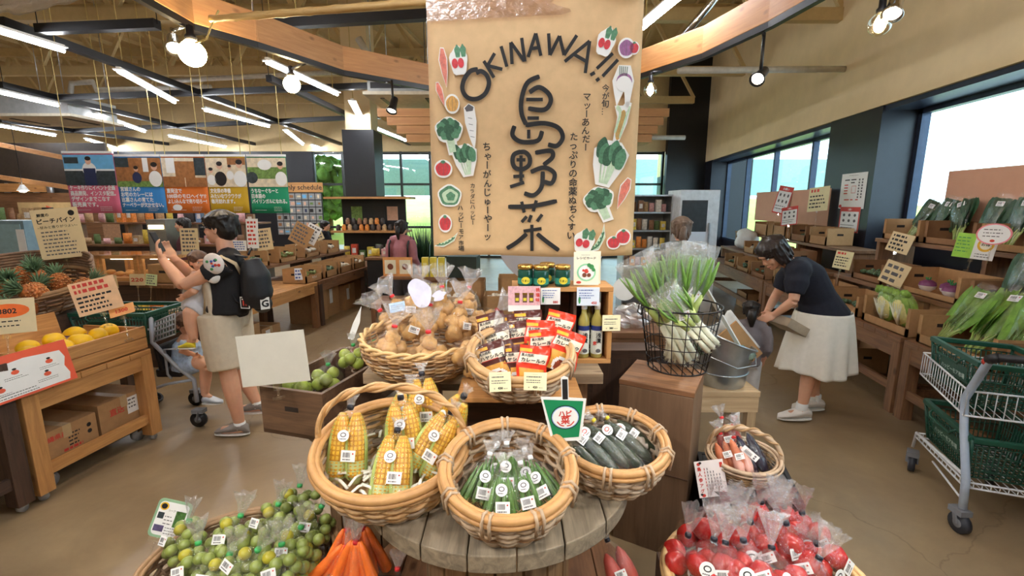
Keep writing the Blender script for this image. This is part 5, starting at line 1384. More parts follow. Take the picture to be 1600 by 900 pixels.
carton('packed_carton', 'closed carton with a white shipping slip on the dolly, the farther one', .36, .46, .27, (-3.40, 2.69, .131), pi / 2, closed=True, mark=mk_slip)
m = MB()
for k in range(5): m.tube([(.13 * cos(a) * (1 + .07 * k), .11 * sin(a), .02 + .012 * k + .012 * sin(a * 3 + k)) for a in [2 * pi * i / 24 for i in range(24)]], .009, 0, 6, True)
tag(m.build('cable_coil', BLACK, None, (-3.72, 3.32, 0)), 'coil of black cable lying on the floor behind the oak stand', 'cable')
# pineapple basket
PNC = P(38, 455, 3.5); 
t = table('basket_stand', 'dark stand behind the oak stand that carries the pineapple basket', .8, .8, PNC.z - .16, PNC.xy.to_3d() , YW, DRK, DRKZ, .04, .1, .07)
pb_ = basket('pineapple_basket', 'big dark wicker basket of pineapples with a high back, at the left edge', 'basket', PNC + Vector((0, 0, -.13)), (radians(12), 0, YW), .49, .2, .8, .74, 9, 26, .012, WICKD, mat('brown cane', (150, 116, 80), .5, var=.2), rimr=.018)
m = MB()
for j in range(7): z = .2 + j * .022; m.tube([((.49 + .02 * j / 7) * cos(a), (.49 + .03 * j / 7) * .8 * sin(a), z + .05 * sin(a) * 0) for a in [.35 + (pi - .7) * k / 40 for k in range(41)]], .013, 0, 6)
m.build('high_back', WICKD, pb_)
PIN = mat('pineapple rind', (178, 104, 50), .5, var=.5, scale=40); PINL = mat('pineapple leaf', (88, 118, 84), .5, var=.3)
def pineapple():
    t = thing('pineapple', 'x', 'pineapple', (0, 0, 0), 0, 'pineapples in the basket')
    m = MB()
    m.lathe([(.001, 0)] + [(.062 * sin(pi * (.12 + .8 * i / 16)) ** .55, .15 * i / 16) for i in range(17)] + [(.001, .152)], 0, 28, fn=lambda q, a, i: Vector((q.x, q.y, q.z)) * 1)
    n = 0
    for r in range(8):
        for k in range(11):
            a = 2 * pi * (k + .5 * (r % 2)) / 11; u = (r + .8) / 9; rr = .062 * sin(pi * (.12 + .8 * u)) ** .55
            m.ell((rr * cos(a), rr * sin(a), .15 * u), (.006, .0165, .0095), 0, 6, 4, (0, 0, a)); m.ell(((rr + .006) * cos(a), (rr + .006) * sin(a), .15 * u), (.003, .004, .004), 1, 5, 3)
    m.build('fruit', [PIN, mat('pineapple eye', (222, 176, 116), .6)], t)
    m = MB()
    for k in range(34):
        a = k * 2.4; u = k / 34; L = .06 + .09 * u; sp = 1.1 - u * .95
        d = Vector((cos(a), sin(a), 0)); p0 = d * .014 + Vector((0, 0, .145)); p1 = p0 + d * L * .45 * sp + Vector((0, 0, L * .55)); p2 = p0 + d * L * .95 * sp + Vector((0, 0, L * .8))
        m.tube([p0, p1, p2], [.011, .009, .001], 0, 5, flat=.3)
    m.build('crown', PINL, t); return t
pn = pineapple()
PNS = [(8, 440, 3.35, .9, .4, 'pineapple at the left edge of the basket'), (45, 455, 3.3, .7, -.5, 'pineapple at the front middle showing its red brown rind'), (70, 448, 3.3, -.6, -1, 'pineapple at the front right of the basket'), (112, 446, 3.4, -.9, .3, 'pineapple at the right end of the basket, crown to the left'), (98, 438, 3.6, -.7, .5, 'pineapple at the back right of the basket'), (60, 432, 3.62, .3, .5, 'pineapple at the back middle with its crown up'), (25, 428, 3.62, .5, .3, 'pineapple at the back left of the basket'), (52, 470, 3.2, 1.2, -.6, 'pineapple lying at the very front of the basket')]
for i, (px, py, d, ry, rx, lab) in enumerate(PNS):
    o = pn if i == 0 else dup(pn, (0, 0, 0)); o.location = P(px, py, d) - Vector((0, 0, .07)); o.rotation_euler = (rx, ry, i * 1.3); o['label'] = lab
def d_pine(m, w, h):
    text(m, '鮮度の', -w * .38, h * .86, h * .07, 0, .001, bold=.03); text(m, 'ピーチパイン', 0, h * .72, h * .115, 0, .001, 'C', .03, w=w * .8); disc(m, w * .35, h * .89, w * .07, None, 0, .001, 14)
    text(m, '~甘みと香りがつよい~', 0, h * .62, h * .06, 0, .001, 'C', .01, w=w * .85); lines(m, -w * .38, h * .53, w * .78, 7, h * .075, 2, .001, .35)
card('handwritten_card', 'tall kraft card about peach pineapples standing behind the pineapple basket', 'card', .32, .40, P(103, 403, 3.75), upright(YW + .25, .05, .1), d_pine, KCARD, stand=.12)
# long counters with cartons in the middle left -------------------------------------
def veg_mound(t, w, l, z, m, n=26, r=.03, name='produce'):
    q = MB()
    for i in range(n): q.ell((random.uniform(-.5, .5) * w, random.uniform(-.5, .5) * l, z + random.random() * .03), (r * random.uniform(.8, 1.5), r, r * .8), 0, 7, 5, (random.random() * 3, 0, random.random() * 3), .2)
    o = q.build(name, m, t); return o
LGT = mat('glossy bagged greens', (88, 112, 84), .2, var=.6, scale=40); VIO = mat('eggplant', (66, 36, 74), .2, var=.3); MSH = mat('pale roots', (214, 204, 186), .4, var=.3, scale=30); BEA = mat('bagged beans', (120, 130, 76), .25, var=.6, scale=40)
CH = .66
table('produce_counter', 'oak topped counter in the middle left with a row of open cartons, nearest one', .9, 1.5, CH, (-4.05, 5.25, 0), 0, OAKY, BRNZ, .05, .1, .08)
table('produce_counter', 'dark counter in the middle left carrying open cartons, second in the row', .9, 1.5, CH, (-4.05, 6.8, 0), 0, BRNY, DRKZ, .05, .1, .08)
table('produce_counter', 'dark counter at the far end of the row of open cartons', .9, .8, CH, (-4.05, 8.0, 0), 0, BRNY, DRKZ, .05, .1, .08)
t = thing('riser_shelf', 'long raised shelf board behind the front cartons on the middle left counters', 'shelf', (-4.4, 6.2, CH), 0)
m = MB(); m.box((0, 0, .225), (.44, 3.9, .035)); m.build('board', BRNY, t)
for y in (-1.8, -.6, .7, 1.8): m = MB(); m.box((0, y, .103), (.36, .05, .206)); m.build('support', DRKZ, t)
fill = [BEA, LGT, VIO, MSH, LGT]
fr_ = [(6.02, .44, BEA, 'open carton with white print at the near end of the front row of cartons'), (6.5, .36, LGT, 'open carton of small bagged greens, second in the front row on the middle left'), (6.95, .4, MSH, 'open carton of pale roots, third in the front row on the middle left'), (7.42, .4, MSH, 'tilted white lined carton, fourth in the front row on the middle left')]
for y, w, f, lab in fr_:
    t = carton('open_carton', lab, w, .34, .2, (-3.82, y, CH + .002), pi / 2, cut=.1, group='cartons of the front row', mark=(lambda mb, w, h, T: text(mb, 'やさい', 0, h * .25, h * .2, 2, 0, 'C', .02, T=T)) if y < 6.1 else None); veg_mound(t, w * .8, .26, .09, f)
bk_ = [(4.55, BEA, 'open carton at the near end of the raised shelf, partly behind the backpack'), (5.1, VIO, 'open carton of violet eggplants on the raised shelf behind the blue price tag'), (5.65, LGT, 'open carton of bagged greens on the raised shelf, third from the near end'), (6.3, BEA, 'open carton on the raised shelf, fourth from the near end'), (6.95, MSH, 'open carton on the raised shelf, fifth from the near end'), (7.6, MSH, 'open carton at the far end of the raised shelf')]
for y, f, lab in bk_:
    t = carton('open_carton', lab, .42, .34, .2, (-4.38, y, CH + .244), pi / 2, cut=.06, group='cartons on the raised shelf'); veg_mound(t, .34, .26, .08, f)
card('price_tag', 'pale blue price tag clipped in front of the eggplant carton', 'card', .1, .16, Vector((-3.74, 5.78, CH + .06)), upright(YW + .2, .1), d_lines(3, 3), PALEB, stand=.05)
for px, py, d, w, h, rl, ms, lab in ((415, 385, 6.4, .22, .3, .12, KCARD, 'kraft card standing on the raised shelf left of the grey board'), (395, 376, 6.6, .16, .36, 0, WHITE, 'white card standing behind the kraft card on the raised shelf'), (463, 376, 7.0, .3, .32, -.5, CARD, 'tilted grey cardboard sign on the raised shelf'), (480, 374, 7.2, .22, .3, -.5, WHITE, 'tilted white sheet behind the grey cardboard sign'), (502, 370, 8.0, .12, .28, .4, KCARD, 'kraft card leaning at the far end of the raised shelf')):
    card('standing_card', lab, 'card', w, h, P(px, py, d) - Vector((0, 0, .05)), upright(YW, .1, rl), d_lines(5, 2), ms, stand=.1)
for k, (y, h, lab) in enumerate(((4.75, .34, 'brown carton stored under the oak topped counter, nearest'), (5.2, .22, 'brown carton with black print under the oak topped counter'), (6.3, .5, 'tall stacked carton under the second counter'), (6.75, .5, 'tall carton with a white label under the second counter'), (7.2, .42, 'carton at the far side below the second counter'), (7.95, .4, 'carton under the farthest counter, nearer one'), (8.25, .3, 'carton under the farthest counter, farther one'))):
    carton('stored_carton', lab, .36, .4, h, (-3.95 - .05 * (k % 2), y, .001), pi / 2, closed=True, mark=lambda mb, w, h, T: rect(mb, -w * .3, h * .4, -w * .05, h * .85, 2, 0, T), group='cartons stored under the counters')
# ================================================================== people
random.seed(31)
FACE = mat('lip colour', (184, 104, 92), .45); EYEW = mat('eye white', (240, 238, 234), .3); EYED = mat('dark iris', (30, 22, 20), .2)
BLKF = mat('black knit', (26, 26, 30), .85, var=.2, scale=60); NAVF = mat('navy knit', (24, 27, 42), .85, var=.15, scale=60); BEIG = mat('beige cotton', (214, 200, 176), .8, var=.05, scale=30); SKW = mat('white cotton', (244, 240, 230), .8, var=.03, scale=30); MAUV = mat('mauve jacket', (172, 112, 122), .75, var=.1, scale=20); GRYT = mat('dark grey trousers', (62, 60, 68), .8)
SHOEG = mat('grey canvas', (140, 132, 126), .8); SOLE = mat('white rubber sole', (232, 230, 224), .6); SHW = mat('white trainers', (238, 232, 224), .6, var=.05); PINKL = mat('pink lace', (228, 196, 180), .7)


def limb(mb, pts, rs, seg=12, flat=1.0): mb.tube(pts, rs, 0, seg, flat=flat)


def hand(mb, wr, tip, side, palm, s=1.0, curl=.5):
    """palm and five bent fingers; tip = pointing direction, side = towards the thumb, palm = direction the palm faces"""
    tip = Vector(tip).normalized(); side = Vector(side); side = (side - tip * side.dot(tip)).normalized(); palm = Vector(palm); palm = (palm - tip * palm.dot(tip) - side * palm.dot(side)).normalized(); wr = Vector(wr)
    R = Matrix((tip, side, palm)).transposed().to_4x4()
    mb.ell(wr + tip * .045 * s, (.052 * s, .041 * s, .017 * s), 0, 14, 10, R)
    limb(mb, [wr - tip * .03 * s, wr + tip * .02 * s], [.026 * s, .027 * s], 10)
    for k, L in enumerate((.070, .078, .073, .058)):
        b = wr + tip * .082 * s + side * (.028 - .0185 * k) * s; p = [b - tip * .02 * s, b]; a = curl * .55; d = tip * 1.0
        for j in range(3):
            dd = (tip * cos(a) + palm * sin(a) + side * (.1 - .07 * k)).normalized(); p.append(p[-1] + dd * L * s * (.42, .33, .25)[j]); a += curl
        limb(mb, p, [.0095 * s, .0095 * s, .009 * s, .0085 * s, .0065 * s], 8)
    b = wr + tip * .02 * s + side * .026 * s; dd = (side * .75 + tip * .7 + palm * .25).normalized(); e = (side * .25 + tip * 1 + palm * .5 * curl).normalized()
    limb(mb, [b - side * .012 * s, b + dd * .032 * s, b + dd * .04 * s + e * .026 * s, b + dd * .04 * s + e * .045 * s], [.014 * s, .012 * s, .0105 * s, .008 * s], 8)


def head(mb, c, s, fwd, up=(0, 0, 1)):
    """a head of height .23*s whose face looks along fwd"""
    f = Vector(fwd).normalized(); u = Vector(up); l = u.cross(f).normalized(); u = f.cross(l); c = Vector(c)
    R = Matrix((f, l, u)).transposed().to_4x4(); q = lambda x, y, z: c + (f * x + l * y + u * z) * s
    mb.ell(q(-.012, 0, .03), (.098 * s, .078 * s, .09 * s), 0, 20, 14, R); mb.ell(q(.022, 0, -.03), (.07 * s, .062 * s, .085 * s), 0, 18, 12, R)
    mb.ell(q(.062, 0, -.088), (.026 * s, .03 * s, .024 * s), 0, 12, 8, R)
    mb.tube([q(.084, 0, .02), q(.098, 0, -.012), q(.104, 0, -.028)], [.009 * s, .012 * s, .014 * s], 0, 8); mb.ell(q(.096, 0, -.034), (.012 * s, .017 * s, .008 * s), 0, 8, 6, R)
    mb.tube([q(.084, -.045, .03), q(.094, 0, .034), q(.084, .045, .03)], .009 * s, 0, 7)
    mb.tube([q(.082, -.022, -.066), q(.092, 0, -.064), q(.082, .022, -.066)], .0085 * s, 0, 7)
    for e in (-1, 1):
        mb.ell(q(-.005, e * .08, -.012), (.02 * s, .009 * s, .032 * s), 0, 10, 8, R); mb.ell(q(.06, e * .042, -.03), (.025 * s, .02 * s, .025 * s), 0, 8, 6, R)
    return q, R


def face(t, q, s, R, brow=HAIR):
    m = MB()
    for e in (-1, 1): m.ell(q(.077, e * .033, .008), (.011 * s, .0135 * s, .0075 * s), 0, 10, 7, R); m.ell(q(.0845, e * .033, .008), (.005 * s, .006 * s, .006 * s), 1, 8, 6, R)
    m.build('eye', [EYEW, EYED], t)
    m = MB()
    for e in (-1, 1): m.tube([q(.086, e * .016, .034), q(.087, e * .033, .04), q(.078, e * .05, .034)], .0038 * s, 0, 5)
    m.build('eyebrow', brow, t)
    m = MB(); m.tube([q(.087, -.02, -.066), q(.0975, 0, -.065), q(.087, .02, -.066)], .0055 * s, 0, 6, flat=.7); m.build('lips', FACE, t)


def hair(t, q, s, R, m_=HAIR, back=-.07, side=.03, fringe=True, n=90, long_=0.0):
    """short cap of hair: shell over the skull plus locks; back/side: how low it hangs"""
    m = MB()
    m.ell(q(-.02, 0, .045), (.104 * s, .087 * s, .085 * s), 0, 18, 12, R); m.ell(q(-.05, 0, .0), (.07 * s, .08 * s, .095 * s), 0, 16, 12, R)
    for i in range(n):
        a = random.uniform(-2.6, 2.6) if fringe else random.uniform(-2.3, 2.3); a += pi
        cx, sy = cos(a), sin(a)
        p0 = q(-.02 + .05 * cx, .045 * sy, .118); front = cx > .5
        p1 = q(-.015 + .105 * cx, .09 * sy, .07); zl = (.035 if front else side if abs(sy) > .75 else back) - (0 if front else long_)
        p2 = q(-.012 + .108 * cx, .088 * sy * (1 + .3 * long_), (zl + .07) / 2 + .01); p3 = q(-.012 + .104 * cx, .084 * sy, zl + random.uniform(-.015, .015))
        j = lambda: Vector((random.gauss(0, .006), random.gauss(0, .006), random.gauss(0, .008))) * s
        m.tube([p0, p1 + j(), p2 + j(), p3 + j() * 1.5], [.012 * s, .018 * s, .015 * s, .003 * s], 0, 5, flat=.55)
    return fuse(m, 'hair', m_, t, .0052 * s, 1)


def shoe(t, heel, toe, m_, sole=SOLE, s=1.0, name='shoe', lace=None, z=0):
    heel, toe = Vector(heel), Vector(toe); d = (toe - heel); L = d.length; yaw = atan2(d.y, d.x)
    m = MB(); T = Matrix.Translation(heel) @ Matrix.Rotation(yaw, 4, 'Z')
    def sec(u, z0, z1, mm, w):
        pass
    rows = 14; pr = []
    m2 = MB()
    for (zb, zt, mi, ex) in ((0, .022 * s, 1, 1.06), (.02 * s, None, 0, 1.0)):
        vs = []; fs = []; K = 14
        for i in range(rows + 1):
            u = i / rows; w = (.034 + .012 * sin(pi * min(1, u * 1.1)) + .006 * u) * s * ex * (sqrt(max(.02, 1 - ((u - .5) / .5) ** 8)))
            h = zt if zt else (.085 - .05 * max(0, min(1, (u - .3) / .5))) * s * (sqrt(max(.03, 1 - ((u - .5) / .5) ** 6)))
            for k in range(K):
                a = 2 * pi * k / K; vs.append((u * L, w * cos(a), zb + (h if not zt else (zt - zb)) * (sin(a) * .5 + .5) ** (.6 if not zt else .35)))
        for i in range(rows):
            for k in range(K): fs.append((i * K + k, i * K + (k + 1) % K, (i + 1) * K + (k + 1) % K, (i + 1) * K + k))
        fs.append(tuple(range(K - 1, -1, -1))); fs.append(tuple(rows * K + k for k in range(K)))
        m2.add(vs, fs, mi, True, T)
    o = m2.build(name, [m_, sole], t)
    if lace:
        m = MB()
        for i in range(4): u = .35 + i * .09; m.tube([(u * L, -.025 * s, .075 * s - i * .012 * s), (u * L + .01, 0, .088 * s - i * .011 * s), (u * L, .025 * s, .075 * s - i * .012 * s)], .004 * s, 0, 5)
        for e in (-1, 1): m.tube([(.33 * L, 0, .09 * s), (.36 * L, e * .03 * s, .1 * s), (.4 * L, e * .045 * s, .07 * s)], .0035 * s, 0, 5)
        m.v = [T @ v for v in m.v]; m.build('lace', lace, o)
    return o


def pleats(fn, amp, n): return lambda u, v: fn(u, v)


class Fig:      # lets joints be read off the photograph at the figure's own distance: x forward (figure faces picture left), y towards the viewer
    def __init__(s, px, d, flip=1): s.x0 = ray(px, 600)[0] * d; s.d = d; s.fl = flip; s.px = px
    def __call__(s, px, py, y=0):
        x, n = ray(px, py); dd = s.d - y
        return Vector((-(x * dd - s.x0) * s.fl, y * s.fl, EYE - n * dd))
    def thing(s, name, label, cat='person', group=None): return thing(name, label, cat, W(s.x0, s.d, 0), YW + (pi if s.fl > 0 else 0), group)


# --- the man with phone, baby and backpack ---------------------------------------------
J = Fig(362, 3.38)
t = J.thing('person', 'man in black shirt and beige shorts, raising a phone, baby on his chest')
b = MB()
hc = J(343, 356); q, R = head(b, hc, 1.0, (1, .05, -.06))
limb(b, [J(349, 372), J(355, 402)], [.055, .06]); 
SH = [J(357, 412, .17), J(353, 408, -.17)]
hipc = J(352, 488)
limb(b, [J(356, 405), J(360, 425), J(358, 455), hipc], [.09, .145, .135, .14], 16); limb(b, [SH[0], J(358, 405, .06), SH[1]], [.055, .075, .055])
for e in (1, -1): limb(b, [J(358, 415, .05 * e), J(356, 470, .07 * e)], [.13, .12])
el = [J(287, 446, .21), J(300, 430, -.2)]; wr = [J(254, 406, .1), J(272, 404, -.09)]
for k in (0, 1):
    limb(b, [SH[k], SH[k].lerp(el[k], .5), el[k]], [.057, .052, .042]); limb(b, [el[k], el[k].lerp(wr[k], .4), wr[k]], [.042, .042, .028])
hand(b, wr[0], Vector((.3, .05, .95)), (.6, -.6, .2), (.5, -.8, -.1), 1.0, .45); hand(b, wr[1], Vector((.45, .1, .85)), (.6, .6, 0), (.3, .9, 0), 1.0, .45)
kn = [J(355, 575, .1), J(372, 572, -.1)]; an = [J(373, 648, .1), J(402, 630, -.12)]; an[1].z = max(an[1].z, .09); an[0].z = .09
for k, e in ((0, 1), (1, -1)):
    hp = hipc + Vector((0, .09 * e, 0)); limb(b, [hp, hp.lerp(kn[k], .5), kn[k]], [.11, .09, .062]); limb(b, [kn[k], kn[k].lerp(an[k], .35), an[k]], [.06, .062, .036])
    limb(b, [an[k] + Vector((-.03, 0, -.03)), an[k] + Vector((.14, 0, -.05))], [.035, .03])
fuse(b, 'body', SKIN, t, .0065, 3)
face(t, q, 1.0, R); hair(t, q, 1.06, R, HAIR, back=-.05, side=.0)
m = MB()
for e in (-1, 1):
    m.tube([q(.106, e * .012, .012), q(.108, e * .012, -.012), q(.105, e * .058, -.012), q(.103, e * .058, .014), q(.106, e * .012, .014)], .003, 0, 5); m.tube([q(.103, e * .058, .01), q(.0, e * .088, .006)], .003, 0, 5)
m.tube([q(.106, -.012, .008), q(.109, 0, .01), q(.106, .012, .008)], .003, 0, 5); m.build('glasses', BLACK, t)
c = MB()
limb(c, [J(357, 402), J(361, 425), J(359, 455), J(352, 490)], [.085, .158, .15, .155], 18); limb(c, [SH[0], J(358, 404, .06), SH[1]], [.068, .085, .068])
for e in (1, -1): limb(c, [J(358, 412, .05 * e), J(355, 488, .07 * e)], [.14, .14])
for k in (0, 1): limb(c, [SH[k], SH[k].lerp(el[k], .48)], [.072, .074])
fuse(c, 'shirt', BLKF, t, .012, 4)
c = MB()
limb(c, [J(352, 478), J(351, 505)], [.155, .165], 18)
for k, e in ((0, 1), (1, -1)):
    hp = hipc + Vector((0, .09 * e, .02)); lo = hp.lerp(kn[k], .98); limb(c, [hp, hp.lerp(lo, .5), lo], [.135, .135, .125], 16)
fuse(c, 'shorts', BEIG, t, .012, 3)
m = MB(); m.tube([J(352, 484) + Vector((.17 * cos(a), .15 * sin(a), 0)) for a in [2 * pi * i / 24 for i in range(24)]], .012, 0, 6, True); m.build('belt', BLACK, t)
for k in (0, 1): a = an[k]; shoe(t, (a.x - .07, a.y, 0 if k == 0 else a.z - .09), (a.x + .2, a.y, 0 if k == 0 else a.z - .09), SHOEG, s=1.0); m = MB(); limb(m, [a + Vector((0, 0, .02)), a + Vector((0, 0, -.03))], [.04, .042]); m.build('sock', WHITE, t)
# phone
pc = J(246, 378, .0); pn_ = thing('phone', 'black phone held up by the man in black', 'phone', W(J.x0, J.d, 0) + Matrix.Rotation(YW + pi, 3, 'Z') @ pc, (radians(0), radians(20), YW + pi + .2))
m = MB(); m.box((0, 0, 0), (.01, .075, .155)); m.build('case', BLACK, pn_, bevel=.004); m = MB(); m.box((-.0055, 0, 0), (.001, .068, .145)); m.build('screen', mat('phone screen', (60, 66, 76), .1), pn_)
# backpack
M_ = Matrix.Rotation(YW + pi, 3, 'Z'); wp = lambda v: W(J.x0, J.d, 0) + M_ @ v
bp = thing('backpack', 'black backpack with white labels on the back of the man in black', 'backpack', wp(J(400, 490)), YW + pi)
m = MB(); lo_ = J(400, 490); f = lambda px, py, y=0: J(px, py, y) - lo_
for y in (-.1, 0, .1): limb(m, [f(390, 405, y), f(399, 430, y), f(402, 460, y), f(398, 478, y)], [.06, .1, .105, .075], 14)
fuse(m, 'bag_body', mat('black nylon', (26, 28, 34), .5, var=.2, scale=30), bp, .012, 4)
m = MB(); limb(m, [f(408, 445, -.08), f(412, 455, 0), f(408, 445, .08)], [.05, .07, .05]); limb(m, [f(405, 475, -.08), f(411, 475, 0), f(405, 475, .08)], [.05, .07, .05]); fuse(m, 'front_pocket', MATS['black nylon'], bp, .012, 3)
for e in (1, -1): m = MB(); m.tube([f(385, 402, .12 * e), f(366, 398, .13 * e), f(350, 410, .15 * e), f(352, 440, .16 * e), f(370, 470, .14 * e), f(392, 482, .12 * e)], .02, 0, 8, flat=.4); m.build('shoulder_strap', BLACK, bp)
m = MB(); m.tube([f(388, 398, -.03), f(392, 388, 0), f(388, 398, .03)], .008, 0, 6); m.build('grab_loop', BLACK, bp)
def lab_(px, py, w, h, y, yw, nm, tx):
    m = MB(); T = Matrix.Translation(f(px, py, y)) @ Matrix.Rotation(pi - YW * 0 + yw, 4, 'Z') @ Matrix.Rotation(pi / 2, 4, 'X'); m.poly([(-w / 2, -h / 2), (w / 2, -h / 2), (w / 2, h / 2), (-w / 2, h / 2)], .004, 0, T)
    if tx == 'II': rect(m, -w * .42, -h * .42, w * .42, h * .42, 1, .0045, T); [rect(m, x * w - w * .07, -h * .25, x * w + w * .07, h * .2, 2, .005, T) for x in (-.14, .14)]; rect(m, -w * .3, h * .25, w * .3, h * .34, 0, .005, T)
    else: text(m, tx, 0, -h * .28, h * .8, 1, .0045, 'C', .04, T=T)
    m.build(nm, [WHITE, BLACK, REDINK], bp)
lab_(383, 473, .07, .085, .17, -.15, 'woven_label', 'II'); lab_(414, 474, .06, .085, .15, .75, 'white_patch', 'G')
# baby
by = Fig(311, 3.30); bt = by.thing('person', 'baby with brown hair carried on the man\'s chest, in pale clothes and yellow shoes')
BRH = mat('brown hair', (96, 66, 48), .5, var=.3, scale=60)
b = MB(); q, R = head(b, by(310, 409, .02), .62, (-.75, .5, -.1)); limb(b, [by(311, 425), by(311, 440), by(309, 482)], [.045, .085, .09])
for e in (1, -1):
    limb(b, [by(309, 480, .05 * e), by(299, 490, .09 * e), by(298, 505, .1 * e), by(303, 530, .1 * e)], [.06, .058, .045, .028]); limb(b, [by(311, 438, .08 * e), by(302, 455, .12 * e), by(290, 462, .1 * e)], [.035, .03, .022])
    hand(b, by(290, 462, .1 * e), (.8, 0, -.5), (0, 0, 1), (0, -e, 0), .5, .5)
    limb(b, [by(303, 530, .1 * e), by(295, 534, .1 * e)], [.026, .022])
fuse(b, 'body', SKIN, bt, .006, 3); face(bt, q, .62, R, BRH); hair(bt, q, .65, R, BRH, back=-.05, side=.02, n=60)
c = MB(); limb(c, [by(311, 428), by(311, 442), by(308, 484)], [.05, .095, .1]); [limb(c, [by(311, 436, .08 * e), by(303, 452, .115 * e)], [.045, .04]) for e in (1, -1)]; [limb(c, [by(309, 480, .05 * e), by(301, 488, .085 * e)], [.072, .068]) for e in (1, -1)]
fuse(c, 'romper', mat('pale grey cotton', (214, 214, 220), .8, var=.1), bt, .01, 3)
YSH = mat('yellow trainers', (232, 214, 50), .5)
for e in (1, -1): p = by(306, 546, .1 * e); shoe(bt, p, p + Vector((.125, 0, .0)), YSH, s=.62)
# carrier
ct = thing('baby_carrier', 'beige baby carrier strapped round the man, with a patterned pad at his shoulder', 'baby carrier', wp(J(330, 470)), YW + pi); lo_ = J(330, 470)
CRM = mat('beige webbing', (212, 192, 158), .75); PAT = mat('patterned cotton', (236, 226, 220), .7)
m = MB(); m.tube([f(325, 415, .15), f(345, 400, .2), f(368, 412, .17), f(378, 430, .1)], .018, 0, 8, flat=.4); m.tube([f(320, 490, .15), f(322, 440, .17), f(330, 415, .17)], .016, 0, 8, flat=.4); m.build('strap', CRM, ct)
m = MB(); m.grid(lambda u, v: f(322 + 8 * sin(v * 3), 440 + 90 * v, .14 + .06 * sin(pi * u)) + Vector((-.045 * (u - .5) * 2, 0, 0)), 10, 12); m.build('panel', BEIG, ct, solid=.006)
m = MB(); m.ell(f(334, 412, .235), (.07, .03, .075), 0, 16, 12, (0, .5, 0)); [m.ell(f(334 + random.uniform(-12, 12), 412 + random.uniform(-12, 12), .262), (.012, .004, .01), 1 + k % 3, 8, 6) for k in range(9)]; m.build('shoulder_pad', [PAT, REDINK, BLUEINK, GREENP], ct)
m = MB(); m.ell(f(333, 432, .22), (.05, .02, .05), 0, 14, 10); m.build('white_cover', WHITE, ct)
# --- the cart the child rides on ---------------------------------------------------------
GRF = mat('grey cart frame', (170, 178, 190), .4, .2, .05); DGR = mat('dark green plastic', (20, 74, 56), .4, var=.08); BPL = mat('black plastic', (30, 30, 34), .45); WIREW = mat('white coated wire', (226, 228, 232), .4)
def shop_basket(name, label, loc, rot, w=.44, l=.32, h=.23, s=1.0, txt=True, group=None):
    t = thing(name, label, 'basket', loc, rot, group); tp = 1.16
    m = MB(); n = 22
    def side(fa, L):       # lattice of bars on one wall, fa(u,v)->point
        k = int(L / .021)
        for i in range(k + 1): u = i / k; m.tube([fa(u, 0), fa(u, .84)], .0034, 0, 4)
        for v in (.0, .2, .4, .6, .84): m.tube([fa(i / 6, v) for i in range(7)], .0036, 0, 4)
    X = lambda v: w / 2 * (1 + (tp - 1) * v); Yy = lambda v: l / 2 * (1 + (tp - 1) * v)
    for s_ in (-1, 1):
        side(lambda u, v: Vector(((2 * u - 1) * X(v), s_ * Yy(v), h * v)), w); side(lambda u, v: Vector((s_ * X(v), (2 * u - 1) * Yy(v), h * v)), l)
        m.grid(lambda u, v: Vector(((u - .5) * w * .62, s_ * (Yy(.35 + v * .4) + .003), h * (.35 + v * .4))), 1, 1)
    for i in range(14): x = (i / 13 - .5) * w; m.tube([(x, -l / 2, .003), (x, l / 2, .003)], .0034, 0, 4)
    for i in range(10): y = (i / 9 - .5) * l; m.tube([(-w / 2, y, .003), (w / 2, y, .003)], .0034, 0, 4)
    for a, b_ in ((-1, -1), (1, -1), (1, 1), (-1, 1)): m.tube([(a * w / 2, b_ * l / 2, 0), (a * X(1), b_ * Yy(1), h)], .009, 0, 6)
    m.build('lattice', DGR, t)
    m = MB(); c = [(-X(1), -Yy(1), h), (X(1), -Yy(1), h), (X(1), Yy(1), h), (-X(1), Yy(1), h)]
    for i in range(4): m.bar(c[i], c[(i + 1) % 4], .03, .028)
    m.build('rim', DGR, t, bevel=.004)
    for s_ in (-1, 1): m = MB(); m.tube([(-w * .3, s_ * Yy(1), h), (-w * .28, s_ * (Yy(1) + .03), h - .02), (-w * .24, s_ * (Yy(1) + .03), h - .045), (w * .24, s_ * (Yy(1) + .03), h - .045), (w * .28, s_ * (Yy(1) + .03), h - .02), (w * .3, s_ * Yy(1), h)], .007, 0, 6); m.build('handle', DGR, t)
    if txt:
        for s_ in (-1, 1):
            m = MB(); T = Matrix.Translation((0, s_ * (Yy(.5) + .006), h * .5)) @ Matrix.Rotation(0 if s_ < 0 else pi, 4, 'Z') @ Matrix.Rotation(pi / 2 + .1, 4, 'X'); text(m, 'ハッピーモア市場', 0, -.012, .032, 0, 0, 'C', .02, T=T); m.build('lettering', mat('pale lettering', (196, 214, 206), .6), t)
    return t
def caster(m, p, r=.06, w=.03, yaw=0):
    T = Matrix.Translation(p) @ Matrix.Rotation(yaw, 4, 'Z'); m.tube([T @ Vector((0, -w / 2, r)), T @ Vector((0, w / 2, r))], r, 0, 18); m.tube([T @ Vector((0, -w / 2 - .002, r)), T @ Vector((0, w / 2 + .002, r))], r * .45, 1, 12)
    m.box(T @ Vector((.01, 0, r * 2 + .01)), (r * 1.4, w + .03, .03), 1, (0, 0, yaw)); [m.bar(T @ Vector((0, s * (w / 2 + .008), r)), T @ Vector((.02, s * (w / 2 + .008), 2 * r + .01)), .008, .03, 1) for s in (-1, 1)]
CJ = Fig(280, 3.62, -1)      # x grows to picture right
ct = CJ.thing('child_cart', 'grey shopping cart with a child seat, behind the oak stand beside the man', 'shopping cart')
gnd = lambda px, py, y: (lambda v: Vector((v.x, v.y, 0)))(CJ(px, py, y))
m = MB()
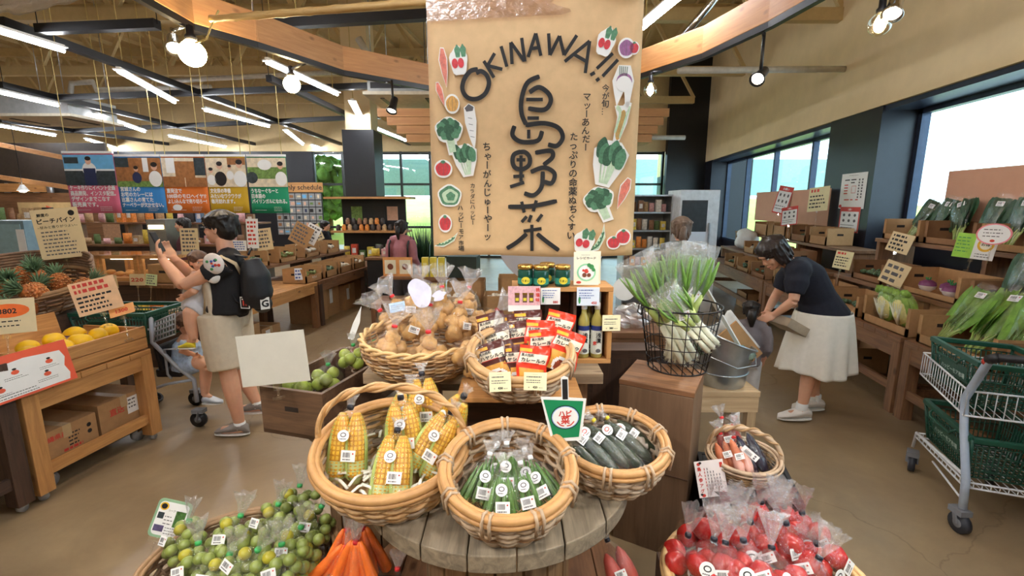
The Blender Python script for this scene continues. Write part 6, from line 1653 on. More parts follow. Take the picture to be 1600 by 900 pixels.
for y in (.2, -.2):
    m.tube([CJ(236, 498, y), CJ(238, 535, y), CJ(275, 572, y), CJ(303, 593, y), CJ(308, 628, y)], .016, 0, 10); m.tube([CJ(303, 593, y), CJ(262, 600, y), CJ(220, 615, y)], .012, 0, 8); m.tube([CJ(275, 545, y), CJ(257, 546, y), CJ(262, 585, y), CJ(268, 592, y)], .009, 0, 8)
m.tube([CJ(236, 498, .2), CJ(236, 498, -.2)], .014, 0, 8); m.tube([CJ(220, 615, .2), CJ(220, 615, -.2)], .012, 0, 8)
m.build('frame', GRF, ct)
m = MB(); m.grid(lambda u, v: CJ(238 + 34 * u, 532 - 42 * v + (5 - 18 * u) * (1 - 0 * v), .2), 1, 1); m.v = []; m.f = []; m.m = []; m.sm = []
for i in range(8):
    u = i / 7; m.tube([CJ(241 + 33 * u, 534 - 12 * u, .2), CJ(243 + 30 * u, 503 - 13 * u, .2)], .006, 0, 5)
for v in (0, .25, .5, .75, 1): m.tube([CJ(241 + 2 * v, 534 - 31 * v, .2), CJ(274 - v, 522 - 32 * v, .2)], .007, 0, 5)
m.build('side_grille', GRF, ct)
m = MB(); m.box(CJ(286, 572), (.2, .34, .07)); m.box(CJ(271, 552), (.04, .34, .22), 0, (0, -.15, 0)); m.build('seat', BPL, ct, bevel=.015)
for px, y in ((309, .2), (309, -.2), (225, .2), (225, -.2)): p = gnd(px, 640, y); m = MB(); caster(m, p, .062, .03); m.build('wheel', [BPL, mat('grey hub', (120, 122, 128), .5)], ct)
p = CJ(215, 505); shop_basket('shopping_basket', 'dark green shopping basket held by the child cart, behind the mangoes', W(CJ.x0, CJ.d, 0) + Matrix.Rotation(YW, 3, 'Z') @ Vector((p.x - .05, 0, p.z - .12)), YW, .5, .36, .24)
m = MB(); pz = W(CJ.x0, CJ.d, 0)
for y in (-.18, .18): m.tube([CJ(236, 515, y), CJ(170, 513, y)], .008, 0, 6); m.tube([CJ(170, 513, y), CJ(225, 612, y)], .01, 0, 6)
m.build('basket_rail', WIREW, ct)
# child on the cart
KJ = Fig(300, 3.55, -1); kt = KJ.thing('person', 'small child in a pale blue top sitting on the child cart, white trainers')
b = MB(); q, R = head(b, KJ(289, 506), .72, (.95, -.25, -.3)); limb(b, [KJ(291, 522), KJ(293, 535), KJ(292, 570)], [.04, .085, .09])
for e in (1, -1):
    limb(b, [KJ(292, 572, .06 * e), KJ(313, 566, .08 * e), KJ(322, 574, .08 * e)], [.065, .055, .045]); limb(b, [KJ(322, 574, .08 * e), KJ(321, 595, .08 * e), KJ(320, 617, .08 * e)], [.045, .042, .027]); limb(b, [KJ(292, 533, .08 * e), KJ(285, 548, .12 * e), KJ(305, 556, .06 * e)], [.035, .03, .022]); limb(b, [KJ(320, 617, .08 * e), KJ(330, 622, .08 * e)], [.026, .022]); hand(b, KJ(305, 556, .06 * e), (1, -.3 * e, 0), (0, 0, 1), (0, -e, 0), .55, .5)
fuse(b, 'body', SKIN, kt, .007, 3); face(kt, q, .72, R, BRH); hair(kt, q, .76, R, BRH, back=-.07, side=-.02, n=60)
c = MB(); limb(c, [KJ(292, 526), KJ(293, 538), KJ(292, 575)], [.05, .1, .115]); [limb(c, [KJ(292, 533, .08 * e), KJ(288, 542, .1 * e)], [.045, .045]) for e in (1, -1)]; [limb(c, [KJ(292, 572, .06 * e), KJ(308, 566, .08 * e)], [.08, .075]) for e in (1, -1)]
fuse(c, 'dress', mat('pale blue print cotton', (172, 196, 226), .8, var=.22, scale=40), kt, .01, 3)
PBS = mat('pale blue trainers', (206, 218, 234), .6)
for e in (1, -1): p = KJ(316, 632, .08 * e); shoe(kt, p, p + Vector((.17, 0, 0)), PBS, s=.75)
# --- the woman bending over the racks ------------------------------------------------------
J = Fig(1252, 3.62); t = J.thing('person', 'woman in navy top and white pleated skirt bending over the vegetable rack at the right')
b = MB(); hc = J(1207, 396); fw = Vector((.75, .15, -.65)); q, R = head(b, hc, 1.0, fw, (.6, 0, .8))
limb(b, [J(1218, 404), J(1240, 414)], [.05, .055]); SH = [J(1247, 424, .16), J(1240, 418, -.16)]; hipc = J(1287, 492)
limb(b, [J(1243, 416), J(1258, 432), J(1274, 462), hipc], [.08, .125, .11, .14], 16); limb(b, [SH[0], J(1246, 418), SH[1]], [.05, .07, .05])
el = [J(1240, 470, .22), J(1212, 462, -.2)]; wr = [J(1211, 491, .12), J(1198, 488, -.12)]
for k in (0, 1): limb(b, [SH[k], SH[k].lerp(el[k], .5), el[k]], [.05, .044, .036]); limb(b, [el[k], el[k].lerp(wr[k], .4), wr[k]], [.036, .035, .024])
hand(b, wr[0], (.85, -.2, -.5), (.3, -.6, .6), (0, -.9, -.3), .92, .5); hand(b, wr[1], (.5, .1, -.85), (.6, .4, .3), (.2, .9, 0), .92, .5)
an = [J(1255, 618, .09), J(1275, 612, -.09)]
for k, e in ((0, 1), (1, -1)):
    a = an[k]; a.z = .1; kn = J(1268, 566, .09 * e); hp = hipc + Vector((0, .08 * e, -.02)); limb(b, [hp, kn], [.1, .06]); limb(b, [kn, kn.lerp(a, .35), a], [.055, .056, .034]); limb(b, [a + Vector((-.02, 0, -.03)), a + Vector((.1, 0, -.05))], [.033, .03])
fuse(b, 'body', SKIN, t, .0065, 3); face(t, q, 1, R); HRW = mat('dark brown bob', (44, 34, 32), .4, var=.35, scale=70); hair(t, q, 1.1, R, HRW, back=-.11, side=-.1, n=130)
c = MB(); limb(c, [J(1243, 414), J(1258, 432), J(1276, 464), J(1287, 496)], [.1, .145, .135, .19], 18); limb(c, [SH[0], J(1248, 420), SH[1]], [.09, .1, .09]); [c.ell(v, (.092, .085, .09)) for v in SH]
for k in (0, 1): e_ = SH[k].lerp(el[k], .78); limb(c, [SH[k], SH[k].lerp(e_, .5), e_], [.075, .088, .062])
fuse(c, 'top', NAVF, t, .011, 4)
wc = J(1287, 486); hc_ = J(1272, 576); hz = hc_.z
def skf(u, v):
    a = 2 * pi * u; rr = .205 + (.285 - .205) * v ** .8; w_ = 1 + .07 * v * sin(a * 11) + .03 * v * sin(a * 5 + 1)
    c_ = wc.lerp(Vector((hc_.x, wc.y, hz)), v); return Vector((c_.x + rr * w_ * cos(a), c_.y + rr * w_ * .86 * sin(a), c_.z + .02 * v * sin(a * 3)))
m = MB(); m.grid(skf, 110, 24); m.build('skirt', SKW, t, solid=.004)
for k in (0, 1): a = an[k]; m = MB(); limb(m, [a + Vector((0, 0, .05)), a + Vector((0, 0, -.03))], [.043, .045]); m.build('sock', WHITE, t); shoe(t, (a.x - .09, a.y, 0), (a.x + .19, a.y, 0), SHW, s=1.08, lace=PINKL)
bx = thing('cardboard_tray', 'small grey cardboard tray held by the woman in the white skirt', 'box', W(J.x0, J.d, 0) + Matrix.Rotation(YW + pi, 3, 'Z') @ J(1224, 512, .1), (0, radians(-28), YW + pi + .2)); m = MB(); plank_box(m, .2, .26, .07, .005); m.build('tray', mat('grey card', (176, 160, 138), .8), bx)
# --- others ---------------------------------------------------------------------------------
def stander(px, pyt, d, label, top, low, hairm, fdir, hgt, long_=0, skirt=False, s=1.0, pony=False, arms=None):
    """simple upright figure: feet on the floor, head top at height hgt"""
    x = ray(px, 400)[0] * d; t = thing('person', label, 'person', W(x, d, 0), YW + fdir); k = hgt / 1.65
    b = MB(); V = lambda a, e, z: Vector((a, e, z)) * k
    q, R = head(b, V(0.02, 0, 1.53), k * 1.0, (1, 0, -.05)); limb(b, [V(0, 0, 1.45), V(-.02, 0, 1.36)], [.05 * k, .055 * k]); limb(b, [V(-.02, 0, 1.36), V(-.01, 0, 1.2), V(0, 0, 1.02), V(0, 0, .88)], [.07 * k, .125 * k, .11 * k, .14 * k]); limb(b, [V(-.02, .17, 1.33), V(-.02, 0, 1.37), V(-.02, -.17, 1.33)], [.05 * k, .065 * k, .05 * k])
    for e in (1, -1):
        elb = V(-.04, .23 * e, 1.05); w_ = V(.12, .22 * e, .84) if not arms else V(*arms[0], ) if False else V(.16, .18 * e, .92); limb(b, [V(-.02, .175 * e, 1.33), V(-.03, .21 * e, 1.2), elb], [.05 * k, .045 * k, .038 * k]); limb(b, [elb, elb.lerp(w_, .4), w_], [.038 * k, .037 * k, .025 * k]); hand(b, w_, (w_ - elb), (.3, -.4 * e, .6), (.2, -e, 0), .95 * k, .5)
        limb(b, [V(0, .08 * e, .86), V(.01, .09 * e, .66), V(.01, .09 * e, .46)], [.1 * k, .085 * k, .058 * k]); limb(b, [V(.01, .09 * e, .46), V(-.01, .09 * e, .3), V(-.02, .09 * e, .08)], [.056 * k, .058 * k, .036 * k]); limb(b, [V(-.04, .09 * e, .06), V(.1, .09 * e, .04)], [.034 * k, .03 * k])
    fuse(b, 'body', SKIN, t, .0085, 2); face(t, q, k, R); hair(t, q, 1.05 * k, R, hairm, back=-.09, side=-.04, n=70, long_=long_)
    if pony:
        m = MB(); limb(m, [q(-.1, 0, .03), q(-.13, 0, 0), q(-.135, .01, -.08), q(-.125, 0, -.19)], [.025, .032, .034, .012]); m.build('ponytail', hairm, t)
    c = MB(); limb(c, [V(-.02, 0, 1.38), V(-.01, 0, 1.22), V(0, 0, 1.02), V(0, 0, .82)], [.075 * k, .15 * k, .15 * k, .175 * k], 16); limb(c, [V(-.02, .18, 1.33), V(-.02, 0, 1.36), V(-.02, -.18, 1.33)], [.068 * k, .08 * k, .068 * k])
    for e in (1, -1): limb(c, [V(-.02, .175 * e, 1.33), V(-.035, .215 * e, 1.2), V(-.04, .23 * e, 1.05), V(.08, .225 * e, .93)], [.068 * k, .066 * k, .06 * k, .052 * k])
    fuse(c, 'jacket', top, t, .012, 3)
    c = MB(); limb(c, [V(0, 0, .92), V(0, 0, .8)], [.15 * k, .165 * k])
    for e in (1, -1): limb(c, [V(0, .08 * e, .86), V(.01, .09 * e, .5), V(-.01, .09 * e, .1)], [.11 * k, .09 * k, .07 * k])
    fuse(c, 'trousers', low, t, .012, 2)
    for e in (1, -1): shoe(t, V(-.09, .09 * e, 0), V(.17, .09 * e, 0), BLACK, s=k)
    return t, k
t, k = stander(629, 345, 6.9, 'woman in a mauve jacket with black ponytail walking away in the middle aisle', MAUV, GRYT, HAIR, pi / 2 - .25, 1.5, pony=True)
m = MB()
for e in (1, -1): m.tube([(.1, .13 * e, 1.15), (.06, .14 * e, 1.25), (-.03, .15 * e, 1.27), (-.12, .15 * e, 1.15), (-.13, .15 * e, .95)], .016, 0, 8, flat=.5)
m.build('bag_strap', BLACK, t)
stander(1062, 337, 4.45, 'woman with a light brown ponytail and dark top standing behind the leeks', BLKF, GRYT, mat('light brown hair', (112, 92, 78), .45, var=.3, scale=60), pi / 2 - .15, 1.62, pony=True)
stander(511, 349, 9.5, 'woman with short black hair in black, standing beyond the middle left counters', BLKF, BLKF, HAIR, -.1, 1.4)
t, k = stander(293, 340, 7.5, 'shop clerk with black hair behind the left counters, seen beside the raised phone', mat('maroon apron', (92, 48, 54), .8), BLKF, HAIR, pi + .6, 1.52)
# little girl beyond the bucket
x = ray(1180, 500)[0] * 3.5
t, k = stander(1182, 466, 3.5, 'little girl with tied black hair standing behind the galvanised bucket', mat('grey child top', (120, 112, 116), .8), mat('pale trousers', (206, 206, 210), .8), HAIR, pi / 2 - .3, 1.0, pony=True)
for o in list(t.children):
    if o.name.startswith('shoe'): o.data.materials[0] = mat('pink shoes', (226, 168, 160), .6)
# ================================================================== right side: racks, cartons, greens, cart
random.seed(41)
HR = .66
for y0, y1, lab in ((1.45, 4.02, 'brown rack table nearest at the right, behind the shopping cart'), (4.06, 6.9, 'brown rack table along the right wall, behind the woman in the white skirt'), (6.94, 9.9, 'brown rack table farthest along the right wall')):
    table('rack_table', lab, 1.15, y1 - y0, HR, (2.68 + .575, (y0 + y1) / 2, 0), 0, BRNY, BRNZ, .05, .13, .09, brace=.22)
def riser(y0, y1, x0, x1, z, zb, lab, name='rack_riser'):
    t = thing(name, lab, 'shelf', ((x0 + x1) / 2, (y0 + y1) / 2, zb), 0); h = z - zb
    m = MB(); m.box((0, 0, h - .02), (x1 - x0, y1 - y0, .04)); m.build('board', BRNY, t, bevel=.002)
    n = max(2, int((y1 - y0) / 1.2) + 1)
    for k in range(n): m = MB(); m.box((0, (k / (n - 1) - .5) * (y1 - y0 - .1), (h - .042) / 2), (x1 - x0 - .02, .05, h - .042)); m.build('support', BRNZ, t)
riser(1.5, 5.85, 3.04, 3.42, .94, HR, 'middle tier board of the near right rack'); riser(1.5, 5.85, 3.43, 3.82, 1.36, HR, 'top tier board of the near right rack')
riser(6.3, 10.2, 3.04, 3.42, .88, HR, 'middle tier board of the far right rack'); riser(6.3, 10.6, 3.43, 3.82, 1.17, HR, 'top tier board of the far right rack')
PINKB = mat('pinkish kraft sheet', (206, 156, 128), .8, var=.04, scale=6)
for y0, y1, z0, z1, lab in ((1.6, 5.5, 1.37, 2.08, 'pinkish kraft sheet across the foot of the near window behind the bagged greens'), (7.75, 10.7, 1.4, 1.98, 'pinkish kraft sheet across the foot of the far windows')):
    m = MB(); m.box((3.84, (y0 + y1) / 2, (z0 + z1) / 2), (.008, y1 - y0, z1 - z0)); tag(m.build('backing_sheet', PINKB), lab, 'sheet')
    m = MB()
def rc(y, x, z, w, fill, lab, cut=.06, h=.2, l=.34, f_n=26, name='open_carton', group=None, fr=.03):
    t = carton(name, lab, w, l, h, (x, y, z + .002), -pi / 2, cut=cut, m=CARD if random.random() < .6 else CARDI, group=group)
    if fill: veg_mound(t, w * .8, l * .7, .07, fill, f_n, fr)
    return t
rc(4.38, 2.9, HR, .62, None, 'open carton with the cut yellow cabbage on the right rack', .07, .24); rc(5.02, 2.9, HR, .5, LGT, 'open carton of small bagged roots left of the cabbage carton', .09, .2)
rc(5.65, 2.9, HR, .5, LGT, 'open carton behind the white skirt on the right rack', .09); rc(6.5, 2.9, HR, .5, LGT, 'open carton of bagged greens under the hands of the woman in the skirt', .1)
rc(7.3, 2.9, HR, .55, LGT, 'open carton of silvery bagged greens left of the bending woman', .06); rc(7.95, 2.9, HR, .55, LGT, 'open carton of silvery bagged greens, second left of the bending woman', .06); rc(8.6, 2.9, HR, .55, LGT, 'open carton of silvery bagged greens at the far end of the front tier', .06)
rc(3.62, 2.9, HR, .7, None, 'open carton with leafy bunches behind the shopping cart', .07, .22); rc(2.85, 2.9, HR, .7, None, 'open carton of leafy bunches at the right picture edge', .07, .22)
rc(5.3, 3.24, .94, .52, LGT, 'open carton of grey green bags on the middle tier', .06); rc(4.45, 3.24, .94, .72, None, 'open carton of purple and white turnips on the middle tier', .05, .22); rc(3.7, 3.24, .94, .6, None, 'open carton on the middle tier beside the round pink card', .06, .22)
rc(5.5, 3.63, 1.36, .56, None, 'open carton at the left end of the top tier with dark bunches', .06, .22); rc(4.85, 3.63, 1.36, .6, None, 'second open carton of dark bunches on the top tier', .06, .22); rc(4.2, 3.63, 1.36, .6, None, 'third open carton of dark bunches on the top tier', .06, .22); rc(3.5, 3.63, 1.36, .6, None, 'open carton at the right edge of the top tier', .06, .22)
rc(7.3, 3.24, .88, .5, None, 'empty dark carton on the middle tier right behind the woman bending', .06); rc(8.0, 3.24, .88, .5, None, 'empty carton on the middle tier of the far rack, second', .06); rc(8.7, 3.24, .88, .5, MSH, 'carton on the middle tier of the far rack beside the white sack', .1)
rc(7.2, 3.63, 1.17, .5, None, 'carton on the top tier below the handwritten card', .12, .24); rc(7.8, 3.63, 1.17, .5, LGT, 'carton of greens on the top tier below the red bordered cards', .1, .24); rc(8.5, 3.63, 1.17, .5, None, 'dark carton with a white oval on the top tier, second from the far end', .2, .24); rc(9.3, 3.63, 1.17, .6, None, 'dark carton with white ovals at the far end of the top tier', .2, .24)
for y, lab in ((5.3, 'brown carton on the floor under the rack, behind the white trainers'), (6.1, 'brown carton on the floor under the rack, farther back'), (8.2, 'brown carton on the floor under the farthest rack')):
    carton('floor_carton', lab, .5, .4, .27, (3.05, y, .001), -pi / 2, cut=.27)
# cut cabbage halves in film
CY = mat('cabbage heart', (242, 232, 150), .45, var=.12, scale=26); CG = mat('cabbage leaf', (136, 176, 66), .5, var=.3, scale=18)
t = thing('cut_cabbage', 'cut yellow hearted cabbages wrapped in film in the carton on the right rack', 'cabbage', (2.86, 4.45, HR + .03), -pi / 2 + .1)
for k, (x, s) in enumerate(((-.13, 1), (.06, 1.05))):
    m = MB(); m.T = Matrix.Translation((x, 0, .14)) @ Matrix.Rotation(.25, 4, 'X')
    m.ell((0, .035, 0), (.105 * s, .06, .15 * s), 1, 18, 12, None, .12, 4)
    for j in range(7): r = 1 - j * .13; m.ell((0, .0 - j * .006, -.01 - j * .006), (.097 * s * r, .03, .142 * s * r), 0 if j else 1, 18, 10, None, .08, 5)
    for j in range(8): a = -1.2 + j * .35; m.tube([(0, -.04, -.13), (.03 * sin(a), -.052, -.05), (.075 * sin(a) * s, -.045, .07)], [.012, .007, .002], 2, 6)
    for j in range(7): m.ell((random.uniform(-.08, .08), .02, .13 + .02 * random.random()), (.04, .03, .035), 1, 8, 6, None, .5, 6)
    m.build('half_cabbage', [CY, CG, mat('white cabbage rib', (238, 238, 214), .45)], t)
m = MB(); m.ell((-.035, 0, .15), (.24, .1, .18), 0, 22, 14, None, .12, 6, False); m.build('film', CLEAR, t)
# turnips
TUW = mat('white turnip', (236, 226, 220), .4, var=.06); TUP = mat('purple turnip top', (124, 60, 104), .4, var=.2)
for i, (y, x, lab) in enumerate(((4.62, 3.2, 'purple topped turnip at the left in the middle tier carton'), (4.47, 3.27, 'purple topped turnip in the middle, sitting higher'), (4.33, 3.19, 'purple topped turnip at the right in the middle tier carton'))):
    t = thing('turnip', lab, 'turnip', (x, y, .955), (0, 0, i), 'turnips'); m = MB(); m.lathe([(.004, -.01), (.02, .0), (.055, .03), (.066, .06)], 0, 20, cap=False); m.lathe([(.066, .06), (.06, .09), (.03, .11), (.001, .112)], 1, 20, cap=False); m.build('bulb', [TUW, TUP], t)
    m = MB(); [m.tube([(.01 * cos(a), .01 * sin(a), .108), (.02 * cos(a), .02 * sin(a), .135)], .006, 0, 5) for a in (0, 2, 4)]; m.build('stalk', GREENP, t)
# bagged leafy bunches
LDG = mat('spinach green', (40, 76, 44), .5, var=.35, scale=22); LBG = mat('mustard green', (106, 150, 48), .5, var=.3, scale=18); STG = mat('pale stems', (168, 192, 104), .45, var=.15)
FOLD = film('leaf bag', base=.06, rough=.12, scale=24, bump=.8, edge=.25)
def bunch(sd, leafm, L=.44, n=15, stem=.4):
    random.seed(sd); t = thing('bagged_greens', 'x', 'bag of greens', (0, 0, 0), 0)
    m = MB(); h = MB()
    for i in range(n):
        x = (i / (n - 1) - .5) * .07; y = random.uniform(-.02, .02); tx = x * 3.0; z1 = L * stem * random.uniform(.85, 1.1); tw = random.uniform(-.6, .6)
        h.tube([(x, y, 0), (x * 1.4, y, z1 * .6), (tx * .8, y, z1)], [.006, .006, .004], 0, 5)
        w = random.uniform(.03, .045)
        def lf(u, v): a = (u - .5) * 2; zz = z1 * .85 + (L * random.uniform(.97, 1) - z1 * .85) * v; ww = w * (sin(pi * min(1, .08 + v * .9)) ** .7); return Vector((tx * (.8 + .35 * v) + a * ww * cos(tw), y * (1 + v) + a * ww * sin(tw) + .012 * cos(a * 2 + v * 5), zz))
        m.grid(lf, 3, 7)
    m.build('leaves', leafm, t); h.build('stems', STG, t)
    m = MB(); bag_shell(m, [(.035, -.015), (.05, .01), (.075, L * .4), (.105, L * .75), (.11, L + .03)], 18, .07, 8, 1, .42); m.build('bag', FOLD, t); sticker(t, (.02, -.046, L * .86), upright(0, 0, .1), .07, .045)
    return t
bd = [bunch(61, LDG), bunch(62, LDG)]; bl = [bunch(63, LBG, .46, 14, .3), bunch(64, LBG, .46, 14, .3)]
BG = [(0, 5.62, 3.62, 1.38, .35, .35, 'dark bunch at the left end of the top tier'), (1, 5.38, 3.66, 1.38, .3, .2, 'dark bunch second from the left on the top tier'), (1, 4.98, 3.63, 1.38, .32, -.3, 'dark bunch leaning over in the second top carton'), (0, 4.75, 3.64, 1.38, .3, .15, 'dark bunch in the middle of the top tier with a price sticker at its top'), (1, 4.45, 3.63, 1.38, .28, .05, 'long bunch with pale stems hanging over the top tier front'), (0, 4.2, 3.66, 1.38, .32, -.1, 'dark bunch fifth along the top tier'), (1, 3.9, 3.66, 1.38, .35, -.4, 'dark bunch tilted at the right of the top tier'), (0, 3.55, 3.64, 1.38, .3, .3, 'dark bunch at the right picture edge of the top tier'),
      (0, 3.85, 3.2, .96, .3, .1, 'tall bunch with yellow green stems beside the round pink card'), (1, 3.6, 3.22, .96, .3, -.1, 'bunch right of the round pink card on the middle tier'), (0, 3.3, 3.2, .96, .3, .15, 'bunch at the right edge of the middle tier')]
first = {0: 1, 1: 1}
for k, y, x, z, tilt, roll, lab in BG:
    o = bd[k] if first[k] else dup(bd[k], (0, 0, 0)); first[k] = 0; o.location = (x, y, z); o.rotation_euler = (Matrix.Rotation(-pi / 2 + .1, 3, 'Z') @ Matrix.Rotation(-tilt, 3, 'X') @ Matrix.Rotation(roll, 3, 'Y')).to_euler(); o['label'] = lab; o['group'] = 'dark bagged bunches'
first = {0: 1, 1: 1}
for k, y, x, z, tilt, roll, sc, lab in ((0, 3.88, 2.84, .7, .55, .12, 1.05, 'bright green leafy bag leaning at the left behind the shopping cart'), (1, 3.62, 2.86, .7, .6, .0, 1.12, 'bright green leafy bag in the middle with a white price sticker'), (0, 3.36, 2.85, .7, .55, -.05, 1.12, 'bright green leafy bag at the right behind the shopping cart'), (1, 3.05, 2.86, .7, .55, .05, 1.1, 'bright green leafy bag at the right picture edge')):
    o = bl[k] if first[k] else dup(bl[k], (0, 0, 0)); first[k] = 0; o.location = (x, y, z); o.rotation_euler = (Matrix.Rotation(-pi / 2 + .1, 3, 'Z') @ Matrix.Rotation(-tilt, 3, 'X') @ Matrix.Rotation(roll, 3, 'Y')).to_euler(); o.scale = (sc,) * 3; o['label'] = lab; o['group'] = 'bright green leafy bags'
# cards on the racks
FR = upright(-pi / 2 + .35, .15); EDG = lambda px, py, x: onx(px, py, x)
def d_map(m, w, h):
    lines(m, -w * .2, h * .93, w * .4, 1, h * .04, 2); [rect(m, x * w, y * h, (x + a) * w, (y + .03) * h, c, .0012) for x, y, a, c in ((-.35, .8, .2, 0), (-.1, .8, .2, 0), (-.35, .66, .15, 1), (-.35, .58, .15, 1), (-.35, .5, .15, 1), (-.35, .42, .15, 1), (-.1, .72, .15, 0), (-.3, .24, .2, 1), (-.05, .24, .1, 1), (.15, .24, .1, 1))]
    [rect(m, -.05 * w + a * w, .44 * h, -.05 * w + a * w + .01 * w, .64 * h, 1, .0012) for a in (0, .16)]; [rect(m, -.05 * w, y * h, .12 * w, (y + .012) * h, 1, .0012) for y in (.44, .63)]
    [rect(m, x * w, (.3 + .08 * k) * h, (x + .05) * w, (.35 + .08 * k) * h, 2, .0012) for x in (.2, .32) for k in range(7)]; disc(m, -w * .43, h * .07, w * .06, h * .05, 1, .0012)
def d_red(m, w, h):
    rect(m, -w * .5, 0, w * .5, h, 1, .0008); rect(m, -w * .44, h * .05, w * .44, h * .82, 3, .0012); text(m, 'お願い', 0, h * .87, h * .09, 3, .0014, 'C', .03)
    [disc(m, x * w, y * h, w * .06, h * .06, 2, .0016, 12) for x in (-.27, 0, .27) for y in (.68, .46)]; lines(m, -w * .4, h * .27, w * .8, 2, h * .1, 0, .0016)
RMT = (INK, REDINK, GREYINK, WHITE)
a = EDG(1321, 326, RX + .015); card('map_poster', 'white shop map poster on the dark post between the windows', 'poster', .62, .5, (a.x, a.y - .12, a.z), upright(-pi / 2), d_map, WHITE, RMT)
a = EDG(1318, 360, RX + .015); card('rules_poster', 'red bordered notice below the white map on the dark post', 'poster', .5, .36, (a.x, a.y - .1, a.z - .02), upright(-pi / 2), d_red, WHITE, RMT)
a = EDG(1216, 334, 3.7); card('rules_card', 'slanted white card with red bars before the far pinkish sheet', 'card', .3, .5, a, upright(-pi / 2 + .5, .1, -.18), d_red, WHITE, RMT, stand=.12)
IVC = mat('ivory handwriting card', (226, 216, 170), .7, var=.05)
def d_hand(m, w, h): lines(m, -w * .4, h * .8, w * .5, 1, h * .2, 1, .001, .6); lines(m, -w * .42, h * .6, w * .8, 4, h * .15, 0, .001, .4)
for px, py, x, w, h, r, mt, dr, lab in ((1276, 330, 3.55, .32, .36, .1, IVC, d_hand, 'ivory handwritten card with red heading before the far pinkish sheet'), (1232, 352, 3.4, .3, .3, .15, WHITE, d_red, 'glossy red and white card above the head of the bending woman'), (1313, 420, 2.95, .2, .2, -.05, IVC, d_hand, 'ivory card with red heading on a clear clip left of the cabbage carton'),
                                        (1399, 394, 3.3, .22, .2, -.2, KCARD, d_lines(4), 'kraft card hanging at the top tier front'), (1388, 444, 3.0, .22, .22, -.25, KCARD, d_lines(3, 2), 'kraft card slanted before the turnip carton')):
    card('price_card', lab, 'card', w, h, EDG(px, py, x), upright(-pi / 2 + .45, .15, r), dr, mt, RMT if dr is d_red else (), stand=.23)
def d_gy(m, w, h): rect(m, -w * .5, 0, -w * .03, h, 0, .001); disc(m, w * .24, h * .6, w * .2, h * .28, 1, .001, 20); disc(m, w * .24, h * .6, w * .14, h * .19, 2, .0015, 20); text(m, 'お得', w * .24, h * .56, h * .14, 3, .002, 'C', .02); lines(m, w * .05, h * .2, w * .4, 2, h * .1, 3); lines(m, -w * .46, h * .8, w * .38, 5, h * .14, 4)
card('price_card', 'green and white card with a yellow ring on a clear clip at the top tier', 'card', .26, .2, EDG(1517, 404, 3.2), upright(-pi / 2 + .55, .15, -.06), d_gy, WHITE, (mat('lime print', (150, 204, 70), .6), mat('gold print', (232, 182, 44), .6), IV, INK, GREENP), stand=.1)
m = MB(); T = Matrix.Identity(4)
t = thing('round_card', 'round white card with a pink edge on a clear clip among the greens', 'card', EDG(1553, 366, 3.1), upright(-pi / 2 + .6, .15))
m = MB(); m.poly([(.1 * cos(2 * pi * k / 28), .08 * sin(2 * pi * k / 28)) for k in range(28)], .002); m.build('sheet', mat('pink edge', (226, 130, 140), .6), t); m = MB(); disc(m, 0, 0, .09, .071, 0, .0026, 28); lines(m, -.06, .03, .12, 3, .025, 1, .003); disc(m, 0, -.05, .014, .01, 2, .003); m.build('print', [WHITE, GREYINK, REDINK], t); m = MB(); m.tube([(0, -.08, -.004), (0, -.22, -.004)], .005, seg=8); m.build('clear_clip', ACRYL, t)
m = MB(); m.ell((0, 0, .17), (.2, .24, .2), 0, 18, 12, None, .3, 5); tag(m.build('white_sack', WHITE, None, (3.3, 9.5, .9)), 'white sack at the far end of the middle tier', 'sack')
# shopping cart at the right
CW = Vector((2.37, 2.76, 0)); CYW = radians(-13)
t = thing('shopping_cart', 'white wire shopping cart at the right with green baskets on both decks', 'shopping cart', CW, CYW)
m = MB()
for s in (-1, 1): m.tube([(s * .215, -.33, 1.0), (s * .215, -.28, .98), (s * .215, -.13, .70), (s * .215, -.17, .55), (s * .215, -.27, .3), (s * .215, -.29, .14)], .019, 0, 10)
m.build('frame', mat('pale blue grey tube', (186, 200, 220), .35, .2), t)
m = MB(); m.tube([(-.215, -.335, 1.0), (.215, -.335, 1.0)], .02, 0, 10); [m.tube([(s * .215, -.335, 1.0), (s * .215, -.27, .97)], .024, 0, 10) for s in (-1, 1)]; m.build('handlebar', BPL, t)
m = MB(); [m.tube([(s * .215, -.27, .97), (s * .215, -.255, .945)], .0215, 0, 10) for s in (-1, 1)]; m.build('red_collar', REDINK, t)
m = MB()
bx_ = lambda u, v: [(-.2 + .0 * v, -.15), (-.2, .36), (.2, .36), (.2, -.15)]
def wirebox(m, y0, y1, w, z0, z1, n=16, r=.003, up=0):
    for s in (-1, 1):
        for i in range(n + 1): u = i / n; y = y0 + (y1 - y0) * u; m.tube([(s * w, y, z0 + up * u), (s * w, y, z1 + up * u)], r, 0, 4)
        for z in (z0, z1): m.tube([(s * w, y0, z), (s * w, y1, z + up)], .0055, 0, 6)
    for i in range(12): x = (i / 11 * 2 - 1) * w; m.tube([(x, y0, z0), (x, y1, z0 + up), (x, y1, z1 + up)], r, 0, 4); m.tube([(x, y0, z0), (x, y0, z1)], r, 0, 4)
    for z in (z0, z1): m.tube([(-w, y1, z + up), (w, y1, z + up)], .0055, 0, 6); m.tube([(-w, y0, z), (w, y0, z)], .0055, 0, 6)
wirebox(m, -.17, .36, .225, .62, .76, 18, .0028, .05); m.build('upper_wire_deck', WIREW, t)
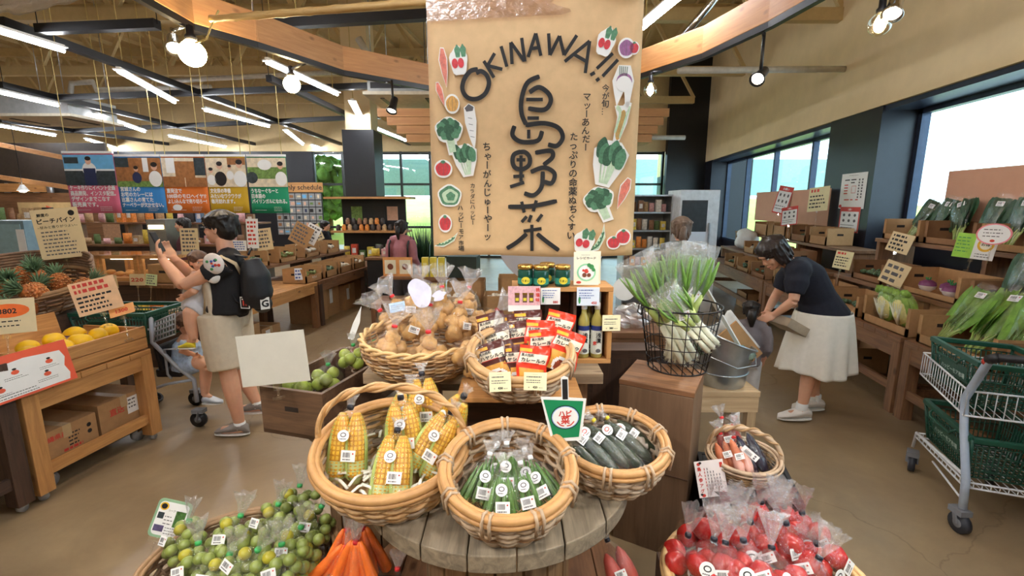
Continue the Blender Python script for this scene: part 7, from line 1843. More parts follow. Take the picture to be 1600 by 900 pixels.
m = MB(); wirebox(m, -.24, .34, .2, .24, .27, 12, .003); [m.tube([(s * .2, -.27, .3), (s * .2, .34, .27), (s * .2, .36, .16)], .009, 0, 8) for s in (-1, 1)]; m.tube([(-.2, .1, .2), (-.2, -.28, .16)], .006, 0, 6); m.build('lower_wire_deck', WIREW, t)
for x, y in ((-.215, -.29), (.215, -.29), (-.2, .34), (.2, .34)): m = MB(); caster(m, Vector((x, y, 0)), .055, .032, pi / 2 + random.uniform(-.4, .4)); m.build('caster', [mat('dark rubber', (44, 46, 54), .55), mat('grey hub', (0, 0, 0))], t)
Rc = Matrix.Rotation(CYW, 3, 'Z')
shop_basket('shopping_basket', 'dark green shopping basket with white lettering on the upper deck of the right cart', CW + Rc @ Vector((0, .1, .67)), (radians(2), 0, CYW + pi / 2), .46, .34, .23, group='green shopping baskets'); shop_basket('shopping_basket', 'dark green shopping basket on the lower deck of the right cart', CW + Rc @ Vector((0, .05, .275)), CYW + pi / 2, .46, .33, .23, group='green shopping baskets')
# refrigerated case and open shelf at the far right
FWH = mat('white fridge panel', (224, 230, 236), .35); p = W(2.95, 7.6, 0)
t = thing('display_fridge', 'white display fridge with a glass door, at the far right before the tall windows', 'fridge', p, YW)
m = MB(); m.box((0, .05, .98), (.62, .6, 1.96)); m.build('cabinet', FWH, t, bevel=.01); m = MB(); m.box((-.08, -.256, 1.25), (.4, .01, 1.1)); m.build('door_glass', mat('dark door glass', (70, 78, 84), .08), t)
m = MB(); m.box((.0, -.262, 1.1), (.3, .004, .42)); m.build('door_poster', PALEB, t); m = MB(); m.box((.16, -.275, 1.2), (.02, .03, .5)); m.build('handle', STEEL, t)
t = thing('open_shelf', 'open goods shelf left of the white fridge, behind the ponytailed woman', 'shelf', W(2.25, 7.9, 0), YW)
m = MB(); m.box((0, .2, .95), (.75, .02, 1.9)); m.build('back', mat('shelf back', (150, 150, 152), .6), t)
for z in (.3, .7, 1.0, 1.3, 1.6, 1.88): m = MB(); m.box((0, 0, z), (.75, .4, .025)); m.build('shelf_board', STEEL, t)
for s in (-1, 1): m = MB(); m.box((s * .38, 0, .95), (.02, .42, 1.9)); m.build('side', STEEL, t)
CLS = [mat('packet ' + n, c, .45, var=.3, scale=30) for n, c in (('red', (206, 80, 56)), ('orange', (226, 140, 60)), ('pink', (220, 170, 170)), ('white', (226, 222, 214)), ('brown', (140, 100, 70)), ('yellow', (222, 196, 80)), ('green', (92, 116, 66)), ('dark', (64, 56, 52)), ('tan', (190, 156, 112)), ('blue', (110, 140, 170)))]
def packet(p, w, h, d, kind, lab, group, m_, yaw=0):
    m = MB()
    if kind == 0: m.box((0, 0, h / 2), (w, d, h))
    elif kind == 1:    # pillow bag
        m.grid(lambda u, v: Vector(((u - .5) * w, -d / 2 * sin(pi * u) ** .5 * sin(pi * min(1, v * 1.05)) ** .5, v * h)), 6, 6); m.grid(lambda u, v: Vector(((.5 - u) * w, d / 2 * sin(pi * u) ** .5 * sin(pi * min(1, v * 1.05)) ** .5, v * h)), 6, 6)
    else: m.lathe([(w * .42, 0), (w * .45, h * .05), (w * .45, h * .72), (w * .3, h * .85), (w * .32, h)], 0, 12)
    if kind == 0: rect(m, -w * .3, h * .3, w * .3, h * .7, 1, d / 2 + .001, Matrix.Rotation(pi / 2, 4, 'X'))
    return tag(m.build('packet' if kind < 2 else 'jar', [m_, CLS[3]], None, p, (0, 0, yaw)), lab, 'packet' if kind < 2 else 'jar', group)
for z in (.715, 1.015, 1.315, 1.615):
    for k in range(7): packet(W(1.94 + k * .1, 7.82 + random.uniform(-.03, .03), z), .085, random.uniform(.12, .2), .06, random.choice((0, 1, 1)), 'small packet on the open shelf left of the white fridge', 'packets on the open shelf', random.choice(CLS[:6] if z < 1.2 else CLS[2:9]), YW)
# ================================================================== front row: tomatoes, roots, citrus, carrots
random.seed(51)
def stand_box(name, label, w, l, h, loc, rot, m_): t = thing(name, label, 'crate', loc, rot); m = MB(); plank_box(m, w, l, h, .02); m.build('boards', m_, t); m = MB(); m.box((0, 0, h - .012), (w - .045, l - .045, .018)); m.build('top_board', m_, t); return t
TOM = mat('tomato skin', (184, 28, 26), .25, var=.18, scale=14, spec=.6)
TC = Vector((.68, 1.50, .33))
stand_box('dark_crate', 'dark crate on the floor under the tomato basket', .6, .5, .325, (.68, 1.52, 0), .05, DRK)
basket('tomato_basket', 'wide wicker basket heaped with bagged red tomatoes at the lower right', 'basket', TC, (radians(4), 0, .05), .33, .15, .82, .78, 8, 30, .007, WICK, mat('pale cane braid', (0, 0, 0)), rimr=.013)
BK = mat('black round label', (30, 28, 30), .5)
def tomato_bag(sd, n):
    random.seed(sd); t = thing('tomato_bag', 'x', 'bag of tomatoes', (0, 0, 0), 0, 'tomato bags'); P_ = [(-.038, -.015, .036), (.038, -.018, .036), (0, .04, .036), (.0, -.005, .09)][:n]
    for x, y, z in P_:
        m = MB(); a = random.random() * 3
        m.lathe([(.001, -.034), (.02, -.032), (.037, -.012), (.041, .004), (.034, .025), (.014, .033), (.003, .028)], 0, 20, Matrix.Translation((x, y, z)) @ Euler((random.random() * 2 - 1, random.random() * 2 - 1, a)).to_matrix().to_4x4(), fn=lambda q, an, i: Vector((q.x * (1 + .04 * cos(5 * an)), q.y * (1 + .04 * cos(5 * an)), q.z))); m.build('tomato', TOM, t)
    top = .12 if n < 4 else .15
    m = MB(); bag_shell(m, [(.04, -.004), (.078, .012), (.085, .045), (.07, .085), (.035, top - .01), (.009, top + .01)], 20, .13, 24, 1, .9); tuft(m, top + .012, .008, .09, .045); m.build('bag', [CLEAR, TUFT], t)
    m = MB(); m.lathe([(.011, top + .004), (.012, top + .012), (.011, top + .018)], seg=8); m.build('tie', BLT, t)
    if sd % 2: sticker(t, (-.02, -.078, .055), upright(.1, .2), .05, .05, True, BK, 'round_sticker')
    sticker(t, (.03, -.075, .05), upright(.15, .25, .2), .05, .036); return t
tb = [tomato_bag(71, 3), tomato_bag(72, 4), tomato_bag(73, 3)]
TP = [(1067, 868, .50, 0, .2, 0, 'tomato bag at the left edge of the tomato basket, its tail to the upper left'), (1092, 838, .52, 1, .3, 0, 'tomato bag with a black and white round label at the upper left'), (1124, 822, .54, 2, .1, .1, 'tomato bag at the back left below the red written card'), (1148, 852, .56, 1, 0, 0, 'tomato bag near the middle, one big fruit in front'), (1176, 845, .57, 0, -.2, .1, 'tomato bag in the middle of the tomato heap'), (1184, 808, .54, 2, .1, .2, 'tomato bag at the very back of the heap'), (1207, 846, .57, 1, .2, -.2, 'tomato bag right of the middle of the heap'), (1226, 815, .54, 0, -.1, .3, 'tomato bag at the back right with its tail standing up'), (1258, 826, .52, 2, -.3, .2, 'tomato bag at the right back with a white price sticker'), (1110, 880, .54, 2, .1, -.3, 'tomato bag at the left front with a white square sticker'), (1166, 885, .57, 0, -.1, -.3, 'tomato bag at the front middle of the picture edge'), (1240, 865, .55, 1, -.3, 0, 'tomato bag at the right, mostly covered by crinkled film'), (1284, 872, .50, 2, -.5, 0, 'tomato bag at the far right end of the heap'), (1205, 898, .55, 2, .3, -.4, 'tomato bag at the bottom edge, right of the middle'), (1130, 905, .52, 1, .2, -.5, 'tomato bag at the bottom edge, left of the middle'), (1262, 905, .52, 0, .4, -.3, 'tomato bag at the bottom edge on the right')]
used = set()
for px, py, z, k, ry, rx, lab in TP:
    o = tb[k] if k not in used else dup(tb[k], (0, 0, 0)); used.add(k); E_ = Euler((rx, ry, random.uniform(-.6, .6))); o.rotation_euler = E_; o.location = onz(px, py, z) - E_.to_matrix() @ Vector((0, 0, .05)); o['label'] = lab
SWP = mat('red sweet potato', (178, 76, 66), .5, var=.2, scale=20)
def root_bag(label, loc, rot, m_, n, L, r, tieM, name='root_bag', item='root', cat='bag of roots', stk=True):
    t = thing(name, label, cat, loc, rot)
    for i in range(n):
        q = MB(); x = (i - (n - 1) / 2) * r * 1.5; y = (i % 2 - .5) * r * .9; q.tube([(x, y, L * u) for u in (0, .08, .3, .6, .85, 1)], [r * .3, r * .75, r, r * .9, r * .6, r * .15], 0, 10); q.build(item, m_, t)
    w = n * r * .85
    m = MB(); bag_shell(m, [(w * .5, -.006), (w * 1.05, .02), (w * 1.1, L * .5), (w * .7, L * .95), (.009, L + .035)], 18, .1, 16, 1, max(.45, 1.4 / n)); tuft(m, L + .038, .007, .05, .03); m.build('bag', [CLEAR, TUFT], t); m = MB(); m.lathe([(.01, L + .03), (.011, L + .036), (.01, L + .042)], seg=8); m.build('tie', tieM, t)
    if stk: sticker(t, (0, -r * 1.9, L * .55), upright(0), .04, .03)
    return t
root_bag('clear bag of red skinned sweet potatoes at the bottom edge left of the tomatoes', onz(985, 905, .42) - Vector((0, 0, .06)), (-.5, -.4, .2), SWP, 2, .15, .033, BLT, item='sweet_potato')
carton('low_carton', 'low brown box under the sweet potatoes at the bottom edge', .3, .3, .36, (.17, 1.2, .0), .1, cut=.36, m=CARDI)
# small basket of roots on a black crate
stand_box('black_crate', 'black crate behind the tomatoes carrying the small root basket', .42, .36, .42, (.87, 2.22, 0), -.15, BLACK)
RBC = Vector((.84, 2.2, .445))
basket('root_basket', 'small willow basket with a hoop handle holding roots and eggplants', 'basket', RBC, (radians(14), 0, -.35), .155, .115, .78, .78, 10, 26, .0045, mat('grey brown willow', (170, 136, 96), .6, var=.25, scale=30), WICKG, handle=.11, rimr=.008)
CRO = mat('brown orange root', (198, 112, 74), .5, var=.2, scale=20); EGG = mat('eggplant skin', (36, 28, 48), .2, var=.3)
RB = lambda x, y, z: RBC + Matrix.Rotation(-.35, 3, 'Z') @ (Matrix.Rotation(radians(14), 3, 'X') @ Vector((x, y, z)))
for px, py, d, rot, m_, n, lab in ((-.03, -.06, .06, (-.5, -.45, -.2), CRO, 3, 'bag of brownish roots at the front of the small basket'), (-.04, .05, .07, (-.3, -.4, -.2), SWP, 3, 'bag of reddish roots at the back left of the small basket'), (.02, -.08, .07, (-.7, -.4, -.2), mat('pale pink root', (226, 168, 150), .5), 2, 'bag of pink labelled roots at the right front of the small basket')):
    root_bag(lab, RB(px, py, d), rot, m_, n, .14, .024, REDT)
t = root_bag('bag of dark eggplants with a pink label at the right of the small basket', RB(.08, -.02, .04), (-.45, -.5, -.2), EGG, 2, .19, .03, REDT, 'eggplant_bag', 'eggplant', 'bag of eggplants', False); sticker(t, (.0, -.055, .1), upright(0, 0, .5), .03, .08, pic=REDINK)
def d_redv(m, w, h):
    for i, c in enumerate('島人参アグー豚'[:5]): text(m, c, -w * .36, h * (.74 - .15 * i), h * .12, 1, .001, 'C', .03)
    disc(m, -w * .36, h * .92, w * .06, h * .045, 1); disc(m, -w * .3, h * .95, w * .05, h * .035, 0, .0014); disc(m, -w * .34, h * .06, w * .07, h * .045, 1); disc(m, -w * .4, h * .09, w * .05, h * .03, 0, .0014)
    for k in range(6): x = -.2 + k * .1; [rect(m, x * w, y * h, (x + .025) * w, (y + .06) * h, 1 if k == 0 else 2, .001) for y in [.2 + .09 * j for j in range(7 - k // 2)]]
    rect(m, w * .36, h * .78, w * .46, h * .92, 1); disc(m, w * .34, h * .1, w * .03, h * .03, 1); disc(m, w * .4, h * .06, w * .03, h * .025, 0)
card('root_card', 'white card with red vertical writing standing before the tall box, above the tomatoes', 'card', .135, .165, P(1116, 776, 1.95), upright(YW - .05, .3, .14), d_redv, mat('pinkish white card', (244, 232, 228), .6, var=.02), (INK, REDINK, GREYINK), stand=.12)
# citrus
CIT = mat('green citrus', (136, 150, 74), .35, var=.25, scale=16, spec=.6); CIY = mat('yellowing citrus', (168, 160, 48), .35, var=.2, scale=16)
CC = onz(382, 905, .33)
stand_box('citrus_crate', 'dark crate on the floor under the citrus basket', .6, .56, .27, (CC.x, CC.y, 0), .1, DRK)
basket('citrus_basket', 'brown wicker basket heaped with bagged green citrus at the lower left', 'basket', CC + Vector((0, 0, -.055)), (radians(6), 0, .1), .36, .13, .8, .8, 7, 30, .008, WICKD, mat('brown cane', (0, 0, 0)), rimr=.012)
cm = MB().ell((0, 0, 0), (.023, .023, .021), 0, 10, 7)
def citrus_bag(sd):
    random.seed(sd); t = thing('citrus_bag', 'x', 'bag of citrus', (0, 0, 0), 0, 'green citrus bags'); n = 0; pts = []
    while len(pts) < 26 and n < 4000:
        n += 1; u = Vector((random.uniform(-.085, .085), random.uniform(-.06, .06), random.uniform(.02, .12)))
        if (u.x / .09) ** 2 + (u.y / .065) ** 2 > 1 - u.z * 3: continue
        if all((u - q).length > .035 for q in pts): pts.append(u)
    for k, u in enumerate(pts): m = MB(); m.add([tuple(v + u) for v in cm.v], cm.f, 0); m.build('citrus_fruit', CIY if k % 6 == 5 else CIT, t)
    m = MB(); bag_shell(m, [(.04, -.006), (.1, .012), (.106, .05), (.085, .095), (.035, .13), (.009, .148)], 22, .1, 20, 1, .72); tuft(m, .151, .008, .07, .035); m.build('bag', [CLEAR, TUFT], t); m = MB(); m.lathe([(.011, .144), (.012, .151), (.011, .157)], seg=8); m.build('tie', GRT, t); sticker(t, (-.03, -.07, .085), upright(0, .35, .2), .045, .034); return t
cb = [citrus_bag(81), citrus_bag(82)]
CP_ = [(290, 850, .42, 0, .0, 'citrus bag at the far left under the green edged card'), (366, 842, .46, 1, .25, 'big citrus bag left of the middle with a green tie on top'), (428, 822, .47, 0, .1, 'citrus bag in the middle back with bluish fruit'), (462, 792, .45, 1, .2, 'citrus bag at the very back touching the corn basket'), (484, 825, .46, 0, .55, 'citrus bag at the right, its tail pointing right'), (462, 862, .47, 1, .2, 'citrus bag at the right front above the carrots'), (312, 888, .43, 1, -.1, 'citrus bag at the left front with a white price sticker'), (386, 888, .48, 0, .5, 'citrus bag at the front middle with a green tie'), (438, 892, .47, 1, .1, 'citrus bag at the front right of the basket'), (345, 905, .44, 0, .3, 'citrus bag at the bottom picture edge on the left')]
used = set()
for i, (px, py, z, k, ry, lab) in enumerate(CP_):
    o = cb[k] if k not in used else dup(cb[k], (0, 0, 0)); used.add(k); E_ = Euler((-.25, ry, random.uniform(-.5, .5))); o.rotation_euler = E_; o.location = onz(px, py, z) - E_.to_matrix() @ Vector((0, 0, .06)); o['label'] = lab
GE = mat('sage green border', (140, 176, 140), .6)
def rr(w, h, r): return [(sx * (w / 2 - r) + r * cos(a), h / 2 + sy * (h / 2 - r) + r * sin(a)) for sx, sy, a0 in ((1, 1, 0), (-1, 1, pi / 2), (-1, -1, pi), (1, -1, 1.5 * pi)) for a in [a0 + k * pi / 8 for k in range(5)]]
w_, h_ = .14, .155
t = thing('citrus_card', 'white card with a green rounded border and photos on a clear clip, lower left', 'card', P(255, 842, 1.72), upright(YW + .15, .35, -.3))
m = MB(); m.poly(rr(w_, h_, .02), .002, z=-.002); m.build('sheet', GE, t)
m = MB(); m.poly([(x * .86, (y - h_ / 2) * .86 + h_ / 2) for x, y in rr(w_, h_, .02)], .0005, 0, z=.0004); disc(m, -.04, .125, .018, .016, 1, .0014); disc(m, -.04, .125, .012, .011, 2, .0018); rect(m, .015, .05, .055, .115, 3, .0014); rect(m, -.055, .075, -.03, .1, 4, .0014); rect(m, -.055, .025, -.015, .05, 5, .0014); text(m, 'シークヮーサー', -.018, .108, .011, 2, .0014, w=.065); lines(m, -.025, .085, .036, 3, .014, 6, .0014); lines(m, -.01, .042, .06, 3, .011, 6, .0014)
m.build('print', [WHITE, mat('gold print', (0, 0, 0)), INK, mat('photo leaves', (70, 110, 52), .5, var=.5, scale=70), mat('photo dark', (0, 0, 0)), mat('photo purple', (90, 80, 116), .5, var=.3, scale=50), GREYINK], t); m = MB(); m.tube([(-.03, 0, -.004), (-.03, -.1, -.004)], .005, seg=8); m.box((-.03, -.005, 0), (.05, .02, .012)); m.build('clear_clip', ACRYL, t)
# carrots
CAR = mat('carrot skin', (240, 116, 40), .45, var=.12, scale=30)
def carrot_bag(label, loc, rot, n=5):
    t = thing('carrot_bag', label, 'bag of carrots', loc, rot, 'carrot bags')
    for i in range(n):
        q = MB(); a = (i - (n - 1) / 2) * .14; T = Matrix.Identity(4); y = (i % 2 - .5) * .03
        q.tube([Vector((a * (.34 - .28 * u), y * (1 - u), .02 + .19 * u)) for u in (0, .05, .3, .6, .9, 1)][::1], [.012, .022, .022, .018, .013, .006], 0, 10)
        q.build('carrot', CAR, t)
    m = MB(); bag_shell(m, [(.05, .0), (.075, .03), (.07, .1), (.04, .17), (.009, .205)], 18, .09, 18, 1, .6); tuft(m, .208, .008, .07, .03); m.build('bag', [CLEAR, TUFT], t); m = MB(); m.lathe([(.011, .2), (.012, .208), (.011, .214)], seg=8); m.build('tie', REDT, t)
p0 = onz(535, 905, .36)
carrot_bag('carrot bag at the left, slanting, beside the citrus', onz(508, 905, .40) - Vector((0, 0, .09)), (-.2, .35, .1)); carrot_bag('carrot bag in the middle with its clear tail standing tall', onz(553, 900, .42) - Vector((0, 0, .09)), (-.15, 0, 0)); carrot_bag('carrot bag at the back right behind the tall tail', onz(575, 875, .40) - Vector((0, 0, .09)), (-.15, -.1, .2), 4); carrot_bag('carrot bag at the back left below the corn basket', onz(530, 880, .42) - Vector((0, 0, .09)), (-.15, .15, .3), 4)
stand_box('carrot_crate', 'dark crate on the floor under the carrots, before the drum', .3, .26, .28, (p0.x + .04, p0.y - .02, 0), .15, DRK)
root_bag('small bag with a red tie at the bottom edge right of the carrots', onz(618, 925, .36) - Vector((0, 0, .06)), (-.2, .0, 0), SWP, 2, .1, .022, REDT)
# crate of green fruit at the left of the drum, and the blank card
b_ = W(-.815, 1.86, .95); yaw = YW - .28; a_ = b_ - Vector((cos(yaw), sin(yaw), 0)) * .33; dv = b_ - a_; nb = Vector((-dv.y, dv.x, 0)).normalized(); w = dv.length; ctr = (a_ + b_) / 2 + nb * .3
t = thing('small_drum', 'small round drum under the dark crate of green fruit at the left of the display', 'table', W(-.74, 2.22, 0), YW)
disc_planks(.65, .71, .3, 6).build('tabletop', SPW, t); disc_planks(0, .06, .21, 6).build('lower_flange', BRNY, t)
m = MB()
for k in range(14): a = 2 * pi * k / 14; m.box((.2 * cos(a), .2 * sin(a), .355), (.03, .085, .585), 0, (0, 0, a))
m.build('drum', MATS['drum stave'], t)
t = thing('green_fruit_crate', 'dark wooden crate of bagged green fruit at the left on the drum', 'crate', (ctr.x, ctr.y, ZT + .005), yaw)
m = MB(); plank_box(m, w, .6, .22, .018); m.build('boards', wood('dark crate board', (116, 86, 62), (70, 50, 38), 0), t)
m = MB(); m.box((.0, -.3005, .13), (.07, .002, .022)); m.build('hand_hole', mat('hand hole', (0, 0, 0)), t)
GU = mat('green guava', (158, 176, 72), .4, var=.2, scale=14)
def guava(label, loc, rot):
    t = thing('green_fruit_bag', label, 'bag of fruit', loc, rot, 'green fruit bags')
    for i in range(7): a = i * .9; q = MB(); q.ell((.045 * cos(a) * (i > 0), .04 * sin(a) * (i > 0), .035 + .03 * (i % 2)), (.03, .028, .03), 0, 12, 9, None, .1); q.build('fruit', GU, t)
    m = MB(); bag_shell(m, [(.04, -.002), (.08, .02), (.075, .07), (.03, .11), (.008, .125)], 18, .12, 20); tuft(m, .128, .008, .05, .03); m.build('bag', [CLEAR, TUFT], t); m = MB(); m.lathe([(.01, .12), (.011, .127), (.01, .133)], seg=8); m.build('tie', GRT, t)
Rk = Matrix.Rotation(yaw, 3, 'Z')
for y, x, z, lab in ((.12, .02, .15, 'bag of green fruit with a green tie at the middle of the dark crate'), (-.1, .03, .12, 'bag of green fruit flat at the near end of the dark crate'), (.22, .07, .14, 'bag of green fruit at the far end of the dark crate beside the potatoes'), (-.18, -.06, .1, 'bag of green fruit at the near left corner of the dark crate')): guava(lab, (ctr.x, ctr.y, ZT) + Vector((0, 0, 0)) if False else Vector((ctr.x, ctr.y, ZT + z + .035)) + Rk @ Vector((x, y, 0)), (.1, .1, x * 20))
card('blank_card', 'large blank grey card seen from behind, clipped to the dark fruit crate', 'card', .30, .22, P(432, 600, 1.86), upright(YW - .05, .12, .12), None, mat('grey board', (188, 184, 172), .8, var=.04), stand=.06)
basket('tiny_basket', 'tiny red brown wicker basket behind the green fruit, left of the potatoes', 'basket', W(-.79, 2.42, ZT + .005), (0, 0, YW), .08, .24, 1, .8, 10, 16, .005, mat('red brown willow', (112, 62, 44), .5, var=.3), mat('red brown willow', (0, 0, 0)), rimr=.007)
m = MB(); m.poly([(-.015, 0), (.015, 0), (.035, .1), (.03, .19), (.0, .09)], .001); tag(m.build('paper_tag', WHITE, None, P(548, 530, 2.35), upright(YW, 0, -.2)), 'curled white paper tag sticking up left of the potato basket', 'tag')
# ================================================================== far background
random.seed(61)
# round board behind the jars, white plates and bags behind the bottle shelf
t = table('back_table', 'brown table behind the bottle shelf, seen between shelf and leeks', 1.3, .5, .95, W(.42, 3.05, 0), YW, BRN, BRNZ, .04, .08, .06)
m = MB(); m.poly([(.37 * cos(2 * pi * k / 40), .33 * sin(2 * pi * k / 40)) for k in range(40)], .006); m.tube([(0, -.33, -.004), (0, -.58, -.004)], .012, 0, 6); tag(m.build('round_board', mat('pale lilac board', (222, 226, 240), .5, var=.02), None, P(862, 372, 3.12), upright(YW, .02)), 'large pale round board mostly hidden behind the kraft banner and jars', 'board')
m = MB(); m.lathe([(.001, .0), (.07, .004), (.075, .012), (.0, .013)], seg=24, smooth=False); tag(m.build('white_plate', WHITE, None, P(975, 452, 2.95), upright(YW, .3)), 'small white round plate right of the bottle shelf', 'plate')
m = MB(); m.lathe([(.05, 0), (.055, .005), (.055, .1), (.04, .12)], seg=20); p = P(975, 490, 3.0); p.z = .951; tag(m.build('glass_jar', ACRYL, None, p), 'clear glass jar on the brown table right of the bottle shelf', 'jar')
m = MB(); m.ell((0, 0, .07), (.12, .09, .08), 0, 18, 12, None, .4, 8, False); p = P(988, 500, 2.95); p.z = .951; tag(m.build('plastic_bag', film('white carrier film', (.95, .95, 1), base=.35, rough=.3, scale=30, edge=.3), None, p), 'crumpled white plastic bag right of the bottle shelf', 'bag')
# tables with cartons and yellow boxes beyond the potatoes
table('aisle_table', 'dark table in the middle aisle carrying cartons, beyond the potatoes', 1.3, .8, .62, W(-.35, 4.9, 0), YW, DRK, DRKZ, .05, .1, .07)
for x, y, w, h, lab, f in ((-.55, 4.7, .34, .2, 'open carton of bagged produce behind the right end of the potato heap', MSH), (-.12, 4.75, .34, .2, 'open carton right behind the jars on the aisle table', MSH), (-.5, 5.05, .4, .3, 'brown carton with flaps at the back of the aisle table', None), (.05, 5.05, .4, .34, 'large brown carton behind the jars and the round board', None)):
    t = carton('open_carton', lab, w, .3, h, W(x, y, .622), YW, cut=h); 
    if f: veg_mound(t, w * .8, .22, h * .75, f, 20)
m = MB(); m.box((0, 0, .12), (.34, .22, .24)); tag(m.build('dark_tray', mat('dark green crate', (30, 44, 38), .5), None, W(-.55, 5.2, .93)), 'dark green plastic crate at the banner bottom edge', 'crate')
table('juice_table', 'low brown table under the two tiers of yellow cartons', 1.4, .6, .42, W(-1.2, 6.35, 0), YW, BRN, BRNZ, .04, .08, .06)
YB = mat('yellow juice carton', (226, 206, 70), .5, var=.1)
t = thing('tier_board', 'brown board between the two tiers of yellow cartons', 'board', W(-1.2, 6.25, .76), YW); m = MB(); m.box((0, 0, 0), (1.15, .3, .03)); m.build('board', BRN, t); [(lambda q: q.build('support', BRNZ, t))(MB().box((s * .5, .1, -.178), (.04, .04, .323))) for s in (-1, 1)]
for r in (0, 1):
    for k in range(5):
        m = MB(); m.box((0, 0, .13), (.085, .085, .26)); m.box((0, -.0432, .12), (.05, .002, .14), 1); tag(m.build('juice_carton', [YB, mat('pale yellow print', (240, 230, 150), .5)], None, W(-1.17 + k * .11, 6.18, .424 + r * .353), (0, 0, YW)), 'yellow juice carton in the two tier stack below the banner', 'carton', 'yellow juice cartons')
for k in range(2): card('orange_card', '%s orange framed card beside the mauve jacket' % ('left' if not k else 'right'), 'card', .2, .26, W(-1.65 + k * .2, 6.2, .777), upright(YW), lambda m, w, h: (rect(m, -w * .38, h * .12, w * .38, h * .85, 0), disc(m, 0, h * .5, w * .2, h * .16, 1, .0015)), mat('orange card', (0, 0, 0)), (IV, BRNP))
t = thing('leek_tub', 'grey tub of dark green leeks beside the mauve jacket', 'tub', W(-1.4, 7.3, .6), YW); m = MB(); m.lathe([(.16, 0), (.2, .25), (.19, .25), (.15, .02), (.001, .02)], seg=20); m.build('tub', mat('grey tub', (150, 150, 146), .5), t); m = MB()
for k in range(70): a = k * 2.4; r = .16 * sqrt(k / 70); m.tube([(r * cos(a), r * sin(a), .05), (r * 1.3 * cos(a), r * 1.3 * sin(a), .5), (r * 2 * cos(a), r * 2 * sin(a), random.uniform(.6, .85))], [.012, .014, .003], 0, 5, flat=.4)
m.build('leek_leaves', LDG, t)
table('tub_table', 'brown table under the tub of dark leeks', .7, .5, .6, W(-1.45, 7.3, 0), YW, BRN, BRNZ, .04, .08, .06)
# island round the black column
t = thing('jar_island', 'black display island round the black column, with jar shelves', 'shelf', W(-2.83, 9.3, 0), YW)
m = MB(); m.box((0, .1, .35), (1.5, .5, .7)); m.build('base', BLACK, t)
for z, w in ((1.2, 1.5), (1.86, 1.7)): m = MB(); m.box((0, .1, z), (w, .5, .04)); m.build('shelf_board', OAK, t)
m = MB(); m.box((0, .3, 1.3), (1.3, .06, 1.2)); m.build('back_panel', BLACK, t)
for x, c in ((-.35, 7), (.1, 4), (.38, 3)): m = MB(); m.box((x, .265, 1.55), (.22, .008, .28)); m.build('picture', PH[c + 0 if c < 9 else 0], t)
for r, (z, n) in enumerate(((1.221, 11), (1.345, 7))):
    for k in range(n): packet(W(-3.46 + k * .115 + r * .2, 9.25, z), .1, .12, .1, 2, 'preserve jar on the island shelf at the black column', 'jars on the column island', random.choice((CLS[4], CLS[7], CLS[8], CLS[1])), YW)
for k in range(9): packet(W(-3.48 + k * .16, 9.26, .701), .12, random.uniform(.12, .26), .1, random.choice((0, 1)), 'small packet on the base of the column island', 'packets on the column island', random.choice(CLS), YW)
t = thing('black_counter', 'black counter with baskets at the left side of the middle aisle', 'counter', W(-2.0, 7.9, 0), YW); m = MB(); m.box((0, 0, .42), (.75, .8, .84)); m.build('body', BLACK, t); m = MB(); m.box((0, 0, .86), (.8, .85, .035)); m.build('top', BRN, t)
for k in range(8): packet(W(-2.3 + (k % 4) * .18, 7.75 + (k // 4) * .25, .879), .14, random.uniform(.1, .22), .1, random.choice((0, 1)), 'small packet on the black counter left of the mauve jacket', 'packets on the black counter', random.choice(CLS), YW)
# schedule board on the black far wall
t = thing('schedule_sign', 'long wooden sign board with dark script on the black far wall', 'sign', W(-6.75, 14.82, 2.25), upright(YW)); m = MB(); m.box((0, .0, 0), (1.6, .3, .03)); m.build('board', OAK, t); m = MB(); text(m, 'monthly schedule', 0, -.07, .22, 0, .017, 'C', .01); m.build('lettering', INK, t)
t = thing('photo_grid', 'grid of dark framed photos on the black far wall under the wooden sign', 'board', W(-6.75, 14.84, .75), upright(YW)); m = MB(); m.box((0, .67, 0), (1.5, 1.34, .02)); m.build('panel', BLACK, t)
for i in range(7):
    for j in range(6): m = MB(); m.box(((i - 3) * .21, .12 + j * .22, .013), (.185, .19, .006), 0); m.box(((i - 3) * .21 + random.uniform(-.03, .03), .12 + j * .22, .017), (random.uniform(.06, .13), random.uniform(.05, .12), .003), 1); m.build('photo', [mat('photo mount', (150, 150, 148), .6), random.choice(PH[:8])], t)
for x in (-5.2, -6.0): pass
# left: bakery counters, display cases, goods
def counter(px0, px1, d, zt, label, depth=.7, m_=BRN, name='goods_counter'):
    xa, xb = ray(px0, 400)[0] * d, ray(px1, 400)[0] * d
    t = thing(name, label, 'counter', W((xa + xb) / 2, d + depth / 2, 0), YW); w = xb - xa
    m = MB(); m.box((0, 0, zt - .02), (w, depth, .04)); m.build('top', m_, t); m = MB(); m.box((0, .02, (zt - .042) / 2), (w - .06, depth - .08, zt - .042)); m.build('body', DRK, t); return xa, xb
def fillrow(xa, xb, d, z, step, hs, group, lab, kinds=(0, 1, 1), cls=CLS, rows=1):
    x = xa + step / 2
    while x < xb - step / 2:
        for r in range(rows): packet(W(x, d + .1 + r * .2 + random.uniform(-.03, .03), z), step * random.uniform(.6, .9), random.uniform(*hs), step * .5, random.choice(kinds), lab, group, random.choice(cls), YW + random.uniform(-.2, .2))
        x += step
GC = [CLS[k] for k in (3, 4, 7, 8, 8, 2, 5, 6, 1, 9)]
xa, xb = counter(-60, 300, 5.6, .80, 'long brown counter behind the pineapples with glass topped bakery cases')
xa2, xb2 = counter(-40, 395, 8.4, 1.02, 'far brown counter with two tiers of packaged goods under the photo banners', .8)
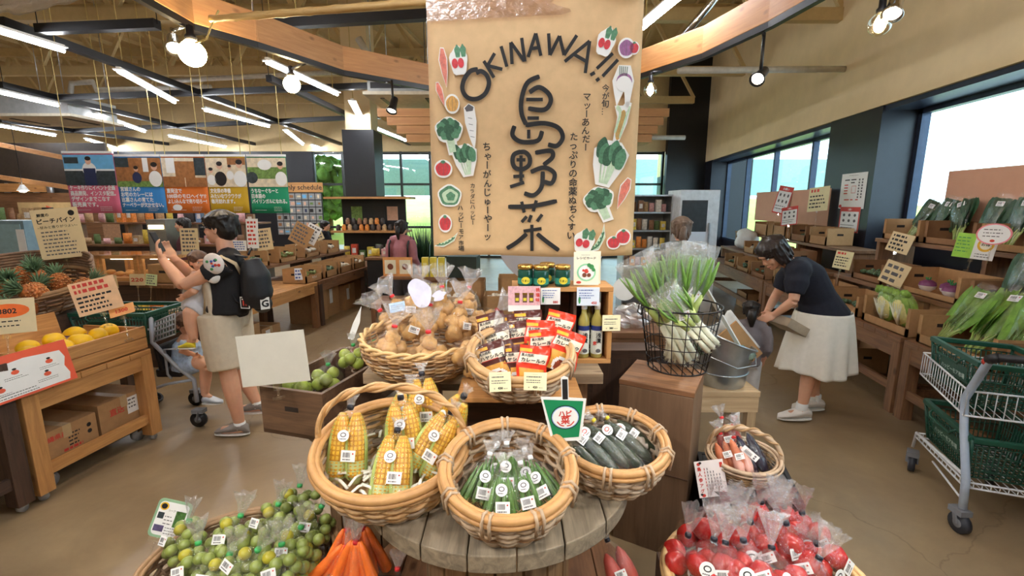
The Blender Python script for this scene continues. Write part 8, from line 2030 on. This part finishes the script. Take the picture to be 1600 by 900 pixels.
t = thing('goods_riser', 'upper shelf board of packaged goods on the far counter under the photo banners', 'shelf', W((xa2 + xb2) / 2, 8.95, 1.021), YW); m = MB(); m.box((0, 0, .36), (xb2 - xa2, .4, .03)); m.build('board', BRN, t); [(lambda q: q.build('support', BRNZ, t))(MB().box((x, 0, .171), (.05, .36, .342))) for x in (-2.2, -1.1, 0, 1.1, 2.2)]
fillrow(xa2, xb2, 8.42, 1.021, .19, (.1, .26), 'goods on the lower tier under the photo banners', 'packaged food on the lower tier under the photo banners', cls=GC)
fillrow(xa2, xb2, 8.78, 1.397, .19, (.12, .3), 'goods on the upper tier under the photo banners', 'packaged food on the upper tier under the photo banners', cls=GC)
LCASE = emit('case lamp glow', (255, 226, 170), 6)
for k in range(3):
    x = ray(128 + k * 62, 415)[0] * 5.7; lab = 'oak framed glass bakery case behind the pineapples, %s of three' % ('leftmost', 'middle', 'rightmost')[k]
    t = thing('bakery_case', lab, 'display case', W(x, 5.9, .801), YW, 'bakery cases'); w_, l_, h_ = .46, .5, .32; m = MB()
    for a in (-1, 1):
        for b in (-1, 1): m.box((a * (w_ / 2 - .02), b * (l_ / 2 - .02), h_ / 2), (.04, .04, h_))
        m.box((0, a * (l_ / 2 - .02), h_ - .02), (w_, .04, .04)); m.box((0, a * (l_ / 2 - .02), .02), (w_, .04, .04)); m.box((a * (w_ / 2 - .02), 0, h_ - .02), (.04, l_, .04)); m.box((a * (w_ / 2 - .02), 0, .02), (.04, l_, .04))
    m.build('frame', OAK, t); m = MB(); m.box((0, 0, h_ + .004), (w_, l_, .006)); m.box((0, -l_ / 2, h_ / 2), (w_ - .08, .004, h_ - .08)); m.build('glass', ACRYL, t); m = MB(); m.tube([(-w_ * .35, -.15, h_ - .05), (w_ * .35, -.15, h_ - .05)], .012, 0, 8); m.build('case_lamp', LCASE, t)
    m = MB(); m.box((0, 0, .03), (w_ - .09, l_ - .09, .02)); m.build('tray', OAK, t)
    for j in range(6): m = MB(); m.ell((0, 0, .03), (.055, .04, .032), 0, 10, 7, None, .15); tag(m.build('bread_roll', mat('baked crust', (206, 150, 84), .6, var=.25, scale=18), None, W(x - .12 + (j % 3) * .12, 5.8 + (j // 3) * .16, .843), (0, 0, random.random())), 'baked roll inside the oak framed bakery cases', 'bread', 'rolls in the bakery cases')
fillrow(ray(-60, 400)[0] * 5.6, ray(100, 400)[0] * 5.6, 5.65, .801, .2, (.12, .3), 'goods beside the bakery cases', 'packaged food on the counter left of the bakery cases', cls=GC, rows=2)
xa, xb = counter(130, 300, 4.7, .62, 'low oak counter before the bakery cases, above the green shopping basket', .5, OAK)
fillrow(xa, xb, 4.72, .621, .17, (.05, .12), 'trays on the low oak counter', 'small tray of food on the low oak counter before the cases', (0,), [CLS[1], CLS[5], CLS[8], CLS[3], CLS[6]])
def d_txt(s, c): return lambda m, w, h: text(m, s, 0, h * .35, h * .42, c, .001, 'C', .04, w=w * .8)
card('price_card', 'kraft card with bold black characters above the low oak counter', 'card', .17, .14, P(172, 452, 4.75), upright(YW + .1, .1, .12), d_txt('熊本', 0), KCARD, stand=.17); card('price_card', 'kraft card reading 220 in red above the low oak counter', 'card', .16, .12, P(215, 446, 4.75), upright(YW, .1), d_txt('220', 1), KCARD, stand=.17); card('price_card', 'pale green card right of the red 220 card', 'card', .12, .12, P(236, 446, 4.8), upright(YW, .1, -.1), d_lines(4, 2), mat('pale green card', (206, 222, 170), .7), stand=.17)
card('counter_card', 'tall kraft notice card behind the baby at the long counter', 'card', .22, .32, P(298, 398, 5.6), upright(YW, .05), d_lines(6, 2), KCARD, stand=.12); card('counter_card', 'white patterned card behind the shoulder of the man in black', 'card', .2, .14, onx(374, 392, -4.5), upright(YW, .1), d_lines(4, 3), WHITE, stand=.1); card('counter_card', 'white and red tall card right of the head of the man in black', 'card', .16, .4, onx(396, 388, -4.4), upright(YW, .05), d_lines(6, 1), WHITE, stand=.12)
t = thing('tilted_case', 'dark curved glass food case beside the shop clerk', 'display case', W(ray(262, 380)[0] * 7.6, 7.6, .9), YW); m = MB(); m.box((0, 0, .3), (.3, .4, .6)); m.build('cabinet', mat('grey case', (120, 116, 108), .3), t); m = MB(); m.box((0, -.205, .48), (.24, .008, .06)); m.build('case_lamp', LCASE, t)
table('case_stand', 'stand under the dark food case beside the shop clerk', .5, .5, .9, W(ray(262, 380)[0] * 7.6, 7.6, 0), YW, BRN, BRNZ, .04, .1, .06)
# deli front at the far left: orange beams, dark recess, arrow sign
for y0, y1, lab in ((224, 248, 'upper curved orange beam over the deli at the left edge'), (278, 293, 'lower curved orange beam over the deli at the left edge')):
    m = MB(); a, b = P(-60, y0 - 10, 10.4), P(108, y1, 10.8); m.bar(a, b, .06, .1); tag(m.build('deli_beam', PINE), lab, 'beam')
t = thing('deli_wall', 'brown deli front with a dark recess at the left edge', 'counter', W(ray(40, 318)[0] * 11, 11.2, 0), YW); m = MB(); m.box((-.6, .3, 1.0), (4.2, .5, 2.0)); m.build('counter_body', BRN, t); m = MB(); m.box((-.6, .5, 2.6), (4.2, .1, 1.2)); m.build('upper_panel', mat('deli brown panel', (52, 42, 34), .6, var=.2), t); m = MB(); m.box((-.3, .03, 2.12), (1.2, .04, .2)); m.build('shelf_edge', OAK, t)
for k in range(4): m = MB(); m.lathe([(.001, 0), (.06, 0), (.065, .02), (.065, .2), (.03, .24)], seg=12); m.build('pot', [STEEL], t, (-.9 + k * .35, .3, 2.0))
def d_arrow(m, w, h): m.poly([(-.42 * w, .38 * h), (.0 * w, .38 * h), (.0 * w, .2 * h), (.22 * w, .5 * h), (.0 * w, .8 * h), (.0 * w, .62 * h), (-.42 * w, .62 * h)], .001, 0)
card('arrow_sign', 'pale wooden sign with an orange arrow pointing right, behind the pineapple card', 'sign', 1.35, .36, P(75, 340, 11.2), upright(YW), d_arrow, mat('pale ply', (206, 178, 128), .7), (ORG,)); 
p = P(36, 297, 10.5); t = thing('pendant_lamp', 'bright pendant lamp in front of the deli at the left edge', 'lamp', p); m = MB(); m.lathe([(.03, .12), (.1, .0), (.11, -.01)], seg=16, cap=False); m.build('shade', WHITE, t); m = MB(); m.ell((0, 0, 0), (.07, .07, .05)); m.build('bulb', emit('pendant glow', (255, 240, 215), 25), t); m = MB(); m.tube([(0, 0, .12), (0, 0, 6 - p.z)], .006, seg=5); m.build('cord', BLACK, t)
m = MB(); p = P(18, 420, 6.3); t = thing('glass_cooler', 'blue grey glass cooler at the left edge behind the pineapples', 'fridge', W(ray(15, 400)[0] * 6.9, 6.9, 0), YW); m.box((0, .2, .75), (.7, .5, 1.5)); m.build('cabinet', mat('blue grey cabinet', (120, 146, 156), .4), t); m = MB(); m.box((.0, -.056, 1.1), (.6, .01, .7)); m.build('door_glass', mat('pale door glass', (150, 182, 190), .1), t); m = MB(); m.box((.3, -.07, 1.2), (.12, .004, .35)); m.build('door_poster', WHITE, t)
for k in range(2): packet(W(ray(120 + k * 40, 480)[0] * 5.0, 4.95, .0), .3, .5, .3, 0, 'stored box under the low oak counter', 'boxes under the low counter', CLS[4], YW)
